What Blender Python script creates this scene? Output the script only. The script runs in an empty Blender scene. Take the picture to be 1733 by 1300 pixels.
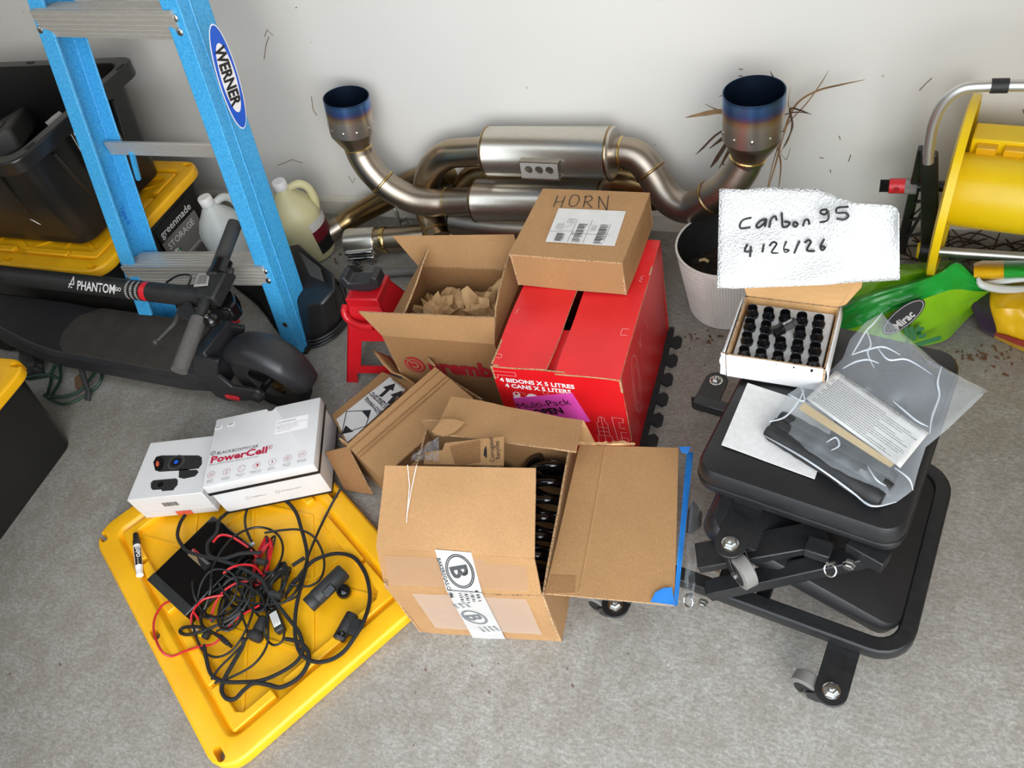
import bpy, bmesh, math, random
import numpy as np
from mathutils import Vector, Matrix, noise
random.seed(7)
S = bpy.context.scene
COL = S.collection
PI = math.pi
# ------------------------------------------------------------------ camera (stands at x=0, y=0, 1.5 m above the floor)
F_PX, CX, CY, HC = 1346.0, 866.5, 650.0, 1.5
def _rot():
    ray = lambda u, v: np.array([u-CX, v-CY, F_PX])
    d = ray(1259.4, 1824.5); up = -d/np.linalg.norm(d)
    n = np.cross(ray(340, 309), ray(1610, 375)); x = np.cross(n, up); x /= np.linalg.norm(x)
    if x[0] < 0: x = -x
    return np.array([x, np.cross(up, x), up])
RC = _rot()
cam_d = bpy.data.cameras.new('camera'); cam = bpy.data.objects.new('camera', cam_d); COL.objects.link(cam)
cam_d.sensor_fit = 'HORIZONTAL'; cam_d.sensor_width = 36.0; cam_d.lens = F_PX/1733*36.0; cam_d.clip_start = 0.02
cam.matrix_world = Matrix([[RC[i][0], -RC[i][1], -RC[i][2], (0, 0, HC)[i]] for i in range(3)] + [[0, 0, 0, 1]])
S.camera = cam
# ------------------------------------------------------------------ exposure, world, daylight
S.view_settings.view_transform = 'Standard'; S.view_settings.look = 'None'
S.view_settings.gamma = 1.0; S.view_settings.use_curve_mapping = False
S.view_settings.exposure = 0.0
W = bpy.data.worlds.new('sky'); S.world = W; W.use_nodes = True
W.node_tree.nodes['Background'].inputs[0].default_value = (0.78, 0.89, 1.0, 1)
W.node_tree.nodes['Background'].inputs[1].default_value = 2.9
def area(name, loc, target, sx, sy, power, col):
    l = bpy.data.lights.new(name, 'AREA'); l.shape = 'RECTANGLE'; l.size = sx; l.size_y = sy; l.energy = power; l.color = col
    o = bpy.data.objects.new(name, l); COL.objects.link(o); o.location = loc
    o.rotation_euler = (Vector(target)-Vector(loc)).to_track_quat('-Z', 'Y').to_euler(); return o
# daylight that comes in through the open garage door behind the camera
area('garage_door_daylight', (1.2, -2.1, 1.8), (-.9, 1.5, .5), 2.6, 2.2, 125, (1., .965, .92))

# ------------------------------------------------------------------ pixel -> place helpers (a real height or a real depth is always given)
def _ray(u, v): return RC @ np.array([u-CX, v-CY, F_PX])
def P(u, v, z=0.0):
    r = _ray(u, v); t = (z-HC)/r[2]; return Vector((r[0]*t, r[1]*t, z))
def D(u, v, y):
    r = _ray(u, v); t = y/r[1]; return Vector((r[0]*t, y, HC+r[2]*t))
def DX(u, v, x):
    r = _ray(u, v); t = x/r[0]; return Vector((x, r[1]*t, HC+r[2]*t))
def crop(ox, oy, k): return lambda x, y: (ox+x/k, oy+y/k)

# ------------------------------------------------------------------ materials
def lin(c):
    if isinstance(c, str): c = tuple(int(c[i:i+2], 16)/255 for i in (0, 2, 4))
    return tuple(x/12.92 if x <= .04045 else ((x+.055)/1.055)**2.4 for x in c) + (1,)
class NT:
    def __init__(s, name):
        s.m = bpy.data.materials.new(name); s.m.use_nodes = True; s.t = s.m.node_tree; s.b = s.t.nodes['Principled BSDF']
        s.tc = s.n('ShaderNodeTexCoord')
    def n(s, t, **k):
        o = s.t.nodes.new(t)
        for a, v in k.items():
            if a.startswith('i_'): o.inputs[int(a[2:])].default_value = v
            else: setattr(o, a, v)
        return o
    def l(s, a, b): s.t.links.new(a, b)
    def noise(s, scale, detail=3, rough=.6, stretch=None, coord='Object'):
        x = s.n('ShaderNodeTexNoise'); x.inputs['Scale'].default_value = scale; x.inputs['Detail'].default_value = detail; x.inputs['Roughness'].default_value = rough
        src = s.tc.outputs[coord]
        if stretch:
            mp = s.n('ShaderNodeMapping'); mp.inputs['Scale'].default_value = stretch; s.l(src, mp.inputs[0]); src = mp.outputs[0]
        s.l(src, x.inputs['Vector']); return x.outputs['Fac']
    def ramp(s, fac, stops):
        r = s.n('ShaderNodeValToRGB'); e = r.color_ramp.elements
        while len(e) < len(stops): e.new(.5)
        for q, (p, c) in zip(e, stops): q.position = p; q.color = lin(c) if not isinstance(c, (int, float)) else (c, c, c, 1)
        s.l(fac, r.inputs[0]); return r.outputs[0]
    def mix(s, fac, a, b, mode='MIX'):
        x = s.n('ShaderNodeMix', data_type='RGBA', blend_type=mode)
        for sock, v in ((x.inputs[0], fac), (x.inputs[6], a), (x.inputs[7], b)):
            if hasattr(v, 'node'): s.l(v, sock)
            elif sock == x.inputs[0]: sock.default_value = v
            else: sock.default_value = lin(v)
        return x.outputs[2]
    def bump(s, fac, strength, dist=.002):
        b = s.n('ShaderNodeBump'); b.inputs['Strength'].default_value = strength; b.inputs['Distance'].default_value = dist
        s.l(fac, b.inputs['Height']); s.l(b.outputs[0], s.b.inputs['Normal']); return b
    def col(s, c):
        if hasattr(c, 'node'): s.l(c, s.b.inputs['Base Color'])
        else: s.b.inputs['Base Color'].default_value = lin(c)
        return s
    def pr(s, rough=.5, metal=0.0, **k):
        s.b.inputs['Roughness'].default_value = rough; s.b.inputs['Metallic'].default_value = metal
        for a, v in k.items(): s.b.inputs[a.replace('_', ' ')].default_value = v
        return s
MAT = {}
def mk(name, c, rough=.5, metal=0., c2=None, scale=30, bump=0., bscale=200, bdist=.001, stretch=None, **k):
    q = NT(name)
    if c2: q.col(q.mix(q.ramp(q.noise(scale, 4, .6, stretch), [(.35, 0.), (.65, 1.)]), c, c2))
    else: q.col(c)
    if bump: q.bump(q.noise(bscale, 3, .6, stretch), bump, bdist)
    q.pr(rough, metal, **k); MAT[name] = q.m; return q.m

def concrete():
    q = NT('concrete')
    big = q.noise(2.2, 5, .65); mid = q.noise(21, 8, .72); fine = q.noise(190, 3, .7); grit = q.noise(75, 6, .75, (1, 2.2, 1))
    c = q.mix(q.ramp(big, [(.3, 0.), (.7, 1.)]), '9d988f', 'b1ada5')
    c = q.mix(q.ramp(mid, [(.40, 0.), (.60, 1.)]), '989186', c)
    c = q.mix(q.ramp(grit, [(.42, 0.), (.56, 1.)]), q.mix(.45, c, '6a655e'), c)
    c = q.mix(q.ramp(fine, [(.42, 0.), (.60, 1.)]), q.mix(.4, c, '6f6a63'), c)
    st = q.noise(3.4, 6, .62); c = q.mix(q.ramp(st, [(.58, 0.), (.75, .6)]), c, '7f7564')
    v = q.n('ShaderNodeTexVoronoi'); v.inputs['Scale'].default_value = 26; q.l(q.tc.outputs['Object'], v.inputs['Vector'])
    c = q.mix(q.ramp(v.outputs['Distance'], [(.02, .5), (.05, 0.)]), c, '4c453d')
    v2 = q.n('ShaderNodeTexVoronoi'); v2.inputs['Scale'].default_value = 17; q.l(q.tc.outputs['Object'], v2.inputs['Vector'])
    c = q.mix(q.ramp(v2.outputs['Distance'], [(.015, .5), (.05, 0.)]), c, 'c9c6be')
    q.col(c); q.bump(q.noise(60, 5, .7), .25, .004); q.pr(.58); q.b.inputs['Specular IOR Level'].default_value = .35
    MAT['concrete'] = q.m
concrete()
def plaster():
    q = NT('wall_paint'); c = q.mix(q.ramp(q.noise(1.3, 4, .5), [(.35, 0.), (.7, 1.)]), 'dbd8d2', 'd6d2ca')
    v = q.n('ShaderNodeTexVoronoi'); v.inputs['Scale'].default_value = 7; q.l(q.tc.outputs['Object'], v.inputs['Vector'])
    c = q.mix(q.ramp(v.outputs['Distance'], [(.015, .5), (.03, 0.)]), c, '8a7f70')
    q.col(c); q.bump(q.noise(120, 3, .5), .15, .001); q.pr(.6); MAT['wall_paint'] = q.m
plaster()
mk('bounce_brown', '8f7a60', .8, c2='9a8468', scale=3)  # brown picked to dim and warm the bounce off unseen surfaces
mk('trim_paint', 'd2cdc2', .45, c2='c4bcae', scale=9)
def cardboard(name, a, b, edge=False):
    q = NT(name); c = q.mix(q.ramp(q.noise(260, 3, .7), [(.35, 0.), (.65, 1.)]), a, b)
    c = q.mix(q.ramp(q.noise(7, 4, .6), [(.4, 0.), (.75, .45)]), c, q.mix(.5, a, '7c5c3c'))
    w = q.n('ShaderNodeTexWave'); w.inputs['Scale'].default_value = 55; w.inputs['Distortion'].default_value = .6; q.l(q.tc.outputs['Object'], w.inputs['Vector'])
    c = q.mix(q.ramp(w.outputs['Fac'], [(.0, .10), (.4, 0.)]), c, a); q.col(c)
    q.bump(q.noise(30, 4, .6), .25, .003); q.pr(.78); q.b.inputs['Specular IOR Level'].default_value = .25; MAT[name] = q.m
cardboard('cardboard', '9c754d', 'a98156'); cardboard('cardboard_light', 'a67e54', 'b38a5f'); cardboard('cardboard_dark', '8a6440', '986f47')
def edge_mat():
    q = NT('corrugated_edge'); v = q.n('ShaderNodeTexVoronoi'); v.inputs['Scale'].default_value = 260; q.l(q.tc.outputs['Object'], v.inputs['Vector'])
    q.col(q.mix(q.ramp(v.outputs['Distance'], [(.2, 0.), (.5, 1.)]), '6b4e33', 'b8946c')); q.pr(.85); MAT['corrugated_edge'] = q.m
edge_mat()
mk('kraft_paper', 'b08a5e', .8, c2='c09a6c', scale=14, bump=.3, bscale=60)
mk('red_carton', 'd81a20', .32, c2='c9141b', scale=5, bump=.18, bscale=22, bdist=.002)
mk('red_flap', 'e2282b', .36, c2='d51c22', scale=5, bump=.25, bscale=26, bdist=.003)
mk('white_card', 'd8d6d5', .42, c2='d2d0ce', scale=8)
mk('white_print', 'f0ecec', .5); mk('pink_print', 'f0a0a0', .5); mk('black_print', '151414', .5); mk('dark_red_print', 'a01a24', .55); mk('red_print', 'b4203c', .5)
mk('grey_print', '77706c', .6); mk('brown_print', '4e3a28', .7); mk('orange_print', 'd85a40', .5); mk('blue_print', '1557c8', .45); mk('green_print', '1c6a34', .4)
mk('label_white', 'd9d7d3', .5, c2='d0cdc8', scale=20); mk('magenta_label', 'e04cae', .5)
mk('yellow_plastic', 'f2b310', .38, c2='e8a80c', scale=12, bump=.12, bscale=380, bdist=.0006)
mk('reel_yellow', 'f0cc08', .35, c2='e8c106', scale=6)
mk('black_plastic', '1b1a1a', .38, c2='222121', scale=12, bump=.1, bscale=300); mk('tote_black', '181716', .32, c2='1f1d1c', scale=5)
mk('matte_black', '1d1d1d', .55, c2='252525', scale=40, bump=.15, bscale=400); mk('gloss_black', '0f0f10', .12)
mk('coil_black', '0e0e0f', .16, Coat_Weight=.6); mk('rubber', '171616', .75, c2='1f1e1d', scale=60); mk('dark_grey', '33322f', .6, c2='3a3835', scale=30)
mk('grip_grey', '4d4a47', .75, c2='57534f', scale=90, bump=.3, bscale=300); mk('vinyl', '1a1a1b', .34, c2='201f20', scale=4, bump=.35, bscale=420, bdist=.0008)
mk('frame_black', '171718', .36, c2='1f1f20', scale=60); mk('deck_rubber', '3a342d', .8, c2='2e2a26', scale=14, bump=.2, bscale=300)
mk('scooter_black', '222224', .42, c2='29292b', scale=10)
mk('aluminium', 'd2cec6', .42, .55, c2='c2bdb3', scale=30, stretch=(1, 12, 40), bump=.15, bscale=60, bdist=.0005); mk('chrome', 'd8d8d6', .14, 1.); mk('zinc', 'b9b9b4', .3, 1.)
mk('tube_alu', 'd4d2cc', .38, .9); mk('red_paint', 'b8121c', .3, c2='c21822', scale=10); mk('red_plastic', 'c8232b', .4); mk('grey_plastic', '77736e', .55)
mk('muffler_steel', 'd6d1c6', .3, .95, c2='c6bfb3', scale=18, stretch=(2, 60, 60), bump=.12, bscale=90, bdist=.0004)
mk('pipe_steel', 'ac9f8d', .3, 1., c2='b49a74', scale=7, bump=.1, bscale=70, bdist=.0005); mk('pipe_grey', 'a0968b', .36, 1., c2='b3a28c', scale=6, bump=.2, bscale=60)
mk('pipe_bronze', 'a58c62', .3, 1., c2='84694a', scale=6); mk('weld', 'd6b878', .25, 1., bump=.6, bscale=160)
mk('hole_shade', '0c0b0b', .7); mk('paper_towel', 'dddcda', .9, c2='d6d4d2', scale=30)  # the black here paints the shade inside small holes
mk('foam_white', 'd3d1ce', .9, c2='cac7c3', scale=90, bump=.3, bscale=240); mk('card_tan', 'c99a63', .75, c2='d3a772', scale=40, stretch=(1, 30, 1))
mk('pot_plastic', 'd9d3ca', .5); mk('soil', '1c1612', .95, c2='382a1f', scale=60, bump=.8, bscale=70, bdist=.01); mk('dry_leaf', '6e5236', .8, c2='8c6d48', scale=20); mk('dry_leaf_dark', '4a3424', .8)
mk('bag_green', '1fa038', .26, c2='178a2e', scale=8, bump=.3, bscale=16, bdist=.004); mk('bag_lime', '86bf1d', .28, c2='74ae18', scale=7, bump=.3, bscale=16, bdist=.004)
mk('bag_yellow', 'e4b414', .3, c2='d9a010', scale=6, bump=.3, bscale=18, bdist=.004); mk('bag_purple', '3c2842', .3, c2='241d24', scale=7, bump=.3, bscale=18); mk('bag_red', 'b03024', .3); mk('bag_white', 'cfd2d0', .3)
mk('cord_green', '1f3a2a', .5); mk('cable_black', '121212', .42); mk('cable_red', 'b81820', .35); mk('braid', '161616', .8, bump=.8, bscale=500, bdist=.002)
mk('tape_blue', '1f74c8', .55, c2='2a82d2', scale=20); mk('jug_label_red', '6a1220', .45); mk('tape_grey', 'b9b6b4', .35, c2='c6c3c0', scale=12); mk('saddle_black', '242426', .42)
mk('foam_mat', '232324', .85, bump=.5, bscale=180, bdist=.002); mk('sand', 'cbb07c', .8); mk('leaf_litter', '6a4c34', .9)
def fibreglass():
    q = NT('blue_fibreglass'); n = q.noise(420, 2, .6, (1, 1, .35)); c = q.mix(q.ramp(n, [(.36, 0.), (.68, 1.)]), '2f8fca', '52b4e4')
    q.col(c); q.bump(q.noise(300, 2, .5), .15, .0008); q.pr(.38); MAT['blue_fibreglass'] = q.m
fibreglass()
def titanium():
    q = NT('burnt_titanium'); sx = q.n('ShaderNodeSeparateXYZ'); q.l(q.tc.outputs['UV'], sx.inputs[0])
    c = q.ramp(sx.outputs[1], [(0., 'aaa297'), (.45, 'b9aea0'), (.58, 'b39672'), (.67, '7d6c88'), (.76, '5470ae'), (.9, '557fb2'), (1., '33435c')])
    q.col(c); q.pr(.3, .85); q.bump(q.noise(90, 2, .5), .08, .0005); MAT['burnt_titanium'] = q.m
titanium()
def clear(name, tint, alpha, rough=.08, bscale=16, bstr=.6):
    q = NT(name); t = q.t; out = t.nodes['Material Output']
    tr = q.n('ShaderNodeBsdfTransparent'); tr.inputs[0].default_value = tint; mx = q.n('ShaderNodeMixShader'); lw = q.n('ShaderNodeLayerWeight')
    b = q.bump(q.noise(bscale, 1.0, .4), bstr, .004); q.l(b.outputs[0], lw.inputs['Normal'])
    pw = q.n('ShaderNodeMath', operation='POWER'); pw.inputs[1].default_value = 3.; q.l(lw.outputs['Facing'], pw.inputs[0])
    ad = q.n('ShaderNodeMath', operation='MULTIPLY_ADD', use_clamp=True); ad.inputs[1].default_value = .6; ad.inputs[2].default_value = alpha; q.l(pw.outputs[0], ad.inputs[0])
    q.pr(rough); q.b.inputs['Base Color'].default_value = lin('e4eaf0'); q.b.inputs['Specular IOR Level'].default_value = 1.; q.l(ad.outputs[0], mx.inputs[0]); q.l(tr.outputs[0], mx.inputs[1]); q.l(q.b.outputs[0], mx.inputs[2]); q.l(mx.outputs[0], out.inputs[0])
    MAT[name] = q.m
clear('clear_plastic', (.98, .985, .99, 1), .13, .12, 26, .8); clear('fold_glint', (.98, .985, .99, 1), .42, .1, 30, .4); clear('clear_tape', (.95, .93, .9, 1), .045, .3, 40, .2)
def towel_bump():
    q = NT('paper_towel'); q.col('cdccca'); v = q.n('ShaderNodeTexVoronoi'); v.inputs['Scale'].default_value = 250; q.l(q.tc.outputs['Object'], v.inputs['Vector']); q.bump(v.outputs['Distance'], .8, .003); q.pr(.9); MAT['paper_towel'] = q.m
towel_bump()
def jug_mat(name, c):
    q = NT(name); q.col(c); q.pr(.4); q.b.inputs['Subsurface Weight'].default_value = .6; q.b.inputs['Subsurface Radius'].default_value = (.03, .03, .02); q.b.inputs['Subsurface Scale'].default_value = .5
    MAT[name] = q.m
jug_mat('jug_white', 'cfd2cf'); jug_mat('jug_yellow', 'd6cfa2')

# ------------------------------------------------------------------ building helpers
def V(*a): return Vector(a)
class Fr:                                    # a local frame: f(x, y, z) -> world
    def __init__(s, o, ex, ey=None, ez=None):
        s.o = Vector(o); s.ex = Vector(ex).normalized()
        if ez is not None and ey is None: s.ez = Vector(ez).normalized(); s.ey = s.ez.cross(s.ex).normalized()
        else:
            ey = Vector(ey) if ey is not None else Vector((0, 0, 1)).cross(s.ex)
            s.ey = (ey - s.ex*ey.dot(s.ex)).normalized(); s.ez = s.ex.cross(s.ey)
        s.ez = s.ex.cross(s.ey)
    def __call__(s, x, y, z=0.0): return s.o + s.ex*x + s.ey*y + s.ez*z
    def at(s, x, y, z=0.0): return Fr(s(x, y, z), s.ex, s.ey)
WORLD = Fr((0, 0, 0), (1, 0, 0), (0, 1, 0))
def yawf(o, deg): a = math.radians(deg); return Fr(o, (math.cos(a), math.sin(a), 0), (-math.sin(a), math.cos(a), 0))

class MB:
    def __init__(s): s.b = bmesh.new(); s.mi = 0; s.uv = None
    def face(s, vs, mi=None):
        try:
            f = s.b.faces.new(vs); f.material_index = s.mi if mi is None else mi; return f
        except ValueError: return None
    def v(s, p): return s.b.verts.new(p)
    def hexa(s, p):                          # 8 points: 4 bottom, 4 top
        v = [s.v(q) for q in p]
        for f in ((3, 2, 1, 0), (4, 5, 6, 7), (0, 1, 5, 4), (1, 2, 6, 5), (2, 3, 7, 6), (3, 0, 4, 7)): s.face([v[i] for i in f])
        return s
    def box(s, f, x0, x1, y0, y1, z0, z1, tx=0, ty=0):   # tx, ty: inset of the bottom (taper)
        return s.hexa([f(x0+tx, y0+ty, z0), f(x1-tx, y0+ty, z0), f(x1-tx, y1-ty, z0), f(x0+tx, y1-ty, z0), f(x0, y0, z1), f(x1, y0, z1), f(x1, y1, z1), f(x0, y1, z1)])
    def prism(s, pts, off, mi_side=None):    # polygon extruded by a vector
        off = Vector(off); a = [s.v(p) for p in pts]; b = [s.v(Vector(p)+off) for p in pts]; n = len(pts)
        s.face(a[::-1]); s.face(b)
        for i in range(n): s.face([a[i], a[(i+1) % n], b[(i+1) % n], b[i]], mi_side)
        return s
    def loft(s, rings, closed=True, cap=True):
        R = [[s.v(p) for p in r] for r in rings]; n = len(R[0])
        for a, b in zip(R, R[1:]):
            for i in range(n if closed else n-1): s.face([a[i], a[(i+1) % n], b[(i+1) % n], b[i]])
        if cap and closed: s.face(R[0][::-1]); s.face(R[-1])
        return s
    def tube(s, pts, r, n=10, cap=True, smooth_n=0, closed=False):
        pts = [Vector(p) for p in pts]
        rr = r if isinstance(r, (list, tuple)) else [r]*len(pts)
        if smooth_n: pts, rr = spline(pts, rr, smooth_n, closed)
        m = len(pts); rings = []; nrm = None
        for i, p in enumerate(pts):
            if closed: t = pts[(i+1) % m]-pts[i-1]
            else: t = pts[min(i+1, m-1)]-pts[max(i-1, 0)]
            if t.length < 1e-9: t = Vector((0, 0, 1))
            t.normalize()
            if nrm is None: nrm = t.orthogonal().normalized()
            nrm = nrm - t*nrm.dot(t)
            nrm = nrm.normalized() if nrm.length > 1e-6 else t.orthogonal().normalized()
            bi = t.cross(nrm)
            rings.append([p+(nrm*math.cos(2*PI*k/n)+bi*math.sin(2*PI*k/n))*rr[i] for k in range(n)])
        if closed: rings.append(rings[0]); return s.loft(rings, True, False)
        return s.loft(rings, True, cap)
    def lathe(s, f, prof, n=28, axis='z', cap=True):     # prof: (r, h) list, about f's z (or x/y) axis
        rings = []
        for r, h in prof:
            r = max(r, 1e-5); ring = []
            for k in range(n):
                c, q = math.cos(2*PI*k/n)*r, math.sin(2*PI*k/n)*r
                ring.append(f(c, q, h) if axis == 'z' else f(h, c, q) if axis == 'x' else f(q, h, c))
            rings.append(ring)
        return s.loft(rings, True, cap)
    def cyl(s, a, b, r, n=16, r2=None):
        return s.tube([a, b], [r, r if r2 is None else r2], n)
    def grid(s, fn, nu, nv, mi=None):
        g = [[s.v(fn(i/nu, j/nv)) for j in range(nv+1)] for i in range(nu+1)]
        for i in range(nu):
            for j in range(nv): s.face([g[i][j], g[i+1][j], g[i+1][j+1], g[i][j+1]], mi)
        return g
    def sheet(s, c, th, nu=1, nv=1, amp=0., freq=6., seed=0, bow=0.):   # thick 4-corner sheet c = (00, 10, 11, 01); thickness to the back of its normal
        c = [Vector(q) for q in c]; nm = (c[1]-c[0]).cross(c[3]-c[0]).normalized()
        def base(u, v):
            p = (c[0]*(1-u)+c[1]*u)*(1-v)+(c[3]*(1-u)+c[2]*u)*v
            if amp: p = p+nm*amp*noise.noise(p*freq+Vector((seed, seed*2.3, 0)))
            if bow: p = p+nm*bow*math.sin(PI*u)*math.sin(PI*v)
            return p
        A = [[s.v(base(i/nu, j/nv)) for j in range(nv+1)] for i in range(nu+1)]
        B = [[s.v(base(i/nu, j/nv)-nm*th) for j in range(nv+1)] for i in range(nu+1)]
        for i in range(nu):
            for j in range(nv):
                s.face([A[i][j], A[i+1][j], A[i+1][j+1], A[i][j+1]], 0); s.face([B[i][j+1], B[i+1][j+1], B[i+1][j], B[i][j]], 0)
        for i in range(nu): s.face([A[i+1][0], A[i][0], B[i][0], B[i+1][0]], 1); s.face([A[i][nv], A[i+1][nv], B[i+1][nv], B[i][nv]], 1)
        for j in range(nv): s.face([A[0][j], A[0][j+1], B[0][j+1], B[0][j]], 1); s.face([A[nu][j+1], A[nu][j], B[nu][j], B[nu][j+1]], 1)
        return s
    def build(s, name, mat, parent=None, smooth=None, bevel=0, sub=0, bseg=2, recalc=True):
        if recalc: bmesh.ops.recalc_face_normals(s.b, faces=s.b.faces[:])
        me = bpy.data.meshes.new(name); base = Vector((0, 0, 0))
        if parent is not None:
            q = parent
            while q is not None: base += q.location; q = q.parent
        else:
            zs = [v.co.z for v in s.b.verts]; base = sum((v.co for v in s.b.verts), Vector())/max(1, len(s.b.verts)); base.z = min(zs)
        for v in s.b.verts: v.co -= base
        s.b.to_mesh(me); s.b.free()
        for m in (mat if isinstance(mat, (list, tuple)) else [mat]): me.materials.append(MAT[m])
        o = bpy.data.objects.new(name, me); COL.objects.link(o)
        if parent is not None: o.parent = parent
        else: o.location = base
        if bevel:
            md = o.modifiers.new('bevel', 'BEVEL'); md.width = bevel; md.segments = bseg; md.limit_method = 'ANGLE'; md.angle_limit = math.radians(35)
        if sub:
            md = o.modifiers.new('sub', 'SUBSURF'); md.levels = sub; md.render_levels = sub
        if smooth is None: smooth = True
        if smooth:
            for p in me.polygons: p.use_smooth = True
            me.set_sharp_from_angle(angle=math.radians(38))
        return o
def spline(pts, rr, n, closed=False):
    m = len(pts); P2 = []; R2 = []
    for i in range(m if closed else m-1):
        if closed: p = [pts[(i+k) % m] for k in (-1, 0, 1, 2)]
        else: p = [pts[max(i-1, 0)], pts[i], pts[i+1], pts[min(i+2, m-1)]]
        for k in range(n):
            t = k/n
            P2.append(.5*((2*p[1])+(-p[0]+p[2])*t+(2*p[0]-5*p[1]+4*p[2]-p[3])*t*t+(-p[0]+3*p[1]-3*p[2]+p[3])*t**3))
            R2.append(rr[i]*(1-t)+rr[(i+1) % m]*t)
    if not closed: P2.append(pts[-1]); R2.append(rr[-1])
    return P2, R2
def tag(o, label=None, cat=None, group=None, kind=None):
    if label: o['label'] = label
    if cat: o['category'] = cat
    if group: o['group'] = group
    if kind: o['kind'] = kind
    return o
def thing(name, loc, label, cat, group=None):
    o = bpy.data.objects.new(name, None); o.empty_display_size = .05; COL.objects.link(o); o.location = loc
    return tag(o, label, cat, group)
def struct(o): o['kind'] = 'structure'; return o
def rrect(w, d, r, n=5):                     # rounded rectangle outline centred on 0
    pts = []
    for cx, cy, a0 in ((w/2-r, d/2-r, 0), (-w/2+r, d/2-r, 90), (-w/2+r, -d/2+r, 180), (w/2-r, -d/2+r, 270)):
        for k in range(n+1):
            a = math.radians(a0+90*k/n); pts.append((cx+r*math.cos(a), cy+r*math.sin(a)))
    return pts
def cut(o, cutter):                          # boolean difference, applied at once
    md = o.modifiers.new('cut', 'BOOLEAN'); md.object = cutter; md.operation = 'DIFFERENCE'; md.solver = 'EXACT'
    bpy.context.view_layer.update()
    me = bpy.data.meshes.new_from_object(o.evaluated_get(bpy.context.evaluated_depsgraph_get()))
    o.modifiers.clear(); old = o.data; o.data = me; bpy.data.meshes.remove(old); bpy.data.objects.remove(cutter)
    for p in me.polygons: p.use_smooth = True
    me.set_sharp_from_angle(angle=math.radians(30))
    return o
_fc = {}
def text(s, fr, size, mat, parent, name='lettering', bold=0., sx=1., shear=0., align='LEFT', th=.0004, lines=1.0):
    """flat lettering lying in fr's xy plane, standing th proud of it"""
    cu = bpy.data.curves.new('t', 'FONT'); cu.body = s; cu.size = size; cu.offset = bold*size; cu.shear = shear; cu.align_x = align; cu.resolution_u = 2; cu.space_line = lines
    tmp = bpy.data.objects.new('t', cu); COL.objects.link(tmp); bpy.context.view_layer.update()
    me = bpy.data.meshes.new_from_object(tmp.evaluated_get(bpy.context.evaluated_depsgraph_get()))
    bpy.data.objects.remove(tmp); bpy.data.curves.remove(cu)
    m = MB(); m.b.from_mesh(me); bpy.data.meshes.remove(me)
    for v in m.b.verts: v.co = fr(v.co.x*sx, v.co.y, th)
    return m.build(name, mat, parent, smooth=False, recalc=False)
def strokes(lst, fr, w, mat, parent, name, th=.0005):   # handwriting / line art: polylines as flat ribbons in fr's plane
    m = MB()
    for pl in lst:
        pl = [Vector((a[0], a[1])) for a in pl]
        for a, b in zip(pl, pl[1:]):
            d = (b-a)
            if d.length < 1e-7: continue
            d.normalize(); q = Vector((-d.y, d.x))*w/2; a2 = a-d*w*.35; b2 = b+d*w*.35
            m.face([m.v(fr(p.x, p.y, th)) for p in (a2-q, b2-q, b2+q, a2+q)])
    return m.build(name, mat, parent, smooth=False, recalc=False)
def circ(cx, cy, r, n=20, ry=None, a0=0, a1=360): return [(cx+r*math.cos(math.radians(a0+(a1-a0)*k/n)), cy+(ry or r)*math.sin(math.radians(a0+(a1-a0)*k/n))) for k in range(n+1)]
def patch(fr, pts, mat, parent, name, th=.0004):        # flat printed shape or sticker in fr's plane
    m = MB(); m.prism([fr(x, y, .0001) for x, y in pts], fr.ez*th); return m.build(name, mat, parent, smooth=False)
def rect(x0, x1, y0, y1): return [(x0, y0), (x1, y0), (x1, y1), (x0, y1)]
def bars(fr, x0, x1, y0, y1, n, mat, parent, name='barcode', vert=True, seed=1):
    rnd = random.Random(seed); m = MB(); x = 0
    for k in range(n):
        a = (k+.1*rnd.random())/n; b = a+(.25+.5*rnd.random())/n
        if vert: q = rect(x0+(x1-x0)*a, x0+(x1-x0)*b, y0, y1)
        else: q = rect(x0, x0+(x1-x0)*(.6+.4*rnd.random()), y0+(y1-y0)*a, y0+(y1-y0)*b)
        m.face([m.v(fr(p[0], p[1], .0008)) for p in q])
    return m.build(name, mat, parent, smooth=False, recalc=False)
def quadframe(c00, c10, c01): return Fr(c00, c10-c00, c01-c00)
# ================================================================== THE SETTING
m = MB(); m.box(WORLD, -6, 5.0, -6, 2.3, -.12, 0); floor = struct(m.build('floor', 'concrete', smooth=False))
WF = Fr((0, 1.787, 0), (1, .0175, 0))
m = MB(); m.box(WF, -4.6, 3.4, 0, .12, -.05, 2.75); wall_back = struct(m.build('wall_back', 'wall_paint', smooth=False))
m = MB(); m.prism([WF(-4.4, y, z) for y, z in ((-.001, 0), (-.016, 0), (-.016, .055), (-.011, .063), (-.006, .068), (-.001, .07))], WF.ex*7.6)
struct(m.build('baseboard_back', 'trim_paint', smooth=False))
m = MB(); m.box(WORLD, -4.3, -4.2, -.4, 1.7, -.05, 2.75); struct(m.build('wall_left', 'wall_paint', smooth=False))
m = MB(); m.box(WORLD, .58, .68, .46, 1.8, -.05, 2.75); struct(m.build('light_block_right', 'bounce_brown', smooth=False))  # unseen slab added to shade the floor and wall by the reel
m = MB(); m.box(WORLD, -4.3, .72, .3, 1.95, 2.45, 2.55); struct(m.build('ceiling', 'bounce_brown', smooth=False))
m = MB(); m.box(WORLD, -4.3, -1.2, -.45, -.35, -.05, 2.65); struct(m.build('light_block_front', 'bounce_brown', smooth=False))  # unseen slab added to block sky light on the left
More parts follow.
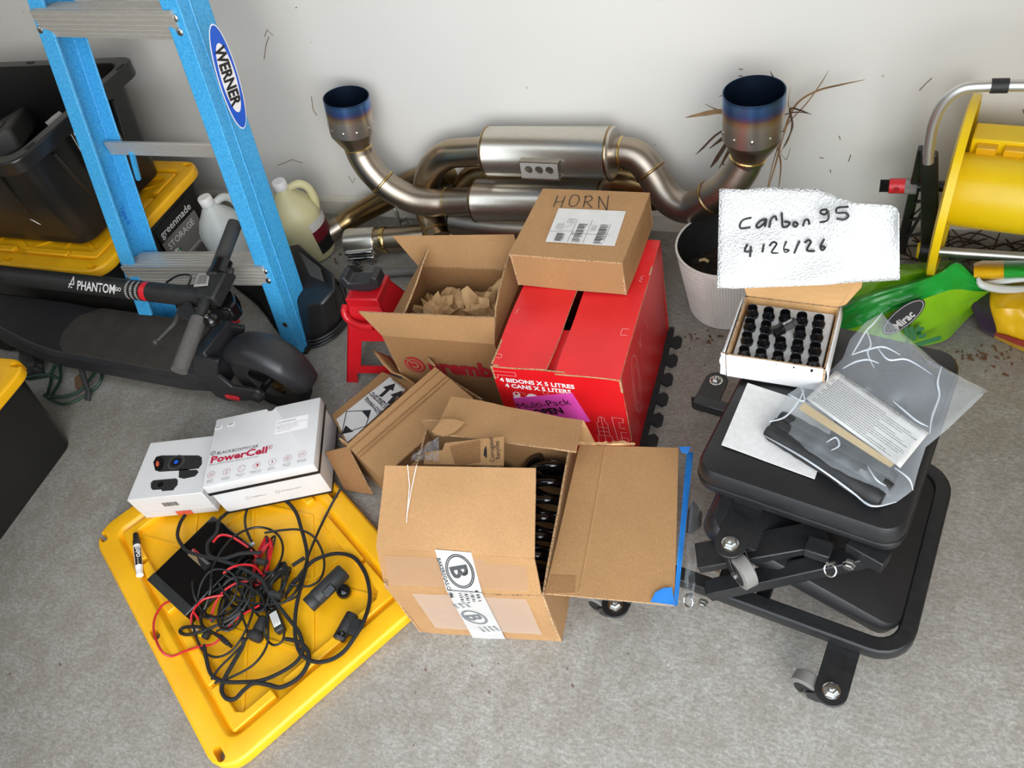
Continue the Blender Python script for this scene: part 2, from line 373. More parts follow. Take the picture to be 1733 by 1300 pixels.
# scuffs and hairline marks on the wall paint
def wallpt(u, v):
    r = Vector(_ray(u, v)); n = WF.ey; t = (WF.o-Vector((0, 0, HC))).dot(n)/r.dot(n); return Vector((0, 0, HC))+r*t
sc = MB()
for pl in ([(448, 62), (452, 50), (462, 60)], [(447, 100), (450, 78), (455, 62)], [(470, 280), (495, 270), (512, 276)], [(527, 163), (530, 185), (536, 195)], [(1556, 153), (1566, 142), (1577, 132)], [(1250, 117), (1257, 117)], [(1250, 128), (1257, 129)], [(1420, 230), (1422, 236)], [(1387, 266), (1394, 268)], [(1436, 273), (1440, 262)], [(1405, 287), (1406, 292)], [(500, 13), (503, 12)], [(1731, 185), (1733, 192)], [(590, 298), (597, 310), (600, 302)]):
    sc.tube([wallpt(*p)+WF.ey*-.0006 for p in pl], .0011, 5)
sc.build('scuff_mark', 'dry_leaf', wall_back)

# ================================================================== STEP LADDER
def ladder():
    T = thing('step_ladder', (-1.75, 1.2, 0), 'blue fibreglass step ladder with aluminium steps leaning near the left wall end', 'ladder')
    rails = {}
    for side, b, t in (('L', P(237, 540, .14), P(45, 0, .93)), ('R', P(484, 596, .02), P(268, 0, .93))):
        rails[side] = (b, t)
    lat = (rails['R'][0]+rails['R'][1]-rails['L'][0]-rails['L'][1]); lat.normalize()
    for side, sg in (('L', 1), ('R', -1)):
        b, t = rails[side]; ax = (t-b).normalized(); top = t+ax*.62
        b0 = b-ax*(b.z/ax.z)
        dp = ax.cross(lat).normalized(); dp = -dp if dp.y < 0 else dp
        fl, wd, tk, lip = .05, .098, .0055, .01
        lt = lat if side == 'R' else lat            # local: x from the outer flange edge
        if side == 'R': prof = [(0, 0), (fl, 0), (fl, wd), (0, wd), (0, wd-tk), (fl-tk, wd-tk), (fl-tk, tk), (0, tk)]
        else: prof = [(0, 0), (fl, 0), (fl, tk), (tk, tk), (tk, wd-tk), (fl, wd-tk), (fl, wd), (0, wd)]
        m = MB(); lo = [b0+ax*.022+lt*x+dp*y for x, y in prof]; hi = [top+lt*x+dp*y for x, y in prof]
        m.loft([lo, hi]); rail = m.build('rail', 'blue_fibreglass', T, bevel=.002)
        m = MB(); xo = fl if side == 'R' else 0.       # raised bead on the web and on the flange
        if side == 'R':
            m.tube([b0+ax*.03+lt*(fl+.0005)+dp*.036, top+lt*(fl+.0005)+dp*.036], .0022, 6)
        else:
            m.tube([b0+ax*.03+lt*(fl-.004)+dp*.007, top+lt*(fl-.004)+dp*.007], .003, 6)
            m.tube([b0+ax*.03+lt*(tk+.001)+dp*.036, top+lt*(tk+.001)+dp*.036], .0022, 6)
        m.build('bead', 'blue_fibreglass', rail)
        m = MB(); f = Fr(b0, lt, dp); m.box(f, -.004, fl+.004, .02, wd+.006, 0, .03); m.build('foot', 'rubber', T, bevel=.003)
        rails[side] = (b0, ax, lt, dp, fl, wd)
    def rp(side, z): b0, ax = rails[side][:2]; return b0+ax*(z/ax.z)
    dp = rails['R'][3]
    for z in (.272, .885):                         # treads with a ribbed front
        a = rp('L', z)+lat*.012; b = rp('R', z)+lat*.03
        m = MB(); prof = [(-.004, .03), (.086, .03), (.086, .022), (.004, .022), (.004, -.03), (.012, -.03), (.012, -.036), (-.004, -.036)]
        up = Vector((0, 0, 1)); m.loft([[q+dp*y+up*zz for y, zz in prof] for q in (a, b)]); st = m.build('step', 'aluminium', T)
        m = MB()
        for zz in (-.026, -.016, -.004, .008, .02): m.tube([a+dp*-.0045+up*zz, b+dp*-.0045+up*zz], .0011, 5)
        for yy in (.012, .026, .04, .054, .068): m.tube([a+dp*yy+up*.0305, b+dp*yy+up*.0305], .0016, 5)
        m.build('rib', 'aluminium', st)
        for side in 'LR':
            for dz in (.012, -.016):
                q = rp(side, z+dz)+lat*(.03 if side == 'R' else .012); m = MB(); m.lathe(Fr(q-dp*.001, lat, None, -dp), [(.0085, 0), (.0085, .002), (.005, .0045), (.001, .005)], 12); m.build('rivet', 'zinc', T)
    q = rp('R', .045)+lat*.034; m = MB(); m.lathe(Fr(q-dp*.001, lat, None, -dp), [(.008, 0), (.008, .002), (.001, .005)], 12); m.build('rivet', 'zinc', T)
    q = rp('R', .12)+lat*.034; m = MB(); m.lathe(Fr(q-dp*.001, lat, None, -dp), [(.008, 0), (.008, .002), (.001, .005)], 12); m.build('rivet', 'zinc', T)
    # rear brace bar with its blue gusset
    z = .572; a = rp('L', z)+lat*.008+dp*.078; b = rp('R', z)+lat*.04+dp*.078
    m = MB(); m.loft([[q+dp*y+Vector((0, 0, zz)) for y, zz in ((0, .02), (.014, .02), (.014, -.02), (0, -.02))] for q in (a, b)]); m.build('brace_bar', 'aluminium', T, bevel=.002)
    m = MB(); g = a+lat*.085+Vector((0, 0, .0)); h = a+lat*.035+dp*.006+Vector((0, 0, -.095))
    m.tube([g, h], .008, 8); m.build('gusset', 'blue_fibreglass', T)
    # oval maker's plate on the right rail's web
    b0, ax, lt, dp_, fl, wd = rails['R']; zc = .66
    def onweb(u, v):
        o = b0+lt*fl; r = Vector(_ray(u, v)); t = (o-Vector((0, 0, HC))).dot(lt)/r.dot(lt); return Vector((0, 0, HC))+r*t
    c = onweb(386, 133); tp, bt = onweb(358, 45), onweb(413, 221); hl = (tp-bt).length/2; ayy = (tp-bt).normalized()
    f = Fr(c+lt*.001, -ayy, None, lt)
    bd = patch(f, circ(0, 0, hl, 40, .0335), 'white_print', T, 'maker_plate')
    patch(f.at(0, 0, .0004), circ(0, 0, hl-.003, 40, .0305), 'blue_print', bd, 'plate_rim')
    patch(f.at(0, 0, .0008), circ(0, 0, hl-.04, 40, .0235), 'white_print', bd, 'plate_field')
    text('WERNER', f.at(-hl*.615, -.0165, .0014), .046, 'black_print', bd, bold=.04, sx=hl*1.24/.168*.8, shear=.25)
    text('Type II', Fr(rp('L', .43)+lat*.0062+dp_*.055, -ax, None, lat), .02, 'blue_print', T)
ladder()

# ================================================================== BLACK TOTES (left)
def tote_body(T, fr, w, d, h, rimw, top_open=True, ins=.035, mat='tote_black', taper=.05):
    """fr at the centre of the base; w along x, d along y"""
    def ring(t, z, extra=0): return [fr(x, y, z) for x, y in rrect(w-2*taper*(1-t)+extra, d-2*taper*(1-t)+extra, .045)]
    m = MB(); m.loft([ring(0, 0), ring(.08, .03), ring(.93, h*.93), ring(1, h)]+([ring(1, h, -.012), ring(.1, .03, -.012)] if top_open else []), True, True)
    body = m.build('body', mat, T, bevel=.002)
    m = MB()                                            # rim band and moulded wall panels
    if top_open: m.loft([[fr(x, y, z) for x, y in rrect(w+e, d+e, .05)] for e, z in ((.004, h-.045), (.05, h-.04), (.056, h-.004), (.05, h), (-.006, h), (-.008, h-.02))], True, False)
    if top_open: m.build('rim', mat, T, bevel=.002)
    else: m.b.free()
    for sx, sy in (((1, 0), (-1, 0), (0, 1), (0, -1)) if top_open else ()):
        half = (d if sx else w)/2-.09; off = (w if sx else d)/2
        for k in (-1, 1):
            m = MB(); a = fr(sx*(off-taper*.1)+(sy != 0)*k*half*.9, sy*(off-taper*.1)+(sx != 0)*k*half*.9, h-.06); b = fr(sx*(off-taper*.82)+(sy != 0)*k*half*.62, sy*(off-taper*.82)+(sx != 0)*k*half*.62, h*.3)
            m.tube([a, b], .006, 6); m.build('wall_rib', mat, body)
    return body
def tote_lid(T, fr, w, d, h=.03, mat='yellow_plastic', name='lid', slots=True, cross=True):
    """fr at centre of lid underside: raised rim, recessed ribbed panel, slotted edge, stacking lugs"""
    R = lambda a, r, z: [fr(x, y, z) for x, y in rrect(w-2*a, d-2*a, r)]
    m = MB(); m.loft([R(.004, .056, 0), R(0, .06, .004), R(0, .06, h-.005), R(.005, .055, h), R(.046, .03, h), R(.05, .028, h-.004), R(.056, .025, .014), R(.1, .02, .012)], True, True)
    o = m.build(name, mat, T, bevel=.0015)
    if slots:
        c = MB()
        for sx, sy, ln in ((-.355, 0, .036), (.0, 0, .036), (.345, 0, .036)):
            for e in (-1, 1): c.prism([fr(sx*w/.777+x, e*(d/2-.022)+y, -.01) for x, y in rrect(ln, .016, .0079, 4)], fr.ez*.06)
        cut(o, c.build('cutter', mat, smooth=False))
    for cx in (-1, 1):                                   # corner lugs (L shaped) and side lugs
        for cy in (-1, 1):
            m = MB(); X, Y = cx*(w/2-.062), cy*(d/2-.062)
            L = [(0, 0), (-.115, 0), (-.115, -.022), (-.035, -.022), (-.022, -.035), (-.022, -.1), (0, -.1)]
            m.prism([fr(X+cx*a, Y+cy*b, .011) for a, b in L], fr.ez*.017); m.build('corner_lug', mat, o, bevel=.003)
    for cy in (-1, 1):
        for cx in (-1, 1):
            m = MB(); m.box(fr, cx*.115-.085, cx*.115+.085, cy*(d/2-.073)-.011, cy*(d/2-.073)+.011, .011, .026); m.build('side_lug', mat, o, bevel=.003)
    for cx in (-1, 1):
        m = MB(); m.box(fr, cx*(w/2-.073)-.011, cx*(w/2-.073)+.011, -.075, .075, .011, .026); m.build('side_lug', mat, o, bevel=.003)
    if cross:
        m = MB(); iw, idp = w/2-.09, d/2-.09
        for a, b in (((-iw, -idp), (iw, idp)), ((-iw, idp), (iw, -idp)), ((-iw*.5, -idp), (-iw*.5, idp)), ((iw*.5, -idp), (iw*.5, idp)), ((-iw, 0), (0, -idp)), ((-iw, 0), (0, idp)), ((iw, 0), (0, -idp)), ((iw, 0), (0, idp))):
            m.tube([fr(a[0], a[1], .0118), fr(b[0], b[1], .0118)], .0048, 4)
        m.build('rib', mat, o)
    return o
def totes():
    y0, y1, xr = 1.06, 1.56, -1.957
    fr = yawf((xr-.375, (y0+y1)/2, 0), 1)
    T = thing('storage_tote', fr.o, 'black lower storage tote closed with yellow lid, under the open tote', 'storage tote', 'black storage totes')
    tote_body(T, fr, .735, .485, .298, .02, False)
    lid = tote_lid(T, fr.at(0, 0, .292), .775, .52)
    # printed label on the right end
    f = quadframe(P(300, 400, .2), P(321, 421, .17), P(268, 372, .29)); xw = xr-.035
    f = Fr((xw, 1.30, .13), (0, 1, 0.0), (-.12, 0, 1)); f = Fr((xw+.008, 1.30, .065), (.0, 1, 0), (.075, 0, 1))
    lb = patch(f, rect(0, .17, 0, .2), 'grey_print', T, 'size_label')
    patch(f.at(0, 0, .0005), rect(0, .17, .15, .2), 'black_print', lb, 'label_band'); text('greenmade', f.at(.012, .162, .001), .034, 'label_white', lb, bold=.01)
    text('STORAGE', f.at(.015, .115, .0006), .03, 'label_white', lb, bold=.01, sx=1.0); text('27', f.at(.02, .07, .0006), .035, 'green_print', lb, bold=.03)
    patch(f.at(0, 0, .0004), circ(.03, .082, .022, 16), 'label_white', lb, 'label_dot'); strokes([[(.01, .055), (.15, .055)], [(.01, .06), (.13, .06)]], f.at(0, 0, .0005), .002, 'label_white', lb, 'label_line')
    bars(f, .07, .15, .01, .045, 18, 'black_print', lb)
    # upper, open tote
    fr2 = yawf((-2.0-.37, 1.34, .322), 1)
    U = thing('storage_tote', fr2.o, 'open black storage tote full of car parts, top of the left stack', 'storage tote', 'black storage totes')
    tote_body(U, fr2, .70, .465, .333, .02, True, taper=.05)
    rim = next(c for c in U.children if c.name.startswith('rim'))
    for k in (-.18, .02, .2):
        m = MB(); m.prism([fr2(.363+x, k+y, .333) for x, y in rrect(.012, .034, .0055, 4)], fr2.ez*.0012); m.build('slot', 'hole_shade', rim)  # black pads on the rim paint the shade inside its slots
    for k in (-.28, -.05, .2):
        m = MB(); m.prism([fr2(k+x, .245+y, .333) for x, y in rrect(.034, .012, .0055, 4)], fr2.ez*.0012); m.build('slot', 'hole_shade', rim)
    f = Fr(fr2(.3385, -.06, .17), fr2.ey, None, (1, 0, -.15)); lb = patch(f, rect(0, .15, 0, .13), 'black_print', U, 'size_label')
    strokes([rect(.004, .146, .004, .126)+[(.004, .004)]], f.at(0, 0, .0004), .002, 'label_white', lb, 'label_line')
    text('Greenmade', f.at(.01, .1, .0006), .026, 'label_white', lb); text('27', f.at(.05, .055, .0006), .03, 'label_white', lb, bold=.02); text('GAL', f.at(.05, .03, .0006), .018, 'label_white', lb)
    m = MB(); m.prism([fr2(.20+a, -.2305+.009, .12+b) for a, b in ((0, 0), (.012, -.004), (.028, -.018), (.02, -.016))], (0, -.001, 0)); m.build('scrape', 'label_white', U)
    # things lying in the open tote
    g = Fr(fr2(.0, -.0, .2), (.72, -.62, .25), (.62, .75, .1)); m = MB(); m.box(g, -.26, .2, -.09, .06, 0, .07, .008, .008)
    B = m.build('parts_case', 'dark_grey', bevel=.012); tag(B, 'brown black plastic case leaning inside the open black tote', 'case')
    m = MB(); m.box(g, .02, .15, -.088, .03, .0701, .074); m.build('case_panel', 'black_plastic', B, bevel=.002)
    g2 = yawf(fr2(-.16, -.1, .07), 12); m = MB(); m.box(g2, -.18, .2, -.09, .07, 0, .19); b = m.build('parts_carton', 'cardboard', bevel=.004); tag(b, 'brown cardboard carton end inside the open black tote', 'box')
    m = MB(); m.sheet([P(72, 202, .66), P(92, 220, .63), P(106, 190, .66), P(96, 182, .67)], .003, 6, 6, .012, 40); m.b.transform(Matrix.Translation((0, 0, -.01)))
    b = m.build('paper_scrap', 'grey_print'); tag(b, 'crumpled grey paper scrap sticking out of the open tote', 'paper')
    # front left tote with its own yellow lid
    A = thing('storage_tote', (-2.33, .47, 0), 'black storage tote cut by the left picture edge, yellow lid', 'storage tote', 'black storage totes')
    f3 = yawf((-1.945-.25, .716-.375, 0), 5)
    tote_body(A, f3, .53, .75, .262, .02, False, taper=.028)
    tote_lid(A, f3.at(-.0, -.0, .262), .57, .79, .03)
    m = MB(); ff = Fr(f3(.262, -.2, .02), f3.ey, None, f3.ex)
    m.b.free()
    gg = Fr(f3(.2375, .0, .02), f3.ey, None, f3.ex+Vector((0, 0, -.11))); m = MB(); m.b.free()
totes()

# ================================================================== EXHAUST
def exhaust():
    T = thing('exhaust_system', (-.85, 1.6, 0), 'twin-muffler steel car exhaust with blued tips leaning against the wall', 'exhaust')
    k = crop(550, 180, 4.951); h = crop(1000, 100, 2.888); g = crop(500, 100, 2.888)
    def muffler(a, b, r):
        ax = (b-a); L = ax.length; f = Fr(a, ax, None, ax.orthogonal()); m = MB()
        m.lathe(f, [(r*.55, .002), (r*.93, 0), (r*1.0, .004), (r*1.02, .006), (r*1.02, .011), (r, .013), (r, L-.013), (r*1.02, L-.011), (r*1.02, L-.006), (r, L-.004), (r*.93, L), (r*.55, L-.002)], 48, 'x')
        o = m.build('muffler', 'muffler_steel', T)
        for e in (.0085, L-.0085):
            m = MB(); m.lathe(f, [(r*1.02, e-.003), (r*1.035, e), (r*1.02, e+.003)], 40, 'x', False); m.build('end_seam', 'pipe_bronze', o)
        return o
    m1a, m1b = D(825, 256, 1.67), D(1040, 259, 1.67); m2a, m2b = D(806, 340, 1.635), D(1026, 344, 1.635)
    muffler(m1a, m1b, .066); muffler(m2a, m2b, .062)
    def ringat(p, d, r, mat='weld'):
        d = Vector(d).normalized(); f = Fr(p, d, None, d.orthogonal()); m = MB(); m.lathe(f, [(r*.98, -.004), (r*1.05, -.001), (r*1.05, .001), (r*.98, .004)], 28, 'x', False); m.build('weld_ring', mat, T)
    # left tip run
    pl = [m2a+Vector((.01, 0, 0)), D(760, 342, 1.63), D(735, 343, 1.62), D(700, 338, 1.61), D(660, 318, 1.605), D(630, 290, 1.61), D(613, 265, 1.62), D(607, 250, 1.625)]
    m = MB(); m.tube(pl, .0405, 24, True, 6); m.build('outlet_pipe', 'pipe_grey', T)
    ringat(D(755, 342, 1.63), D(735, 343, 1.62)-D(765, 342, 1.63), .041); ringat(D(648, 308, 1.606), D(640, 300, 1.607)-D(655, 314, 1.605), .041)
    pr = [m1b-Vector((.01, 0, 0)), D(1062, 259, 1.67), D(1082, 268, 1.665), D(1102, 292, 1.65), D(1122, 325, 1.625), D(1145, 346, 1.605), D(1172, 351, 1.59), D(1205, 333, 1.575), D(1238, 310, 1.57), D(1256, 286, 1.575), D(1264, 270, 1.578)]
    m = MB(); m.tube(pr, [.0395]*9+[.039, .037], 24, True, 6); m.build('outlet_pipe', 'pipe_grey', T)
    ringat(D(1101, 291, 1.65), D(1110, 305, 1.64)-D(1092, 280, 1.655), .0405, 'pipe_bronze'); ringat(D(1203, 334, 1.575), D(1212, 328, 1.575)-D(1192, 341, 1.58), .041, 'pipe_bronze'); ringat(D(1052, 259, 1.67), (1, 0, 0), .041)
    def tip(neck, base, rim, r):
        for nm, a, b, prof, mt in (('tip_cone', neck, base, None, 'pipe_grey'), ('exhaust_tip', base, rim, None, 'burnt_titanium')):
            ax = (b-a); L = ax.length; f = Fr(a, ax, None, ax.orthogonal()); m = MB()
            if nm == 'tip_cone':
                m.lathe(f, [(.0375, -.012), (.039, 0), (.0395, .008), (r*.72, L*.35), (r*.9, L*.75), (r*.985, L*.95), (r*.985, L+.004)], 36, 'x')
                m.build(nm, mt, T); ringat(a+ax.normalized()*.002, ax, .0395)
            else:
                n = 48; rings = []; prof = [(r, 0, 0.), (r*1.005, L*.25, .22), (r*1.0, L*.5, .5), (r, L*.75, .76), (r, L-.001, .97), (r-.001, L, 1.), (r-.0025, L-.001, 1.), (r-.003, L*.5, 1.), (r-.004, .01, 1.)]
                uvl = m.b.loops.layers.uv.new('UVMap'); vt = {}
                for q, hh, tt in prof:
                    ring = []
                    for i in range(n):
                        vv = m.v(f(hh, math.cos(2*PI*i/n)*q, math.sin(2*PI*i/n)*q)); vt[vv] = tt; ring.append(vv)
                    rings.append(ring)
                for ra, rb in zip(rings, rings[1:]):
                    for i in range(n): m.face([ra[i], ra[(i+1) % n], rb[(i+1) % n], rb[i]])
                m.face(rings[-1])
                for fc in m.b.faces:
                    for lp in fc.loops: lp[uvl].uv = (.5, vt[lp.vert])
                o = m.build(nm, mt, T)
                for i in range(10):
                    a2 = 2*PI*i/10; mm = MB(); q = f(L*.2, math.cos(a2)*r, math.sin(a2)*r); d2 = (f(L*.2, math.cos(a2), math.sin(a2))-f(L*.2, 0, 0))
                    mm.lathe(Fr(q, ax, None, d2), [(.0045, -.001), (.0045, .001), (.002, .0028), (.0005, .003)], 10); mm.build('tip_rivet', 'zinc', o)
    tip(D(607, 251, 1.625), D(596, 219, 1.635), D(585.5, 163, 1.645), .0635)
    tip(D(1266, 266, 1.578), D(1273, 228, 1.58), D(1276.5, 153, 1.583), .0655)
    # inlet pipes
    pi = [m1a+Vector((.01, 0, 0)), D(790, 258, 1.675), D(758, 262, 1.68), D(733, 282, 1.685), D(722, 312, 1.68), D(722, 345, 1.66), D(733, 378, 1.62), D(742, 405, 1.58)]
    m = MB(); m.tube(pi, .0405, 24, True, 6); m.build('inlet_pipe', 'pipe_steel', T); ringat(D(738, 392, 1.60), D(742, 405, 1.58)-D(733, 378, 1.62), .042)
    m = MB(); m.tube([D(780, 330, 1.70), D(800, 300, 1.725), D(840, 292, 1.73), D(1000, 300, 1.73), D(1100, 318, 1.71), D(1120, 345, 1.70)], .036, 18, True, 5); m.build('link_pipe', 'pipe_bronze', T)
    m = MB(); m.tube([D(770, 375, 1.62), D(860, 388, 1.60), D(1020, 392, 1.60), D(1090, 380, 1.62)], .04, 18, True, 4); m.build('lower_pipe', 'pipe_grey', T)
    # hanger bracket with three holes between the mufflers
    c0, c1, c2 = D(884, 300, 1.585), D(946, 303, 1.585), D(887, 276, 1.59); f = quadframe(c0, c1, c2); w, hh = (c1-c0).length, (c2-c0).length
    m = MB(); m.prism([f(x+w/2, y+hh/2, -.002) for x, y in rrect(w, hh, .004, 2)], f.ez*.004); br = m.build('hanger_plate', 'aluminium', T, smooth=False)
    c = MB()
    for q in (.22, .5, .78): c.prism([f(w*q+x, hh*.55+y, -.02) for x, y in circ(0, 0, hh*.26, 18)[:-1]], f.ez*.04)
    cut(br, c.build('cutter', 'chrome'))
    m = MB(); m.box(f, -.002, w+.002, -.004, 0, -.05, .002); m.box(f, -.002, w+.002, hh, hh+.004, -.05, .002); m.build('hanger_fold', 'muffler_steel', br)
    # small hanger with a rod and slotted plate under the left run
    m = MB(); m.tube([D(667, 354, 1.575), D(672, 362, 1.572), D(676, 382, 1.57)], .0055, 8, True, 3); m.build('hanger_rod', 'zinc', T)
    f = quadframe(D(681, 384, 1.58), D(706, 377, 1.58), D(678, 366, 1.58)); w, hh = .04, .027
    m = MB(); m.prism([f(x+.02, y+.0135, 0) for x, y in rrect(.044, .03, .003, 2)], f.ez*.003); p_ = m.build('slot_plate', 'zinc', T, smooth=False)
    c = MB(); c.prism([f(.02+x, .0135+y, -.01) for x, y in rrect(.026, .008, .0039, 3)], f.ez*.03); cut(p_, c.build('cutter', 'chrome'))
    # mid pipe standing behind, and clamped pipe lying on the floor
    M = thing('exhaust_pipe', (-1.4, 1.66, 0), 'long bronze exhaust pipe slanting up behind the left blued tip run', 'exhaust pipe', 'loose exhaust pipes')
    pts = [P(569, 387, .052), D(600, 366, 1.665), D(650, 338, 1.70), D(700, 309, 1.725), D(760, 290, 1.735)]
    m = MB(); m.tube(pts, [.031, .034, .038, .039, .039], 22, True, 5); m.build('pipe', 'pipe_bronze', M)
    ax = (pts[1]-pts[0]).normalized(); f = Fr(pts[0], ax, None, ax.orthogonal()); m = MB(); m.lathe(f, [(.028, -.03), (.032, -.03), (.0335, -.022), (.0335, .014), (.031, .016)], 24, 'x', True); m.build('slip_collar', 'pipe_grey', M)
    N = thing('exhaust_pipe', (-1.45, 1.5, 0), 'short exhaust pipe on the floor with band clamp, left of kraft paper box', 'exhaust pipe', 'loose exhaust pipes')
    a = P(590, 412, .05); b = P(700, 402, .05); ax = (b-a).normalized(); b = a+ax*.62; f = Fr(a, ax, None, (0, 0, 1))
    m = MB(); m.cyl(f(.06, 0, 0), f(.62, 0, 0), .0385, 28); m.build('pipe', 'pipe_steel', N)
    m = MB(); m.lathe(f, [(.036, 0), (.045, 0), (.046, .004), (.046, .094), (.045, .098), (.037, .098)], 36, 'x', True); cl = m.build('band_clamp', 'muffler_steel', N)
    m = MB(); m.lathe(f, [(.0405, .115), (.042, .12), (.042, .128), (.0405, .132)], 28, 'x', False); m.build('weld_ring', 'weld', N)
    fy = -1 if f.ey.y > 0 else 1
    for zz in (-.004, -.026):
        m = MB(); m.box(f, .004, .095, fy*.052-.008, fy*.052+.008, zz, zz+.012); m.build('clamp_bar', 'chrome', cl, bevel=.003)
    for x in (.028, .075):
        m = MB(); m.lathe(Fr(f(x, fy*.052, -.044), ax, None, (0, 0, 1)), [(.008, 0), (.008, .012), (.0045, .013), (.0045, .05)], 6); m.build('clamp_bolt', 'zinc', cl, smooth=False)
exhaust()
# ================================================================== RED CARTON, HORN BOX, KRAFT-PAPER BOX
TH = .004
def red_carton():
    z = .30; FL, FR, BR = P(829, 619, z), P(1050, 640, z), P(1106, 408, z)
    ex = (FR-FL); w = ex.length; f = Fr((FL.x, FL.y, .012), (ex.x, ex.y, 0)); d = .415; h = .288
    T = thing('red_carton', f(w/2, d/2, 0), 'big red carton with white line drawings under the brown box marked HORN', 'box')
    for nm, q in (('front_panel', (f(0, 0, 0), f(w, 0, 0), f(w, 0, h), f(0, 0, h))), ('side_panel', (f(w, 0, 0), f(w+.0, d, 0), f(w+.0, d, h), f(w, 0, h))),
                  ('side_panel', (f(0, d, 0), f(0, 0, 0), f(0, 0, h), f(0, d, h))), ('back_panel', (f(w, d, 0), f(0, d, 0), f(0, d, h), f(w, d, h)))):
        m = MB(); m.sheet(q, TH, 8, 6, .003, 7, 3); m.build(nm, ['red_carton', 'corrugated_edge'], T)
    m = MB(); m.sheet((f(.004, .004, h-.014), f(w-.004, .004, h-.014), f(w-.004, .13, h-.014), f(.004, .13, h-.014)), TH); m.build('inner_flap', ['red_flap', 'corrugated_edge'], T)
    m = MB(); m.sheet((f(.004, .26, h-.014), f(w-.004, .26, h-.014), f(w-.004, d-.004, h-.014), f(.004, d-.004, h-.014)), TH); m.build('inner_flap', ['red_flap', 'corrugated_edge'], T)
    for a, b, c_, lift in ((0.0, w*.475, 0, .006), (w*.515, w, 1, -.004)):
        y0 = .0 if c_ == 0 else -.004
        l, r = (h+.002, h+lift) if c_ == 0 else (h+lift*.3, h+.003)
        m = MB(); m.sheet((f(a, y0, l), f(b-(.006 if c_ == 0 else 0), y0-.002, r), f(b, d, h), f(a, d, h)), TH, 10, 12, .006, 9, c_*5); m.build('top_flap', ['red_flap', 'corrugated_edge'], T)
    g = Fr(f(0, -.0022, 0), f.ex, f.ez)                    # prints on the front
    text('4 BIDONS X 5 LITRES', g.at(.014, h-.046, 0), .0178, 'white_print', T, 'print_line', bold=.03, sx=1.0)
    text('4 CANS X 5 LITERS', g.at(.022, h-.064, 0), .0178, 'white_print', T, 'print_line', bold=.03, sx=1.0)
    patch(g, circ(.042, h-.086, .0085, 14), 'white_print', T, 'handle_symbol'); patch(g.at(0, 0, .0004), circ(.042, h-.083, .0045, 10), 'red_carton', T, 'handle_symbol')
    patch(g, [(.034, h-.108), (.05, h-.108), (.052, h-.094), (.032, h-.094)], 'white_print', T, 'handle_symbol')
    patch(g, circ(.078, h-.093, .014, 14, None, 0, 180), 'white_print', T, 'umbrella_symbol'); patch(g, rect(.0768, .079, h-.112, h-.093), 'white_print', T, 'umbrella_symbol')
    for x in (.105, .12): patch(g, [(x-.003, h-.11), (x+.003, h-.11), (x+.003, h-.095), (x+.0065, h-.095), (x, h-.084), (x-.0065, h-.095), (x-.003, h-.095)], 'white_print', T, 'arrow_symbol')
    patch(g, rect(.099, .126, h-.114, h-.1115), 'white_print', T, 'arrow_symbol')
    ln = [[(.006, h-.012), (.055, h-.012), (.055, h-.024), (.012, h-.024), (.012, h-.034), (.006, h-.034)], [(.06, h-.1), (.06, h-.124), (.1, h-.124)], [(.05, h-.078), (.062, h-.078), (.062, h-.118), (.03, h-.118)],
          [(.128, h-.09), (.14, h-.09), (.14, h-.062), (.148, h-.062), (.148, h-.07), (.16, h-.07), (.16, h-.086), (.172, h-.086), (.172, h-.12), (.135, h-.12), (.135, h-.1), (.15, h-.1)], circ(.157, h-.094, .007, 10), circ(.112, h-.07, .006, 10),
          [(.212, h-.20), (.212, h-.155), (.217, h-.15), (.217, h-.14)]+circ(.224, h-.14, .007, 8, None, 180, 0)+[(.231, h-.15), (.236, h-.155), (.236, h-.20)], [(.212, h-.17), (.236, h-.17)], [(.212, h-.185), (.236, h-.185)], [(.224, h-.133), (.224, h-.22)], [(.208, h-.2), (.24, h-.2), (.24, h-.24), (.208, h-.24), (.208, h-.2)],
          [(.248, h-.13), (.272, h-.13), (.272, h-.145), (.262, h-.145), (.262, h-.165), (.274, h-.165)], [(.248, h-.13), (.252, h-.21), (.262, h-.21), (.262, h-.18), (.275, h-.18)], [(.26, h-.2), (.276, h-.2), (.276, h-.22), (.26, h-.22)], [(.02, h-.13), (.05, h-.142), (.08, h-.146)], circ(.052, h-.15, .012, 14)]
    strokes(ln, g, .0011, 'pink_print', T, 'line_drawing')
    g2 = Fr(f(w+.0022, 0, 0), f.ey, f.ez)
    strokes([circ(.085, h-.12, .02, 20, .06), circ(.085, h-.12, .03, 20, .09), [(.03, h-.25), (.05, h-.2), (.06, h-.23)], [(.2, h-.03), (.22, h-.08), (.21, h-.1)], [(.14, h-.04), (.15, h-.07), (.16, h-.04)], [(.02, h-.22), (.03, h-.18)]], g2, .0012, 'pink_print', T, 'line_drawing')
    gt = Fr(f(0, 0, h+.0055), f.ex, f.ey)
    strokes([[(.008, .02), (.02, .018), (.02, .028), (.01, .03)], [(w-.01, .11), (w-.024, .11), (w-.024, .128), (w-.01, .128)], [(w-.012, .27), (w-.02, .275), (w-.012, .28), (w-.02, .285), (w-.012, .29)], [(.01, .15), (.016, .155), (.01, .16), (.016, .165)]], gt, .0011, 'pink_print', T, 'line_drawing')
    # magenta sticker
    q = crop(820, 470, 4.483)
    def onf(x, y):
        u, v = q(x, y); r = Vector(_ray(u, v)); n = f.ey; t = (g.o-Vector((0, 0, HC))).dot(n)/r.dot(n); pnt = Vector((0, 0, HC))+r*t-g.o; return (pnt.dot(g.ex), pnt.dot(g.ey))
    pts = [onf(215, 912), onf(665, 872), onf(805, 1088), onf(330, 1130)]
    lb = patch(g.at(0, 0, .0006), pts, 'magenta_label', T, 'sticker', .0006)
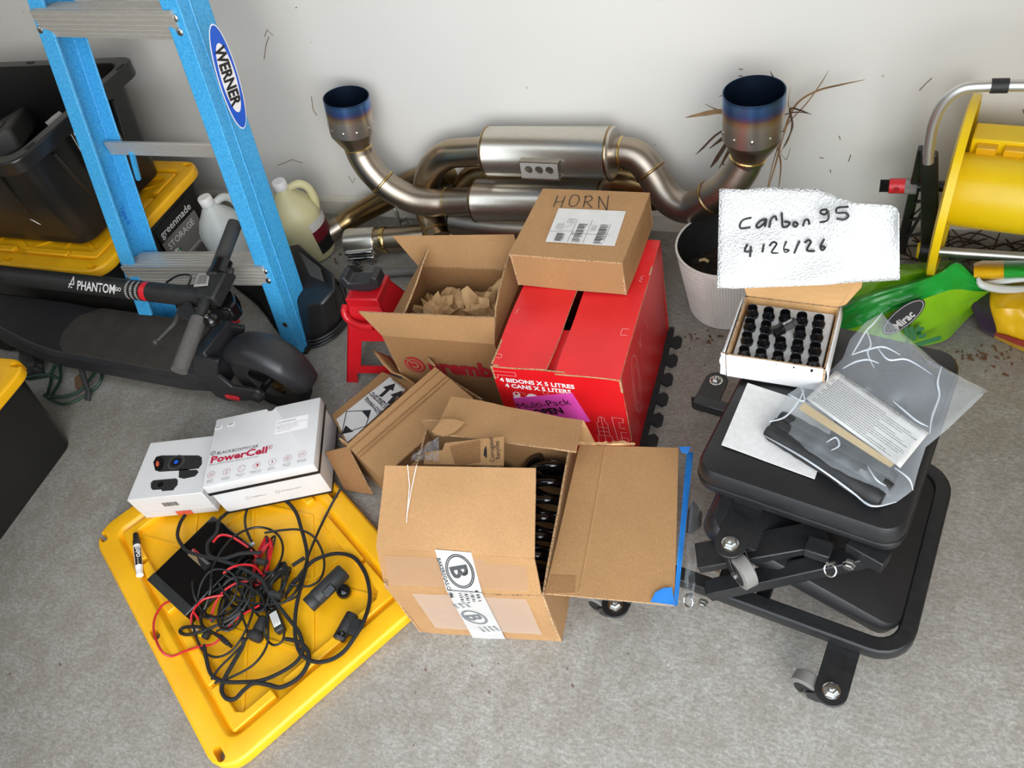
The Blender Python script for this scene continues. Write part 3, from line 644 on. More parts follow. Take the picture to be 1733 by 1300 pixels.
    a, b = onf(262, 992), onf(695, 955); ang = math.atan2(b[1]-a[1], b[0]-a[0]); lf = Fr(g(a[0], a[1], .0014), g.ex*math.cos(ang)+g.ey*math.sin(ang), g.ez.cross(g.ex*math.cos(ang)+g.ey*math.sin(ang)))
    text('Multi-Pack', lf, .0285, 'black_print', lb, bold=0., sx=(b[0]-a[0])/.125); text('OPEN', lf.at(.03, -.026, 0), .0285, 'black_print', lb, bold=.04, sx=1.)
    return f, w
RED, REDW = red_carton()
def horn_box():
    z0, h = .306, .092; f = yawf((-.7195, 1.1855, z0), .3); w, d = .256, .232
    T = thing('cardboard_box', f(w/2, d/2, 0), 'closed brown cardboard box marked HORN standing on the red carton', 'box', 'cardboard boxes')
    for nm, q in (('front_panel', (f(0, 0, 0), f(w, 0, 0), f(w, 0, h), f(0, 0, h))), ('side_panel', (f(w, 0, 0), f(w, d, 0), f(w, d, h), f(w, 0, h))), ('side_panel', (f(0, d, 0), f(0, 0, 0), f(0, 0, h), f(0, d, h))),
                  ('back_panel', (f(w, d, 0), f(0, d, 0), f(0, d, h), f(w, d, h)))):
        m = MB(); m.sheet(q, TH, 6, 4, .0025, 8, 2); m.build(nm, ['cardboard', 'corrugated_edge'], T)
    m = MB(); m.sheet((f(-.001, -.002, h+.002), f(w+.001, -.002, h+.002), f(w+.001, d, h+.002), f(-.001, d, h+.002)), TH, 8, 8, .0022, 7, 4); m.build('top_panel', ['cardboard_light', 'corrugated_edge'], T)
    g = Fr(f(0, 0, h+.0035), f.ex, f.ey)
    def q(x, y): p = P(*crop(500, 100, 2.888)(x, y), z0+h+.0035)-g.o; return (p.dot(g.ex), p.dot(g.ey))
    S_ = [[(1282, 668), (1262, 722)], [(1318, 672), (1298, 725)], [(1270, 700), (1312, 695)], [(1352, 668), (1340, 690), (1338, 712), (1350, 722), (1372, 716), (1388, 690), (1384, 670), (1366, 664), (1352, 668)],
          [(1420, 668), (1408, 724)], [(1412, 676), (1440, 668), (1452, 680), (1442, 694), (1414, 700)], [(1424, 700), (1450, 728)], [(1482, 730), (1484, 672), (1522, 738), (1530, 668)]]
    strokes([[q(*p) for p in s] for s in S_], g, .0022, 'black_print', T, 'handwriting')
    lab = [q(1287, 730), q(1616, 745), q(1560, 915), q(1222, 893)]; lb = patch(g.at(0, 0, .0002), lab, 'label_white', T, 'shipping_label')
    lf = quadframe(g(lab[3][0], lab[3][1], .0008), g(lab[2][0], lab[2][1], .0008), g(lab[0][0], lab[0][1], .0008)); lw, lh = .138, .082
    for a in (.018, .058, .108): bars(lf, a, a+.022, .004, (.03 if a < .02 else .066), 30, 'black_print', lb, vert=False, seed=int(a*1000))
    strokes([rect(.03, .045, .066, .08)+[(.03, .066)], [(.034, .07), (.041, .07), (.041, .073), (.034, .073), (.034, .077), (.041, .077)], [(.05, .004), (.05, .08)], [(.085, .004), (.085, .08)], [(.0, .034), (.05, .04)], [(.03, .05), (.045, .062)], [(.05, .03), (.136, .034)], [(.09, .05), (.1, .05)], [(.13, .01), (.13, .07)]], lf, .0007, 'black_print', lb, 'label_line')
    for i in range(7):
        y = .044+i*.003; strokes([[(.008, y), (.026, y)], [(.088+.003*(i % 2), y), (.102, y)], [(.052, y*.6), (.056, y*.6)]], lf, .0006, 'grey_print', lb, 'label_line')
    gs = Fr(f(w+.002, 0, 0), f.ey, f.ez)
    strokes([[(.05+.012*i, .02), (.056+.012*i, .075)] for i in range(10)], gs, .0008, 'brown_print', T, 'crease')
horn_box()
def paper_box():
    z = .25; FL = P(646, 567.5, z); FR = Vector((-.735, 1.056, z)); f = Fr((FL.x, FL.y, 0), (FR.x-FL.x, .018, 0)); w = (FR-FL).length-.004; d, h = .245, z
    T = thing('cardboard_box', f(w/2, d/2, 0), 'open cardboard box full of crumpled kraft paper left of the red carton', 'box', 'cardboard boxes')
    for nm, q in (('front_panel', (f(0, 0, 0), f(w, 0, 0), f(w, 0, h), f(0, 0, h))), ('side_panel', (f(w, 0, 0), f(w, d, 0), f(w, d, h), f(w, 0, h))), ('side_panel', (f(0, d, 0), f(0, 0, 0), f(0, 0, h), f(0, d, h))),
                  ('back_panel', (f(w, d, 0), f(0, d, 0), f(0, d, h), f(w, d, h)))):
        m = MB(); m.sheet(q, TH, 4, 4, .002, 8, 6); m.build(nm, ['cardboard_dark', 'corrugated_edge'], T)
    m = MB(); m.sheet((f(0, 0, .01), f(w, 0, .01), f(w, d, .01), f(0, d, .01)), TH); m.build('bottom', ['cardboard_dark', 'corrugated_edge'], T)
    k = crop(560, 380, 4.644)
    a, b = k(215, 695), k(1285, 738)
    m = MB(); m.sheet((f(0, -.001, h), f(w, -.001, h), P(*b, .318), P(*a, .318)), TH, 8, 3, .004, 8, 8); m.build('flap', ['cardboard', 'corrugated_edge'], T)
    m = MB(); m.sheet((f(w, d, h), f(0, d, h), P(*k(487, 90), .313), P(*k(1440, 78), .313)), TH, 8, 4, .003, 8, 1); m.build('flap', ['cardboard', 'corrugated_edge'], T)
    m = MB(); m.sheet((f(0, d, h), f(0, 0.0, h), P(*k(566, 716), .305), P(*k(758, 190), .305)), TH, 4, 3, .003, 8, 3); m.build('flap', ['cardboard', 'corrugated_edge'], T)
    m = MB(); m.sheet((f(w, 0, h), f(w, d, h), P(*k(1400, 248), .30), P(*k(1300, 650), .30)), TH, 4, 3, .003, 8, 5); m.build('flap', ['cardboard', 'corrugated_edge'], T)
    for cx, cy, r, sd in ((.3, .52, .085, 1), (.7, .58, .095, 5), (.64, .22, .068, 9), (.22, .2, .06, 14)):    # crumpled paper wads
        m = MB(); bmesh.ops.create_icosphere(m.b, subdivisions=4, radius=1.0)
        c = f(w*cx, d*cy, .172)
        for v in m.b.verts:
            dr = v.co.normalized(); n1 = abs(noise.noise(dr*2.1+Vector((sd, 0, 0)))); n2 = noise.cell(dr*3.4+Vector((0, sd, 0))); n3 = abs(noise.noise(dr*5+Vector((0, 0, sd))))
            q = dr*(.75+.45*n1+.25*n2-.35*n3)
            q = Vector((q.x*r*1.15, q.y*r*1.1, q.z*r*.85))+c-f.o; X_, Y_ = min(max(q.dot(f.ex), .007), w-.007), min(max(q.dot(f.ey), .007), d-.007); v.co = f(X_, Y_, q.z)
        o = m.build('kraft_paper', 'kraft_paper', smooth=False); tag(o, ('crumpled kraft paper wad at the left in the open box', 'biggest crumpled kraft paper wad, at the right in the open box', 'crumpled kraft paper wad at the front right in the box', 'small crumpled kraft paper wad in the box front left corner')[(1, 5, 9, 14).index(sd)], 'packing paper', 'kraft paper in the open box')
    # red wheel logo and name on the front
    g = Fr(f(0, -.0022, 0), f.ex, f.ez)
    def onf(x, y):
        u, v = k(x, y); r = Vector(_ray(u, v)); t = (g.o-Vector((0, 0, HC))).dot(g.ez)/r.dot(g.ez); p_ = Vector((0, 0, HC))+r*t-g.o; return (p_.dot(g.ex), p_.dot(g.ey))
    c = onf(660, 1102); R = .0275
    lg = patch(g, circ(c[0], c[1], R, 32), 'dark_red_print', T, 'logo'); gg = g.at(0, 0, .0005)
    def ring(r0, r1, a0, a1):
        m = MB(); n = 24
        for i in range(n):
            t0, t1 = (math.radians(a0+(a1-a0)*j/n) for j in (i, i+1)); m.face([m.v(gg(c[0]+r*math.cos(t), c[1]+r*math.sin(t), .0004)) for r, t in ((r0, t0), (r1, t0), (r1, t1), (r0, t1))])
        m.build('logo_gap', 'cardboard_dark', lg, smooth=False, recalc=False)
    ring(R*.68, R*.8, 150, 480); ring(R*.25, R*.42, -150, 120); patch(gg, [(c[0]-R*.8, c[1]+R*.75), (c[0]-R*.65, c[1]+R*.85), (c[0]-R*.1, c[1]+R*.3), (c[0]-R*.2, c[1]+R*.2)], 'cardboard_dark', lg, 'logo_gap')
    text('brembo', g.at(c[0]+.036, c[1]-.02, 0), .066, 'dark_red_print', T, bold=.045, sx=.95)
paper_box()

# ================================================================== FRONT CARTON WITH COIL SPRINGS
def spring_box():
    bl, br = Vector((-.741, .461, 0)), Vector((-.446, .523, 0)); f = Fr(bl, br-bl); w = (br-bl).length; d = .36; h = .2
    T = thing('cardboard_box', f(w/2, d/2, 0), 'open taped cardboard box at the front with black coil springs inside', 'box', 'cardboard boxes')
    k = crop(550, 550, 2.363)
    M2 = ['cardboard_light', 'corrugated_edge']
    m = MB(); m.sheet((f(0, 0, 0), f(w, 0, 0), f(w, 0, h), f(0, 0, h)), TH, 10, 6, .006, 7, 2); m.build('front_panel', M2, T)
    m = MB(); m.sheet((f(w, 0, 0), f(w+.015, d, 0), f(w+.015, d, h), f(w, 0, h)), TH, 6, 5, .006, 7, 4); m.build('side_panel', M2, T)
    m = MB(); m.sheet((f(0, d, 0), f(0, 0, 0), f(0, 0, h+.02), f(0, d, h+.02)), TH, 6, 5, .005, 7, 5); m.build('side_panel', M2, T)
    m = MB(); m.sheet((f(w+.015, d, 0), f(0, d, 0), f(0, d, h+.05), f(w+.015, d, h+.05)), TH, 6, 5, .005, 7, 6); m.build('back_panel', M2, T)
    m = MB(); m.sheet((f(0, 0, .008), f(w, 0, .008), f(w, d, .008), f(0, d, .008)), TH); m.build('bottom', M2, T)
    c1l, c1r = P(*k(205, 893), .27), P(*k(837, 935), .27); c2l, c2r = f(-.002, -.001, h), f(w-.002, -.001, h)
    # front flap: leaning lower band, then the creased upper leaf
    m = MB(); m.sheet((c2l, P(*k(866, 1080), h+.002), c1r, c1l), TH, 10, 3, .004, 8, 3); m.build('flap_band', ['cardboard', 'corrugated_edge'], T)
    tl, tr = P(*k(240, 562), .34), P(*k(842, 572), .34)
    m = MB(); m.sheet((c1l, c1r, tr, tl), TH, 14, 10, .005, 9, 11, .006); m.build('flap', M2, T)
    # back flap folded over
    r0, r1 = P(*k(505, 286), .285), P(*k(1030, 380), .265); e0, e1 = P(*k(432, 432), .30), P(*k(1004, 506), .285)
    bk0, bk1 = f(0, d, h+.05), f(w+.015, d, h+.05)
    m = MB(); m.sheet((e0, e1, r1, r0), TH, 12, 6, .007, 12, 7); m.build('flap', M2, T)
    m = MB(); m.sheet((P(*k(1000, 470), .262), P(*k(1078, 470), .2), r1+Vector((.002, 0, -.002)), r1+Vector((-.03, .002, -.004))), TH*.8, 3, 3, .003, 9); m.build('flap_fold', M2, T)
    m = MB()
    tp = [P(*k(x, y), .304) for x, y in ((428, 430), (470, 380), (520, 380), (560, 392), (520, 430), (470, 448))]
    m.prism(tp, (0, 0, .003)); m.build('torn_corner', M2, T, smooth=False)
    # torn single-face liner with the recycling print, lying across the opening
    pts = [k(395, 556), k(400, 510), k(470, 500), k(480, 472), k(630, 455), k(716, 446), k(714, 562)]
    inn = f
    m = MB(); m.prism([P(u, v, .305) for u, v in pts], (0, 0, -.004)); ln = m.build('inner_flap', M2, T, smooth=False)
    for i in range(9):
        a = k(500+3*i, 492+i*8.5); b = k(620, 468+i*9.5); m = MB(); m.tube([P(*a, .3055), P(*b, .3055)], .0026, 5); m.build('flute', 'cardboard_dark', ln)
    o = P(*k(690, 545), .3058); up = (P(*k(685, 480), .3058)-o).normalized(); lf = Fr(o, up, Vector((-up.y, up.x, 0)))
    text('Corrugated', lf.at(.0, .0055, 0), .0125, 'brown_print', ln, bold=.01); text('Recycles', lf.at(.004, -.0055, 0), .0125, 'brown_print', ln, bold=.01)
    patch(lf, [(.012, .021), (.02, .026), (.032, .0245), (.042, .02), (.03, .0195), (.02, .0195)], 'black_print', ln, 'leaf_mark')
    # right flap laid out flat, with its creases
    z = .2
    q = [P(*k(1018, 482), z+.002), P(*k(880, 1076), z), P(*k(1398, 1120), z-.002), P(*k(1414, 492), z+.0)]
    m = MB(); m.sheet((q[1], q[2], q[3], q[0]), TH, 12, 10, .004, 6, 9); fl = m.build('flap', ['cardboard', 'corrugated_edge'], T)
    m = MB(); m.tube([P(*k(1120, 490), z+.0022), P(*k(1095, 640), z+.0022), P(*k(1062, 830), z+.0022), P(*k(1018, 1068), z+.0022)], .0018, 5); m.build('crease', 'cardboard_light', fl)
    m = MB(); m.sheet((P(*k(882, 1075), z+.003), P(*k(998, 1072), z+.003), P(*k(1002, 1004), z+.003), P(*k(905, 1000), z+.003)), .002); m.build('patch', ['cardboard_dark', 'corrugated_edge'], fl)
    # blue tape along the right edge and the corner
    n = crop(860, 740, 3.713)
    m = MB(); m.prism([P(*n(x, y), z+.0025) for x, y in ((895, 1035), (925, 975), (980, 948), (1030, 945), (1046, 1058))], (0, 0, .0008)); m.build('blue_tape', 'tape_blue', fl, smooth=False)
    m = MB(); m.grid(lambda u, v: P(*n((1122-(1122-1038)*u)+v*(42-16*u), 95+u*965), z-.001-v*.012+.004*noise.noise(Vector((u*9, v*2, 0)))), 16, 3); m.build('blue_tape', 'tape_blue', fl)
    m = MB(); m.prism([P(*n(x, y), z+.0015) for x, y in ((1072, 62), (1148, 60), (1128, 108), (1090, 96))], (0, 0, .0008)); m.build('blue_tape', 'tape_blue', fl, smooth=False)
    # torn clear packing tape hanging off the flap
    m = MB(); m.grid(lambda u, v: P(*n(1150-u*55+v*(70+40*noise.noise(Vector((u*6, 1, 0)))), 330+u*720), z-.01-v*.03+.02*noise.noise(Vector((u*7, v*3, 2)))), 16, 5); m.build('torn_tape', 'clear_tape', fl)
    m = MB(); m.grid(lambda u, v: P(*n(430+u*600+8*noise.noise(Vector((u*8, v, 0))), 985+u*60+v*(25+14*noise.noise(Vector((u*9, 0, 3))))), z-.006-v*.01), 18, 2); m.build('torn_tape', 'clear_tape', fl)
    m = MB(); m.prism([P(*n(x, y), z-.07) for x, y in ((1195, 775), (1235, 695), (1280, 672), (1335, 850), (1260, 835))], (0, 0, .003)); m.build('torn_liner', 'cardboard_light', fl, smooth=False)
    m = MB(); m.prism([P(*n(x, y), z-.05) for x, y in ((1118, 600), (1130, 460), (1165, 400), (1222, 480), (1215, 560), (1150, 610))], (0, 0, .002)); m.build('torn_liner', 'dark_grey', fl, smooth=False)
    # ragged liner at the flap's far edge
    m = MB(); m.grid(lambda u, v: P(*k(1010+u*230, 482-v*(10+26*abs(noise.noise(Vector((u*7, 3, 0)))))), z+.003+.006*noise.noise(Vector((u*9, v, 0)))), 16, 2); m.build('torn_liner', 'kraft_paper', fl)
    # packing tape on the front
    g = Fr(f(0, -.0035, 0), f.ex, f.ez)
    def onf(x, y):
        u, v = k(x, y); r = Vector(_ray(u, v)); t = (g.o-Vector((0, 0, HC))).dot(g.ez)/r.dot(g.ez); p_ = Vector((0, 0, HC))+r*t-g.o; return (p_.dot(g.ex), p_.dot(g.ey))
    fb = quadframe(c2l, c2r, c1l); fb.o = c2l-fb.ez*-.0
    nb = (c2r-c2l).cross(c1l-c2l).normalized()
    if nb.y > 0: nb = -nb
    gb = Fr(c2l+nb*.004, c2r-c2l, None, nb)
    def onb(x, y):
        u, v = k(x, y); r = Vector(_ray(u, v)); t = (gb.o-Vector((0, 0, HC))).dot(nb)/r.dot(nb); p_ = Vector((0, 0, HC))+r*t-gb.o; return (p_.dot(gb.ex), p_.dot(gb.ey))
    ta = patch(gb, [onb(440, 898), onb(585, 910), onb(628, 1070), onb(486, 1062)], 'tape_grey', T, 'printed_tape')
    tb = patch(g, [onf(486, 1062), onf(628, 1072), onf(722, 1256), onf(592, 1252)], 'tape_grey', T, 'printed_tape')
    for tape, fr_, fn, cx, cy, rx, ry, rot in ((ta, gb, onb, 540, 985, .026, .034, -78), (tb, g, onf, 598, 1168, .023, .03, -74)):
        c = fn(cx, cy); a = math.radians(rot); lf = Fr(fr_(c[0], c[1], .0006), fr_.ex*math.cos(a)+fr_.ey*math.sin(a), None, fr_.ez)
        strokes([circ(0, 0, ry, 26, rx), circ(0, 0, ry*.9, 26, rx*.88)], lf, .0022, 'black_print', tape, 'emblem')
        t_ = text('B', lf.at(-.0135, -.0165, 0), .046, 'black_print', tape, bold=.035)
        if tape == ta: text('BAKERSGAS.COM', lf.at(-.033, -.036, 0), .0105, 'black_print', tape, bold=.03)
        for i in range(4): bars(lf, .042, .066, .016-.011*i, .022-.011*i, 6, 'black_print', tape, 'tape_print', True, i+1)
        if tape == tb:
            for i in range(3): bars(lf, -.062, -.042, .012-.013*i, .019-.013*i, 5, 'black_print', tape, 'tape_print', True, i+7)
    m = MB(); m.grid(lambda u, v: f(.05+u*.22, -.0052-.0012*noise.noise(Vector((u*6, v*4, 5))), .04+v*.155), 8, 6); m.build('clear_tape', 'clear_tape', T)
    m = MB(); m.grid(lambda u, v: gb(.01+u*.27, .012+v*.06, .0012+.001*noise.noise(Vector((u*6, v*4, 5)))), 8, 4); m.build('clear_tape', 'clear_tape', T)
    # glossy string-like tape creases on the top leaf
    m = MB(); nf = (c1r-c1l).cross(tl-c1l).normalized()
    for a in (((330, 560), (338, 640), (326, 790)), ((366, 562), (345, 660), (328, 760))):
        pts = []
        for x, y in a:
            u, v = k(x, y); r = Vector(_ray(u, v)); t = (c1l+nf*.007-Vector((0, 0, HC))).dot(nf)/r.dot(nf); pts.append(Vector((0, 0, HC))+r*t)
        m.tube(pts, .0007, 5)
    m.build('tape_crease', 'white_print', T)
    # plastic wrap peeping out at the back left
    m = MB(); m.grid(lambda u, v: P(*k(345+u*110, 545-v*80*(u+.25)+20*noise.noise(Vector((u*4, v*4, 8)))), .31+.03*noise.noise(Vector((u*5, v*5, 1)))), 10, 8); o = m.build('plastic_wrap', 'clear_plastic'); tag(o, 'crinkled clear plastic wrap sticking out of the coil spring box', 'plastic wrap')
    # coil springs
    def coil(ax0, ax1, r, wire, turns, name, label):
        ax = (ax1-ax0); L = ax.length; fr_ = Fr(ax0, ax, None, (0, 0, 1)); n = int(turns*22); pts = []
        for i in range(n+1):
            t = i/n; a = 2*PI*turns*t; tt = min(max((t-.06)/.88, 0), 1); pts.append(fr_(L*tt, math.cos(a)*r, math.sin(a)*r))
        m = MB(); m.tube(pts, wire, 10); o = m.build(name, 'coil_black'); tag(o, label, 'coil spring', 'coil springs in the front box')
    coil(f(.243, .045, .075), f(.257, .345, .088), .052, .0085, 8.2, 'coil_spring', 'black glossy coil spring visible in the right of the open front box')
    coil(f(.12, .045, .075), f(.125, .345, .075), .052, .0085, 8.2, 'coil_spring', 'black coil spring deeper in the front box, under its top flap')
    m = MB(); m.lathe(Fr(f(.258, .352, .088), f.ey, None, (0, 0, 1)), [(.03, -.01), (.034, -.004), (.02, .006), (.011, .01), (.011, .03), (.004, .034)], 16, 'x'); b = m.build('shock_absorber', 'gloss_black'); tag(b, 'black strut top peeping above the coil spring in the front box', 'strut')
spring_box()

# ================================================================== SMALL OPEN BOX WITH THE ARROW LABEL
def arrow_box():
    a = Vector((.395, .919, 0)).normalized(); b = Vector((a.y, -a.x, 0)); o = Vector((-1.075, .80, 0)); f = Fr(o, b, a); w, d, h = .21, .285, .13
    k = crop(560, 590, 5.416); K = crop(550, 550, 2.363); M2 = ['cardboard', 'corrugated_edge']
    T = thing('cardboard_box', f(w/2, d/2, 0), 'open cardboard box with black arrow label beside the white boxes', 'box', 'cardboard boxes')
    hl, hr = [P(*K(85, 480), .185), P(*K(441, 168), .185)], [P(*K(222, 610), .18), P(*K(592, 292), .18)]
    m = MB(); m.sheet((f(0, 0, 0), f(w, 0, 0), f(w, 0, h), f(0, 0, h)), TH, 3, 3, .003); m.build('end_panel', M2, T)
    m = MB(); m.sheet((f(w, d, 0), f(0, d, 0), f(0, d, h), f(w, d, h)), TH, 3, 3, .003); m.build('end_panel', M2, T)
    m = MB(); m.sheet((f(w, 0, 0), f(w, d, 0), f(w, d, h), f(w, 0, h)), TH, 3, 3, .003); m.build('side_panel', M2, T)
    m = MB(); m.sheet((f(0, d, 0), f(0, 0, 0), f(0, 0, .055), f(0, d, .055)), TH, 3, 3, .002); m.build('side_panel', M2, T)
    m = MB(); m.sheet((f(0, 0, .01), f(w, 0, .01), f(w, d, .01), f(0, d, .01)), TH); m.build('bottom', M2, T)
    m = MB(); m.sheet((hl[0], hr[0], hr[1], hl[1]), TH, 8, 10, .003, 7, 4, -.004); top = m.build('flap', ['cardboard_light', 'corrugated_edge'], T)
    m = MB()
    for t in (.13, .32, .4): m.tube([hl[0]*(1-t)+hr[0]*t+Vector((0, 0, .0012)), hl[1]*(1-t)+hr[1]*t+Vector((0, 0, .0012))], .0011, 4)
    m.build('crease', 'cardboard_dark', top)
    # label leaf, lying lower on the left
    z = .085
    q = [P(*k(10, 610), z-.01), P(*k(140, 870), z+.02), P(*k(800, 330), z+.02), P(*k(470, 215), z-.01)]
    m = MB(); m.sheet((q[0], q[1], q[2], q[3]), TH, 6, 8, .003, 8, 2); leaf = m.build('flap', M2, T)
    nl = (q[1]-q[0]).cross(q[3]-q[0]).normalized(); nl = nl if nl.z > 0 else -nl
    def onl(x, y, e=.0035):
        u, v = k(x, y); r = Vector(_ray(u, v)); t = (q[0]+nl*e-Vector((0, 0, HC))).dot(nl)/r.dot(nl); return Vector((0, 0, HC))+r*t
    m = MB(); m.prism([onl(x, y) for x, y in ((540, 262), (50, 648), (150, 862), (690, 372))], nl*.0004); lb = m.build('hazard_label', 'label_white', leaf, smooth=False)
    o_ = onl(300, 480, .0042); dx = (onl(420, 610, .0042)-o_).normalized(); lf = Fr(o_, dx, None, nl)
    def lp(x, y): p_ = onl(x, y, .0042)-lf.o; return (p_.dot(lf.ex), p_.dot(lf.ey))
    for ar in ([(440, 435), (505, 375), (478, 355), (590, 320), (570, 390), (545, 375), (470, 445)], [(515, 500), (570, 440), (545, 425), (660, 385), (635, 445), (612, 435), (545, 510)]): patch(lf, [lp(*p) for p in ar], 'black_print', lb, 'arrow')
    strokes([[lp(420, 432), lp(530, 530)], [lp(330, 440), lp(430, 610)], [lp(345, 405), lp(500, 560)]], lf, .0012, 'black_print', lb, 'label_rule')
    dm = [lp(145, 578), lp(365, 567), lp(322, 710), lp(98, 785)]; strokes([dm+[dm[0]]], lf, .0022, 'black_print', lb, 'diamond'); patch(lf, [lp(365, 567), lp(340, 640), lp(285, 575)], 'black_print', lb, 'diamond_corner'); patch(lf, [lp(98, 785), lp(135, 705), lp(205, 762)], 'black_print', lb, 'diamond_corner')
    for s_, p0, p1, sz in (('THIS END UP', (350, 425), (520, 560), .0175), ('FRAGILE LIQUID', (300, 470), (470, 620), .0135)):
        a0 = onl(*p0, .0042); dd = (onl(*p1, .0042)-a0).normalized(); text(s_, Fr(a0, dd, None, nl), sz, 'black_print', lb, bold=.012)
    # near flap bent down, far flap with the serrated edge
    n0, n1, n2, n3 = P(*K(0, 510), .1), P(*K(88, 488), .13), P(*K(190, 676), .03), P(*K(78, 660), .012)
    m = MB(); m.sheet((n3, n2, n1, n0), TH, 4, 6, .004, 9, 1, .01); m.build('flap', ['cardboard_dark', 'corrugated_edge'], T)
    pts = [P(*k(395, 15), .15), P(*k(480, 130), .14), P(*k(560, 210), .125), P(*k(650, 240), .12), P(*k(745, 310), .115)]
    m = MB(); n = len(pts)
    m.grid(lambda u, v: pts[min(int(u*(n-1)), n-2)].lerp(pts[min(int(u*(n-1)), n-2)+1], u*(n-1)-min(int(u*(n-1)), n-2))+Vector((.012*v, .03*v, -.055*v)), 12, 3); o2 = m.build('flap', ['cardboard', 'corrugated_edge'], T)
    md = o2.modifiers.new('t', 'SOLIDIFY'); md.thickness = .004
    m = MB(); m.sheet((P(*k(840, 95), .17), P(*k(880, 130), .16), P(*k(950, 165), .19), P(*k(890, 90), .19)), .003); m.build('flap_tab', M2, T)
    m = MB()
    for i in range(12):
        a0 = k(575+12*i, 262+9.5*i); m.tube([onl(a0[0]*5.416-560*5.416, a0[1]*5.416-590*5.416, .006), onl(a0[0]*5.416-560*5.416-14, a0[1]*5.416-590*5.416+28, .006)], .001, 4)
    m.build('perforation', 'cardboard_dark', leaf)
arrow_box()

# foam puzzle mat under the red carton
def mat_tile():
    T = thing('foam_mat', (-.55, 1.2, 0), 'black interlocking foam floor mat under the red carton', 'foam mat')
    m = MB(); f = RED; pts = [f(-.4, -.03, -.012), f(REDW+.012, -.03, -.012)]
    x = REDW+.012; y = -.03; k = 0; L = [(-.28, -.03)]
    e = []
    while y < .40:
        e += [(x, y), (x, y+.02), (x+.016, y+.012), (x+.026, y+.02), (x+.026, y+.042), (x+.016, y+.05), (x, y+.042)]; y += .062
    poly = [(-.28, -.03)]+e+[(x, .42), (-.28, .42)]
    m.prism([f(a, b, -.012) for a, b in poly], (0, 0, .0115)); m.build('mat_tile', 'foam_mat', T, smooth=False)
    m = MB()
    for i in range(18):
        yy = -.02+i*.024; m.tube([f(REDW+.001, yy, 0.0), f(REDW+.013, yy+.012, 0.0)], .0016, 4)
    m.build('tread', 'foam_mat', T)
mat_tile()
# ================================================================== YELLOW LID ON THE FLOOR AND THE THINGS ON IT
LE1, LE2 = Vector((.877, -.481, 0)), Vector((.481, .877, 0))
LF = Fr(LE1*-1.2885+LE2*-.1425+Vector((0, 0, .001)), LE1, LE2)
YT = thing('tote_lid', LF.o, 'yellow plastic tote lid lying flat on the floor under the tangled cables', 'lid')
tote_lid(YT, LF, .777, .525, .03, 'yellow_plastic', 'lid')
c_ = crop(220, 820, 3.4214)
ZL = .014
def PL(x, y, z): u, v = c_(x, y); return P(u, v, z)
CZ = .012

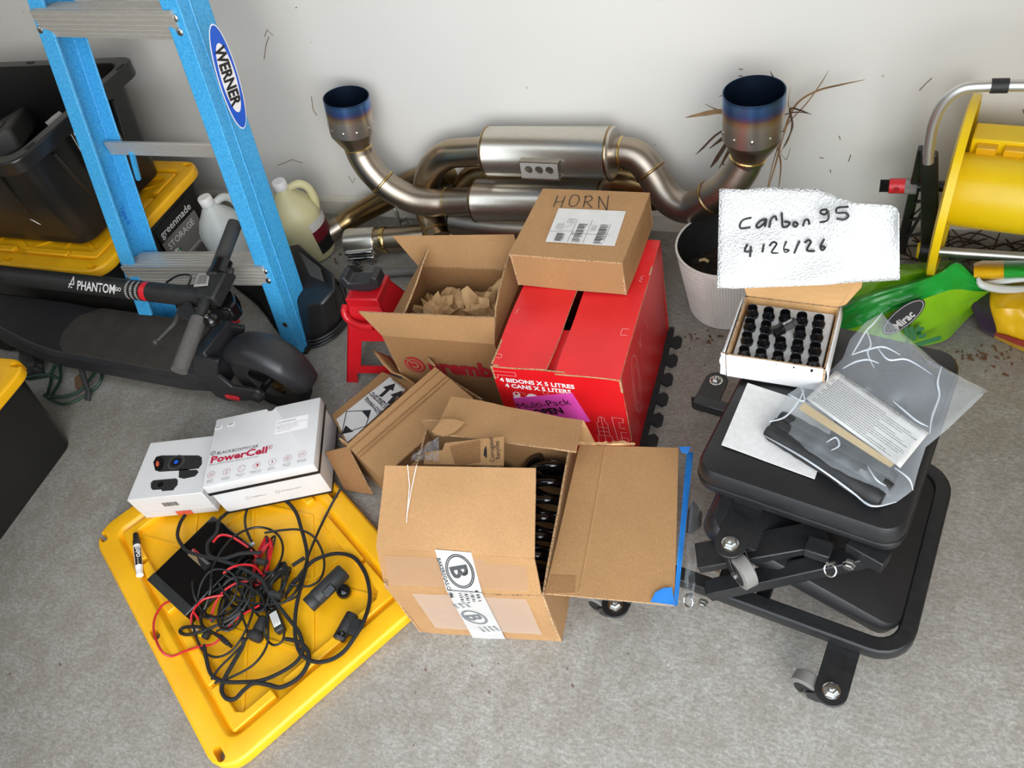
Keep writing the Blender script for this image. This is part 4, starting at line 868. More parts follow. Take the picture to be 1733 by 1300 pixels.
def powercell_box():
    z0, z1 = .031, .152
    bl, br = Vector((-1.326, .59, 0)), Vector((-1.082, .709, 0)); f = Fr((bl.x, bl.y, z0), br-bl); w, d, h = (br-bl).length, .204, z1-z0
    T = thing('battery_carton', f(w/2, d/2, 0), 'bigger white carton with red lettering and round icons on yellow lid', 'box')
    m = MB(); m.box(f, .003, w-.003, .003, d-.003, 0, h*.72); m.build('carton_base', 'white_card', T, bevel=.002)
    m = MB(); m.box(f, 0, w, 0, d, h*.767, h); lid = m.build('carton_lid', 'white_card', T, bevel=.0022)
    m = MB(); m.box(f, -.0005, w+.0005, -.0005, d+.0005, h*.70, h*.765); m.build('black_band', 'black_print', T, smooth=False)
    m = MB(); m.box(f, .0022, w-.0022, .0022, d-.0022, .0005, .007); m.build('black_band', 'black_print', T, smooth=False)
    c = MB(); c.lathe(f.at(w*.53, d, h*.5), [(.011, 0), (.011, .2)], 18); cut(lid, c.build('cutter', 'white_card'))
    k = crop(220, 660, 4.814); g = Fr(f(0, 0, h+.0002), f.ex, f.ey)
    def q(x, y): p_ = P(*k(x, y), z1)-g.o; return (p_.dot(g.ex), p_.dot(g.ey))
    def tl(s, p0, p1, size, mat, bold=0., shear=0.):
        a, b = q(*p0), q(*p1); L = math.hypot(b[0]-a[0], b[1]-a[1]); an = math.atan2(b[1]-a[1], b[0]-a[0]); ff = Fr(g(a[0], a[1], 0), g.ex*math.cos(an)+g.ey*math.sin(an), g.ez.cross(g.ex*math.cos(an)+g.ey*math.sin(an)))
        o = text(s, ff, size, mat, T, 'print_line', bold, 1., shear); xs = [(v.co+Vector(T.location)-ff.o).dot(ff.ex) for v in o.data.vertices]; r = L/max(1e-4, max(xs))
        for v in o.data.vertices:
            wv = v.co+Vector(T.location)-ff.o; v.co = ff.o+ff.ex*wv.dot(ff.ex)*r+ff.ey*wv.dot(ff.ey)+ff.ez*wv.dot(ff.ez)-Vector(T.location)
        return o
    tl('BLACKBOXMYCAR', (705, 530), (1045, 468), .0125, 'black_print', .0); tl('PowerCell', (650, 600), (1115, 512), .027, 'red_print', .035); tl('Smart LiFePO4 Battery Pack for Dash Cams', (643, 620), (1045, 548), .0062, 'grey_print')
    e = q(1140, 468); strokes([[(e[0]+x, e[1]+y) for x, y in rrect(.0115, .0115, .003, 3)+[rrect(.0115, .0115, .003, 3)[0]]]], g, .0008, 'red_print', T, 'icon_ring'); text('8', g.at(e[0]-.0025, e[1]-.0035, 0), .0095, 'red_print', T, bold=.01)
    cc = q(678, 518); strokes([circ(cc[0], cc[1], .0058, 18)], g, .0012, 'black_print', T, 'emblem'); patch(g, circ(cc[0], cc[1], .0018, 8), 'black_print', T, 'emblem_dot')
    names = ['LiFePO4\nBattery', 'Smartphone\nCompatible', 'Dash Power\nDriver', 'Parking Protect\n24/7 Record', 'Built-in\nBluetooth', 'Smart Fast\nCharging', 'Works with\nAny Vehicle']
    for i, (x, y) in enumerate(((663, 692), (788, 668), (910, 642), (1034, 614), (1160, 587), (1284, 557), (1404, 525))):
        a = q(x, y); strokes([circ(a[0], a[1], .0092, 24)], g, .0006, 'red_print', T, 'icon_ring')
        r_ = .0042
        ic = [[rect(-r_, r_, -r_*.7, r_*.7)+[(-r_, -r_*.7)], [(-.001, .002), (.001, 0), (-.001, -.002)]], [rect(-.0025, .0025, -r_, r_)+[(-.0025, -r_)], [(-.001, -.003), (.001, -.003)]], [[(-r_, .002), (-r_, r_), (-.002, r_)], [(r_, -.002), (r_, -r_), (.002, -r_)], [(-r_, -.002), (-r_, -r_), (-.002, -r_)]], [circ(0, 0, r_, 14), [(0, -r_), (0, r_)]], [[(-.002, -.002), (.002, .002), (0, r_), (0, -r_), (.002, -.002), (-.002, .002)]], [circ(0, 0, r_, 12), [(.0005, .002), (-.001, 0), (.001, 0), (-.0005, -.002)]], [[(-r_, -.002), (-r_, .001), (-.002, .003), (.002, .003), (r_, .001), (r_, -.002), (-r_, -.002)]]][i]
        strokes([[(a[0]+px, a[1]+py) for px, py in pl] for pl in ic], g, .0007, 'red_print', T, 'icon')
        if i == 3: patch(g, [(a[0], a[1]-r_)]+[(a[0]+px, a[1]+py) for px, py in circ(0, 0, r_, 10, None, -90, 90)], 'red_print', T, 'icon')
        text(names[i], g.at(a[0], a[1]-.0175, 0), .0046, 'grey_print', T, align='CENTER')
    for (x0, y0), (x1, y1), (x2, y2), s_, bc in (((690, 325), (780, 312), (690, 270), 'B-124 PWRCELL', 0), ((792, 300), (882, 285), (796, 268), 'BLACK BOX', 1)):
        ff = quadframe(*(g(*q(*p)) for p in ((x0, y0), (x1, y1), (x2, y2)))); o = patch(ff, rect(0, .0185, 0, .0105), 'white_print', T, 'sticker'); bars(ff, .002, .016, .005, .009, 16, 'black_print', o); strokes([[(.002, .003), (.014, .003)]], ff.at(0, 0, .0004), .0012, 'grey_print', o, 'label_line')
    a, b, cc = q(1178, 362), q(1445, 305), q(1190, 240); ff = quadframe(g(*a), g(*b), g(*cc)); ww = math.hypot(b[0]-a[0], b[1]-a[1]); o = patch(ff, rect(0, ww, 0, .041), 'white_print', T, 'info_sticker')
    text('BLACKBOXMYCAR', ff.at(.004, .031, .0004), .0055, 'black_print', o)
    for i, (s_, z) in enumerate((('This dashcam battery pack is designed to last for years', .0036), ('Registration activates warranty', .0042), ('O  fast in-vehicle charging time record', .0036), ('O  Ideal for parking mode', .0036))): text(s_, ff.at(.003, .023-.006*i, .0004), z, 'grey_print' if i != 1 else 'black_print', o)
    gf = Fr(f(0, .0028, 0), f.ex, f.ez)
    for x, s_ in ((.075, 'POWERCELL 8'), (.15, 'POWERCELL DS KIT')): strokes([circ(x, .045, .005, 14)], gf, .0007, 'grey_print', T, 'icon_ring'); text(s_, gf.at(x+.009, .043, 0), .0055, 'grey_print', T)
    gs = Fr(f(w-.0008, 0, 0), f.ey, f.ez); strokes([circ(.075, .06, .006, 14)], gs, .0013, 'black_print', T, 'emblem')
def dashcam_box():
    z0, z1 = .031, .115; bl, br = Vector((-1.541, .529, 0)), Vector((-1.347, .596, 0)); f = Fr((bl.x, bl.y, z0), br-bl); w, d, h = .197, .17, z1-z0
    T = thing('camera_carton', f(w/2, d/2, 0), 'smaller white carton printed with two black dash cameras on yellow lid', 'box')
    m = MB(); m.box(f, 0, w, 0, d, 0, h*.3); m.build('carton_base', 'white_card', T, bevel=.0015)
    m = MB(); m.box(f, -.0008, w+.0008, -.0008, d+.0008, h*.305, h); m.build('carton_lid', 'white_card', T, bevel=.0018)
    k = crop(220, 660, 4.814); g = Fr(f(0, 0, h+.0002), f.ex, f.ey)
    def q(x, y): p_ = P(*k(x, y), z1)-g.o; return (p_.dot(g.ex), p_.dot(g.ey))
    A = lambda L: [q(*p) for p in L]
    pc = patch(g, A([(190, 590), (215, 545), (260, 535), (560, 535), (585, 550), (587, 605), (560, 640), (500, 648), (455, 655), (240, 668), (205, 655)]), 'matte_black', T, 'camera_print')
    patch(g, A([(400, 650), (470, 645), (485, 655), (545, 652), (560, 672), (530, 705), (440, 725), (398, 715)]), 'matte_black', T, 'camera_print')
    patch(g.at(0, 0, .0005), A([(195, 590), (215, 552), (262, 545), (280, 580), (268, 640), (240, 662), (210, 650)]), 'gloss_black', pc, 'camera_cap')
    patch(g.at(0, 0, .001), A([(213, 605), (222, 582), (237, 588), (240, 610), (228, 628), (215, 622)]), 'orange_print', pc, 'camera_button')
    c = q(378, 590); strokes([circ(c[0], c[1], .0205, 26)], g.at(0, 0, .0006), .0014, 'grey_print', pc, 'lens_ring'); patch(g.at(0, 0, .0006), circ(c[0], c[1], .0125, 20), 'gloss_black', pc, 'lens'); patch(g.at(0, 0, .0011), circ(c[0], c[1], .006, 14), 'blue_print', pc, 'lens_glint')
    pr = patch(g, A([(170, 760), (190, 738), (375, 722), (390, 735), (388, 775), (365, 800), (355, 818), (262, 826), (255, 812), (185, 816), (172, 800)]), 'matte_black', T, 'camera_print'); c = q(250, 772); patch(g.at(0, 0, .0005), circ(c[0], c[1], .0075, 16), 'gloss_black', pr, 'lens')
    gf = Fr(f(0, -.0012, 0), f.ex, f.ez); bars(gf, .078, .118, h*.53, h*.72, 24, 'black_print', T); patch(gf, rect(.09, .132, .002, h*.22), 'orange_print', T, 'red_seal')
powercell_box(); dashcam_box()

def battery():
    z1 = .052; a, b, c = PL(480, 178, z1), PL(698, 372, z1), PL(97, 552, z1); f = Fr((c.x, c.y, ZL), a-c); w = (a-c).length; d = abs((b-a).dot(f.ey)); sg = 1 if (b-a).dot(f.ey) > 0 else -1
    f = Fr((c.x, c.y, ZL), a-c, f.ey*sg) if sg > 0 else Fr(f(w, 0, 0), -f.ex, -f.ey); h = z1-ZL
    T = thing('battery_pack', f(w/2, d/2, 0), 'flat glossy black battery pack with a small gold label under the cables', 'battery pack')
    m = MB(); m.box(f, 0, w, 0, d, 0, h); m.build('case', 'gloss_black', T, bevel=.003)
    m = MB()
    e0, e1 = (0, .022) if sg > 0 else (w-.022, w)
    m.box(f, e0, e1, .001, d-.001, h, h+.0015); m.build('end_cap', 'matte_black', T, bevel=.001)
    p0, p1, p2 = PL(432, 500, z1+.0004), PL(470, 455, z1+.0004), PL(345, 400, z1+.0004); lf = quadframe(PL(330, 408, z1+.0003), PL(435, 502, z1+.0003), PL(370, 368, z1+.0003)); L = (PL(435, 502, z1)-PL(330, 408, z1)).length; H_ = (PL(370, 368, z1)-PL(330, 408, z1)).length
    lb = patch(lf, rect(0, L, 0, H_), 'black_print', T, 'rating_label'); patch(lf.at(0, 0, .0004), rect(0, L*.4, H_*.55, H_), 'dark_red_print', lb, 'label_field'); text('PowerCell', lf.at(.001, H_*.62, .0009), H_*.3, 'label_white', lb)
    for i in range(4): strokes([[(.002, H_*(.1+.11*i)), (L*(.7-.1*i), H_*(.1+.11*i))]], lf.at(0, 0, .0005), .0009, 'sand', lb, 'label_line')
    for i in range(6): strokes([[(L*(.45+.08*i), H_*.62), (L*(.49+.08*i), H_*.85)]], lf.at(0, 0, .0005), .0012, 'label_white', lb, 'label_line')
battery()

def marker():
    k = crop(220, 820, 3.4214); z = ZL+.02
    a, b = PL(33, 285, z), PL(58, 530, z-.003); f = Fr(a, b-a, None, (0, 0, 1)); L = (b-a).length
    T = thing('marker_pen', (a+b)/2-Vector((0, 0, .0085)), 'white dry erase marker with black cap lying near the left lid edge', 'marker')
    m = MB(); m.lathe(f, [(.0055, 0), (.0062, .001), (.0075, L*.16), (.0085, L*.17), (.0088, L*.29), (.0083, L*.3)], 20, 'x'); m.build('cap', 'matte_black', T)
    m = MB(); m.lathe(f, [(.0084, L*.29), (.0086, L*.3), (.0086, L*.82), (.0078, L*.84), (.0078, L*.94), (.0082, L*.95), (.0082, L*.99), (.007, L)], 20, 'x'); m.build('barrel', 'white_print', T)
    m = MB(); n = 10
    vw = (Vector((0, 0, HC))-a).normalized(); up = (vw-f.ex*vw.dot(f.ex)).normalized(); sd = up.cross(f.ex)
    m.grid(lambda u, v: f(L*(.36+.42*u), 0, 0)+(up*math.cos((v-.5)*1.9)+sd*math.sin((v-.5)*1.9))*.0089, 2, 8); m.build('wrap_label', 'black_print', T)
    tf = Fr(f(L*.37, 0, 0)+up*.0091+sd*.0035, f.ex, -sd) if up.dot(f.ex.cross(-sd)) > 0 else Fr(f(L*.37, 0, 0)+up*.0091-sd*.0035, f.ex, sd)
    text('EXPO', tf.at(0, 0, 0), .0125, 'white_print', T, bold=.03, sx=1.0); text('DRY ERASE', tf.at(L*.26, .001, 0), .004, 'white_print', T)
marker()

def camera_unit():
    z = ZL+.035; a, b = PL(1045, 690, z), PL(1240, 500, z); f = Fr(a, b-a, None, (0, 0, 1)); L = (b-a).length; r = .019
    T = thing('dash_camera', (a+b)/2-Vector((0, 0, .03)), 'black cylindrical dash camera with vent holes and round mount, right on lid', 'dash camera')
    m = MB(); m.lathe(f, [(r*.9, -.006), (r*.97, -.004), (r*.97, L*.14), (r*.94, L*.15), (r, L*.17), (r, L*.97), (r*.9, L)], 28, 'x'); m.build('body', 'matte_black', T)
    vw = (Vector((0, 0, HC))-a).normalized(); up = (vw-f.ex*vw.dot(f.ex)).normalized(); sd = f.ex.cross(up)
    m = MB()
    for i in range(14):
        for j in range(3):
            t = .4+(i+.5)/14*.52; an = .25+j*.2; p_ = f(L*t, 0, 0)+(up*math.cos(an)+sd*math.sin(an))*(r+.0002); n_ = (up*math.cos(an)+sd*math.sin(an)); fr_ = Fr(p_, f.ex, None, n_); m.box(fr_, -.0013, .0013, -.0009, .0009, 0, .0004)
    o = m.build('vent_hole_shade', 'hole_shade', T, smooth=False); o['kind'] = 'stuff'  # black pads on the body paint the dark of its vents
    m = MB(); m.box(Fr(f(L*.36, 0, 0)+up*r, f.ex, None, up), -.003, L*.24, -.016, .002, -.006, .002); m.build('side_bracket', 'gloss_black', T, bevel=.002)
    q_ = PL(1235, 615, ZL+.022); nrm = (Vector((0, 0, HC))-q_).normalized()*.6-f.ex*.05+Vector((0, 0, .6)); lf = Fr(q_, f.ex, None, nrm)
    m = MB(); m.lathe(lf.at(0, 0, -.016), [(.014, 0), (.0155, .003), (.0155, .014), (.0135, .017), (.0095, .017), (.009, .012)], 26); ln = m.build('lens_housing', 'gloss_black', T)
    m = MB(); m.lathe(lf.at(0, 0, -.004), [(.009, 0), (.0085, .002), (.004, .0035)], 20); m.build('lens', 'coil_black', ln)
    # small rear camera
    z = ZL+.018; a, b = PL(1215, 885, z), PL(1282, 765, z); f = Fr(a, b-a, None, (0, 0, 1)); L = (b-a).length; r = .0135
    T = thing('rear_camera', (a+b)/2-Vector((0, 0, .017)), 'small black rear camera with round lens near the lower right lid edge', 'dash camera')
    m = MB(); m.lathe(f, [(r*.9, -.006), (r, -.004), (r, L+.004), (r*.9, L+.006)], 24, 'x'); m.build('body', 'matte_black', T)
    q_ = f(L*.1, 0, 0); vw = (Vector((0, 0, HC))-q_).normalized(); lf = Fr(q_+vw*r*.9, f.ex, None, vw)
    m = MB(); m.lathe(lf, [(.0095, -.003), (.0095, .002), (.006, .003), (.0055, .001), (.003, .0015)], 22); m.build('lens', 'gloss_black', T)
    m = MB(); m.box(f.at(L*.25, 0, 0), 0, L*.75, -.03 if f.ey.x < 0 else .01, -.008 if f.ey.x < 0 else .032, -.012, .006); m.build('mount', 'matte_black', T, bevel=.003)
camera_unit()

# ------------------------------------------------------------------ cables (traced along the lid's top)
def cable(pts, r, mat, name, label, cat='cable', group='cables on the yellow lid', z=None, parent=None, closed=False, sm=6, seg=8):
    w = [PL(p[0], p[1], p[2]+CZ) for p in pts]; m = MB(); m.tube(w, r, seg, True, sm, closed); o = m.build(name, mat, parent)
    if parent is None: tag(o, label, cat, group)
    return o
cable([(320, 175, .02), (290, 225, .02), (275, 295, .03), (300, 350, .055), (340, 390, .058), (440, 420, .058), (560, 450, .056), (660, 490, .045), (760, 550, .04), (800, 620, .035), (850, 690, .03), (920, 780, .02), (980, 860, .02), (1000, 960, .02), (960, 1030, .02), (870, 1090, .02), (760, 1135, .02), (640, 1145, .02), (540, 1140, .02), (470, 1100, .02), (440, 1000, .02), (430, 930, .02)], .0042, 'braid', 'braided_cable', 'thick black braided cable crossing the battery pack and looping along the lid')
cable([(865, 75, .02), (920, 110, .02), (965, 170, .02), (990, 250, .02), (1010, 320, .022), (1025, 400, .022), (1020, 480, .024), (990, 590, .02), (965, 700, .02), (955, 800, .02), (960, 900, .02), (990, 980, .02), (1060, 1025, .022), (1150, 1020, .028), (1230, 975, .03), (1290, 900, .035), (1350, 800, .035), (1385, 690, .02), (1385, 600, .02), (1355, 500, .02), (1290, 420, .02), (1200, 400, .02), (1110, 420, .02), (1040, 460, .022), (960, 560, .02), (900, 640, .022)], .0044, 'braid', 'braided_cable', 'thick black braided cable curving round the two small cameras at right')
cable([(660, 890, .03), (650, 940, .02), (600, 1030, .02), (550, 1120, .02), (530, 1190, .02), (560, 1240, .02), (610, 1240, .02), (660, 1190, .02), (720, 1150, .02), (800, 1160, .02), (870, 1175, .02), (950, 1140, .02), (1010, 1080, .02), (1035, 1010, .02), (1020, 950, .02), (970, 910, .02), (900, 895, .02)], .0046, 'braid', 'braided_cable', 'thick black braided cable making the lowest loop on the lid')
cable([(1225, 15, .06), (1160, 130, .03), (1110, 230, .02), (1070, 320, .02), (1030, 420, .028), (1000, 520, .028), (960, 620, .03), (900, 680, .03)], .003, 'cable_black', 'power_cable', 'thin straight black cable running up to the top right lid corner')
cable([(695, 110, .02), (670, 170, .02), (668, 240, .025), (690, 300, .03), (705, 330, .03)], .0032, 'cable_black', 'power_cable', 'short black cable coming from under the big white carton with a plug')
cable([(600, 135, .02), (550, 175, .03), (515, 210, .055), (500, 280, .058), (450, 340, .06), (460, 410, .06), (540, 430, .058), (640, 400, .055), (760, 395, .04)], .0042, 'braid', 'braided_cable', 'black braided lead looping over the hole end of the battery pack')
cable([(470, 540, .06), (480, 480, .06), (540, 370, .06), (620, 290, .05), (720, 250, .03), (810, 260, .02), (870, 310, .02), (885, 390, .02), (850, 480, .025), (770, 560, .03)], .0028, 'cable_black', 'power_cable', 'thin black cable arching above the red wire bundle')
cable([(780, 280, .025), (880, 265, .02), (980, 262, .02), (1060, 300, .02), (1110, 380, .02), (1125, 470, .02), (1100, 550, .02), (1030, 590, .02), (930, 580, .025)], .0028, 'cable_black', 'power_cable', 'thin black cable making the wide arc left of the dash camera')
cable([(470, 545, .058), (465, 620, .05), (440, 700, .03), (410, 770, .02), (430, 830, .02), (520, 880, .02), (590, 940, .02), (500, 870, .022), (400, 825, .022), (310, 830, .02), (290, 855, .02), (330, 870, .02), (420, 850, .022), (560, 790, .026), (660, 720, .03)], .0036, 'cable_black', 'power_cable', 'black cable with a sleeve joint folding back at the left by the yellow fuse')
cable([(360, 560, .058), (370, 640, .05), (410, 720, .03), (460, 760, .03), (560, 770, .03), (640, 700, .03), (680, 610, .035), (720, 540, .035)], .0028, 'cable_black', 'power_cable', 'thin black cable leaving the battery pack edge towards the tangle')
cable([(360, 800, .02), (390, 900, .02), (430, 970, .02), (500, 1000, .02), (580, 970, .02), (640, 900, .024), (690, 800, .03), (720, 700, .03), (715, 620, .035)], .0026, 'cable_black', 'power_cable', 'thin black cable hanging lowest left under the fuse holder')
cable([(470, 1130, .02), (520, 1060, .02), (600, 980, .02), (680, 880, .022), (650, 760, .03), (640, 680, .03), (660, 590, .035), (720, 520, .035)], .0026, 'cable_black', 'power_cable', 'thin black cable rising from the lower loop into the tangle')
cable([(490, 1150, .02), (600, 1110, .02), (720, 1040, .02), (790, 940, .02), (800, 840, .028), (790, 740, .03), (760, 640, .035)], .0026, 'cable_black', 'power_cable', 'thin black cable sweeping up the middle of the lid')
cable([(800, 740, .03), (780, 820, .03), (790, 890, .02), (830, 930, .02), (880, 910, .02), (895, 850, .022)], .0026, 'cable_black', 'power_cable', 'short black cable looping under the white tagged adapter')
cable([(505, 560, .05), (560, 640, .04), (640, 670, .035), (740, 690, .03), (860, 690, .03), (960, 650, .022), (985, 590, .02), (970, 540, .02), (930, 580, .022), (900, 660, .024)], .0026, 'cable_black', 'power_cable', 'thin black cable crossing the tangle with a small loop by the dash camera')
cable([(540, 520, .055), (620, 560, .045), (700, 600, .04), (760, 650, .036)], .0026, 'cable_black', 'power_cable', 'short thin black cable beside the battery pack corner')
cable([(420, 650, .03), (520, 600, .04), (600, 540, .05), (690, 560, .04), (700, 640, .035), (640, 740, .03), (560, 820, .024), (500, 850, .022)], .0026, 'cable_black', 'power_cable', 'thin black cable bending over the middle of the tangle')
cable([(385, 700, .03), (410, 580, .056), (470, 500, .06), (560, 500, .058), (620, 560, .05), (600, 660, .04), (540, 730, .03), (470, 800, .024)], .0024, 'cable_black', 'power_cable', 'thin black cable looping round the battery pack end cap')
cable([(640, 600, .035), (690, 700, .03), (740, 740, .03), (790, 700, .03), (800, 620, .035), (760, 540, .035), (700, 540, .035)], .0028, 'cable_black', 'power_cable', 'closed looking black cable loop in the tangle centre')
cable([(480, 335, .058), (520, 295, .058), (580, 300, .055), (650, 340, .045), (700, 380, .035), (740, 430, .03)], .003, 'cable_red', 'red_wire', 'red wire curving over the battery pack hole end', 'wire')
cable([(540, 515, .056), (590, 480, .056), (660, 465, .045), (720, 475, .035), (765, 520, .035)], .003, 'cable_red', 'red_wire', 'short red wire over the battery pack right corner', 'wire')
cable([(400, 785, .02), (350, 720, .03), (280, 678, .02), (200, 690, .03), (145, 770, .032), (140, 860, .032), (180, 960, .034), (240, 995, .02), (320, 965, .02), (400, 940, .02), (480, 925, .02), (520, 890, .02), (500, 860, .02)], .0026, 'cable_red', 'red_wire', 'thin red wire looping out over the left lid edge', 'wire')
cable([(355, 810, .02), (360, 740, .03), (420, 670, .05), (480, 650, .045), (540, 640, .04)], .0024, 'cable_red', 'red_wire', 'thin red wire bending up beside the white fuse plug', 'wire')
cable([(560, 850, .022), (590, 800, .022), (660, 750, .026), (750, 700, .03)], .0026, 'cable_red', 'red_wire', 'straight red wire in the middle of the tangle', 'wire')
cable([(465, 790, .022), (490, 700, .035), (540, 620, .04), (620, 570, .04), (700, 560, .036)], .0026, 'cable_red', 'red_wire', 'long red wire parallel to the battery pack right side', 'wire')
def bundle(cx, cy, pts_fn, n, r, mats, name, label):
    T = thing(name, PL(cx, cy, ZL), label, 'cable', 'cables on the yellow lid')
    for i in range(n):
        m = MB(); m.tube(pts_fn(i), r, 6, True, 6, True); m.build('loop', mats[i % len(mats)], T)
    return T
rnd = random.Random(3)
def loopf(cx, cy, ang, a, b, spread, z):
    def fn(i):
        da = rnd.uniform(-spread, spread); aa = a*rnd.uniform(.75, 1.1); bb = b*rnd.uniform(.55, 1.15); ox, oy = rnd.uniform(-6, 6), rnd.uniform(-6, 6); out = []
        for k in range(10):
            t = 2*PI*k/10; x = math.cos(t)*aa; y = math.sin(t)*bb*(1-.35*math.cos(t)); c, s = math.cos(ang+da), math.sin(ang+da)
            out.append(PL(cx+ox+x*c-y*s, cy+oy+x*s+y*c, z+rnd.uniform(0, .016)))
        return out
    return fn
bundle(765, 440, loopf(765, 445, math.radians(-70), 150, 38, .22, ZL+.008), 9, .0026, ['cable_red', 'cable_red', 'cable_black'], 'wire_bundle', 'tied bundle of red and black wire loops in the tangle middle')
bundle(860, 600, loopf(850, 590, math.radians(-58), 140, 45, .35, ZL+.008), 9, .0026, ['cable_black'], 'wire_bundle', 'zip tied coil of thin black cable right of the red wires')
bundle(640, 620, loopf(620, 640, math.radians(-50), 220, 70, .5, ZL+.012), 8, .0028, ['cable_black'], 'wire_bundle', 'loose coil of black cable filling the left of the tangle')
bundle(720, 640, loopf(700, 640, math.radians(20), 170, 80, .9, ZL+.01), 5, .0025, ['cable_black'], 'wire_bundle', 'loose crossing black cable coil at the tangle centre')
m = MB(); m.tube([PL(735, 440, .045), PL(790, 455, .045)], .008, 8); o = m.build('cable_tie', 'matte_black'); tag(o, 'black tie round the red wire bundle', 'cable tie')
m = MB(); m.tube([PL(815, 630, .045), PL(880, 650, .045)], .008, 8); o = m.build('cable_tie', 'matte_black'); tag(o, 'black zip tie round the coil of thin black cable', 'cable tie')
# in-line parts
def adapter():
    f = quadframe(PL(860, 870, .04), PL(890, 860, .04), PL(825, 735, .04)); f = Fr(PL(852, 790, .028), PL(875, 850, .028)-PL(830, 730, .028), None, (0, 0, 1))
    T = thing('cable_adapter', f.o-Vector((0, 0, .012)), 'black in-line power adapter with a white printed tag in the tangle', 'adapter')
    m = MB(); m.box(f, -.024, .03, -.0105, .0105, -.01, .0105); m.build('body', 'matte_black', T, bevel=.004)
    g = Fr(f(-.017, -.008, .0106), f.ex, f.ey); lb = patch(g, rect(0, .036, 0, .016), 'label_white', T, 'rating_label')
    for i in range(5): strokes([[(.002, .003+.0026*i), (.032-.003*(i % 3), .003+.0026*i)]], g.at(0, 0, .0004), .0008, 'grey_print', lb, 'label_line')
    f = Fr(PL(730, 870, .03), PL(700, 910, .03)-PL(760, 800, .03), None, (.3, -.3, 1))
    T = thing('mirror_mount', f.o-Vector((0, 0, .014)), 'round black suction mount lying at the bottom of the cable tangle', 'mount')
    m = MB(); m.lathe(f, [(.009, -.04), (.013, -.034), (.013, -.01), (.0115, -.008), (.0175, -.002), (.0185, .006), (.016, .012), (.008, .013)], 22, 'x'); m.build('body', 'rubber', T)
    f = Fr(PL(430, 870, .022), PL(465, 885, .022)-PL(395, 860, .022), None, (0, 0, 1))
    T = thing('fuse_holder', f.o-Vector((0, 0, .007)), 'small in-line fuse holder with a yellow fuse at left of tangle', 'fuse')
    m = MB(); m.box(f, .0, .013, -.008, .008, -.006, .008); m.build('holder', 'matte_black', T, bevel=.002)
    m = MB(); m.box(f, -.012, 0, -.008, .008, -.004, .006); fu = m.build('fuse', 'reel_yellow', T, bevel=.0015); text('19', Fr(f(-.0105, -.004, .0062), f.ex, f.ey), .009, 'black_print', fu)
    m = MB(); m.box(Fr(PL(380, 838, .02), f.ex, f.ey), -.005, .005, -.006, .006, -.004, .006); m.build('plug', 'white_print', T, bevel=.001)
    f = Fr(PL(418, 1045, .018), PL(440, 1065, .018)-PL(395, 1030, .018), None, (0, 0, 1)); m = MB(); m.box(f, -.006, .008, -.004, .004, -.003, .003); b = m.build('cable_plug', 'matte_black', bevel=.001); tag(b, 'tiny black cable plug near the left lower lid rim', 'plug')
    m = MB(); m.box(Fr(PL(705, 348, .03), (.6, .8, 0)), -.006, .007, -.004, .004, -.004, .004); b = m.build('cable_plug', 'bag_white', bevel=.001); tag(b, 'tiny whitish cable plug above the red wire bundle', 'plug')
    for a, b_, r in (((468, 590), (466, 650), .005), ((565, 920), (520, 880), .0055), ((940, 470), (1010, 425), .0045)):
        m = MB(); m.tube([PL(*a, .035), PL(*b_, .03)], r, 8); o = m.build('cable_sleeve', 'rubber'); tag(o, {468: 'black cable sleeve joint by the battery pack lower right side', 565: 'black cable sleeve joint right of the yellow fuse', 940: 'black cable sleeve joint above the dash camera'}[a[0]], 'sleeve')
adapter()
# ================================================================== CREEPER SEAT
CR = yawf((.153, .596, 0), -7.8)
def caster(T, f, z, ang, name='caster'):
    """f: frame whose +y points back to the bar, at the plate's nut; swivel caster under a bent plate"""
    m = MB(); n = 12; pts = [(-.026, .085), (-.026, 0)]+[(-.026*math.cos(PI*k/n), -.026*math.sin(PI*k/n)) for k in range(1, n)]+[(.026, 0), (.026, .085)]
    m.prism([f(x, y, z-.004) for x, y in pts], (0, 0, .005)); m.box(f, -.026, .026, .08, .085, z-.004, z+.03); o = m.build('caster_plate', 'frame_black', T, bevel=.0012)
    m = MB(); m.lathe(f.at(0, 0, z+.001), [(.0135, 0), (.0135, .002), (.0105, .003), (.0105, .0075), (.0085, .009), (.0055, .009), (.0055, .012), (.003, .013)], 6); nt = m.build('nut', 'zinc', o, smooth=False)
    m = MB(); m.lathe(f.at(0, 0, z), [(.0145, .0008), (.0145, .0022), (.013, .0026)], 18); m.build('washer', 'chrome', o)
    g = Fr(f(0, 0, 0), f.ex*math.cos(ang)+f.ey*math.sin(ang)); wz = z-.004-.031; ox = .036
    m = MB(); m.lathe(g.at(0, 0, z-.012), [(.021, 0), (.023, .003), (.02, .008)], 20)
    for s in (-1, 1): m.prism([g(x, s*.0145, zz) for x, zz in ((-.018, z-.006), (.02, z-.006), (.038, wz+.004), (.03, wz-.01), (.016, wz-.006))], g.ey*.0025*s)
    fk = m.build('fork', 'frame_black', o, bevel=.001)
    wf = Fr(g(ox, 0, wz), g.ey, g.ex); R = .0305
    m = MB(); m.lathe(wf, [(R*.86, -.0125), (R, -.010), (R, .010), (R*.86, .0125)], 26, 'x'); m.build('wheel', 'grey_plastic', o)
    m = MB(); m.lathe(wf, [(R*.72, -.0132), (R*.72, .0132)], 22, 'x'); m.lathe(wf, [(.004, -.019), (.004, .019)], 8, 'x'); m.build('wheel_hub', 'rubber', o)
    m = MB(); m.lathe(wf, [(.0065, -.0195), (.0065, .0195)], 6, 'x'); m.build('axle_bolt', 'zinc', o, smooth=False)
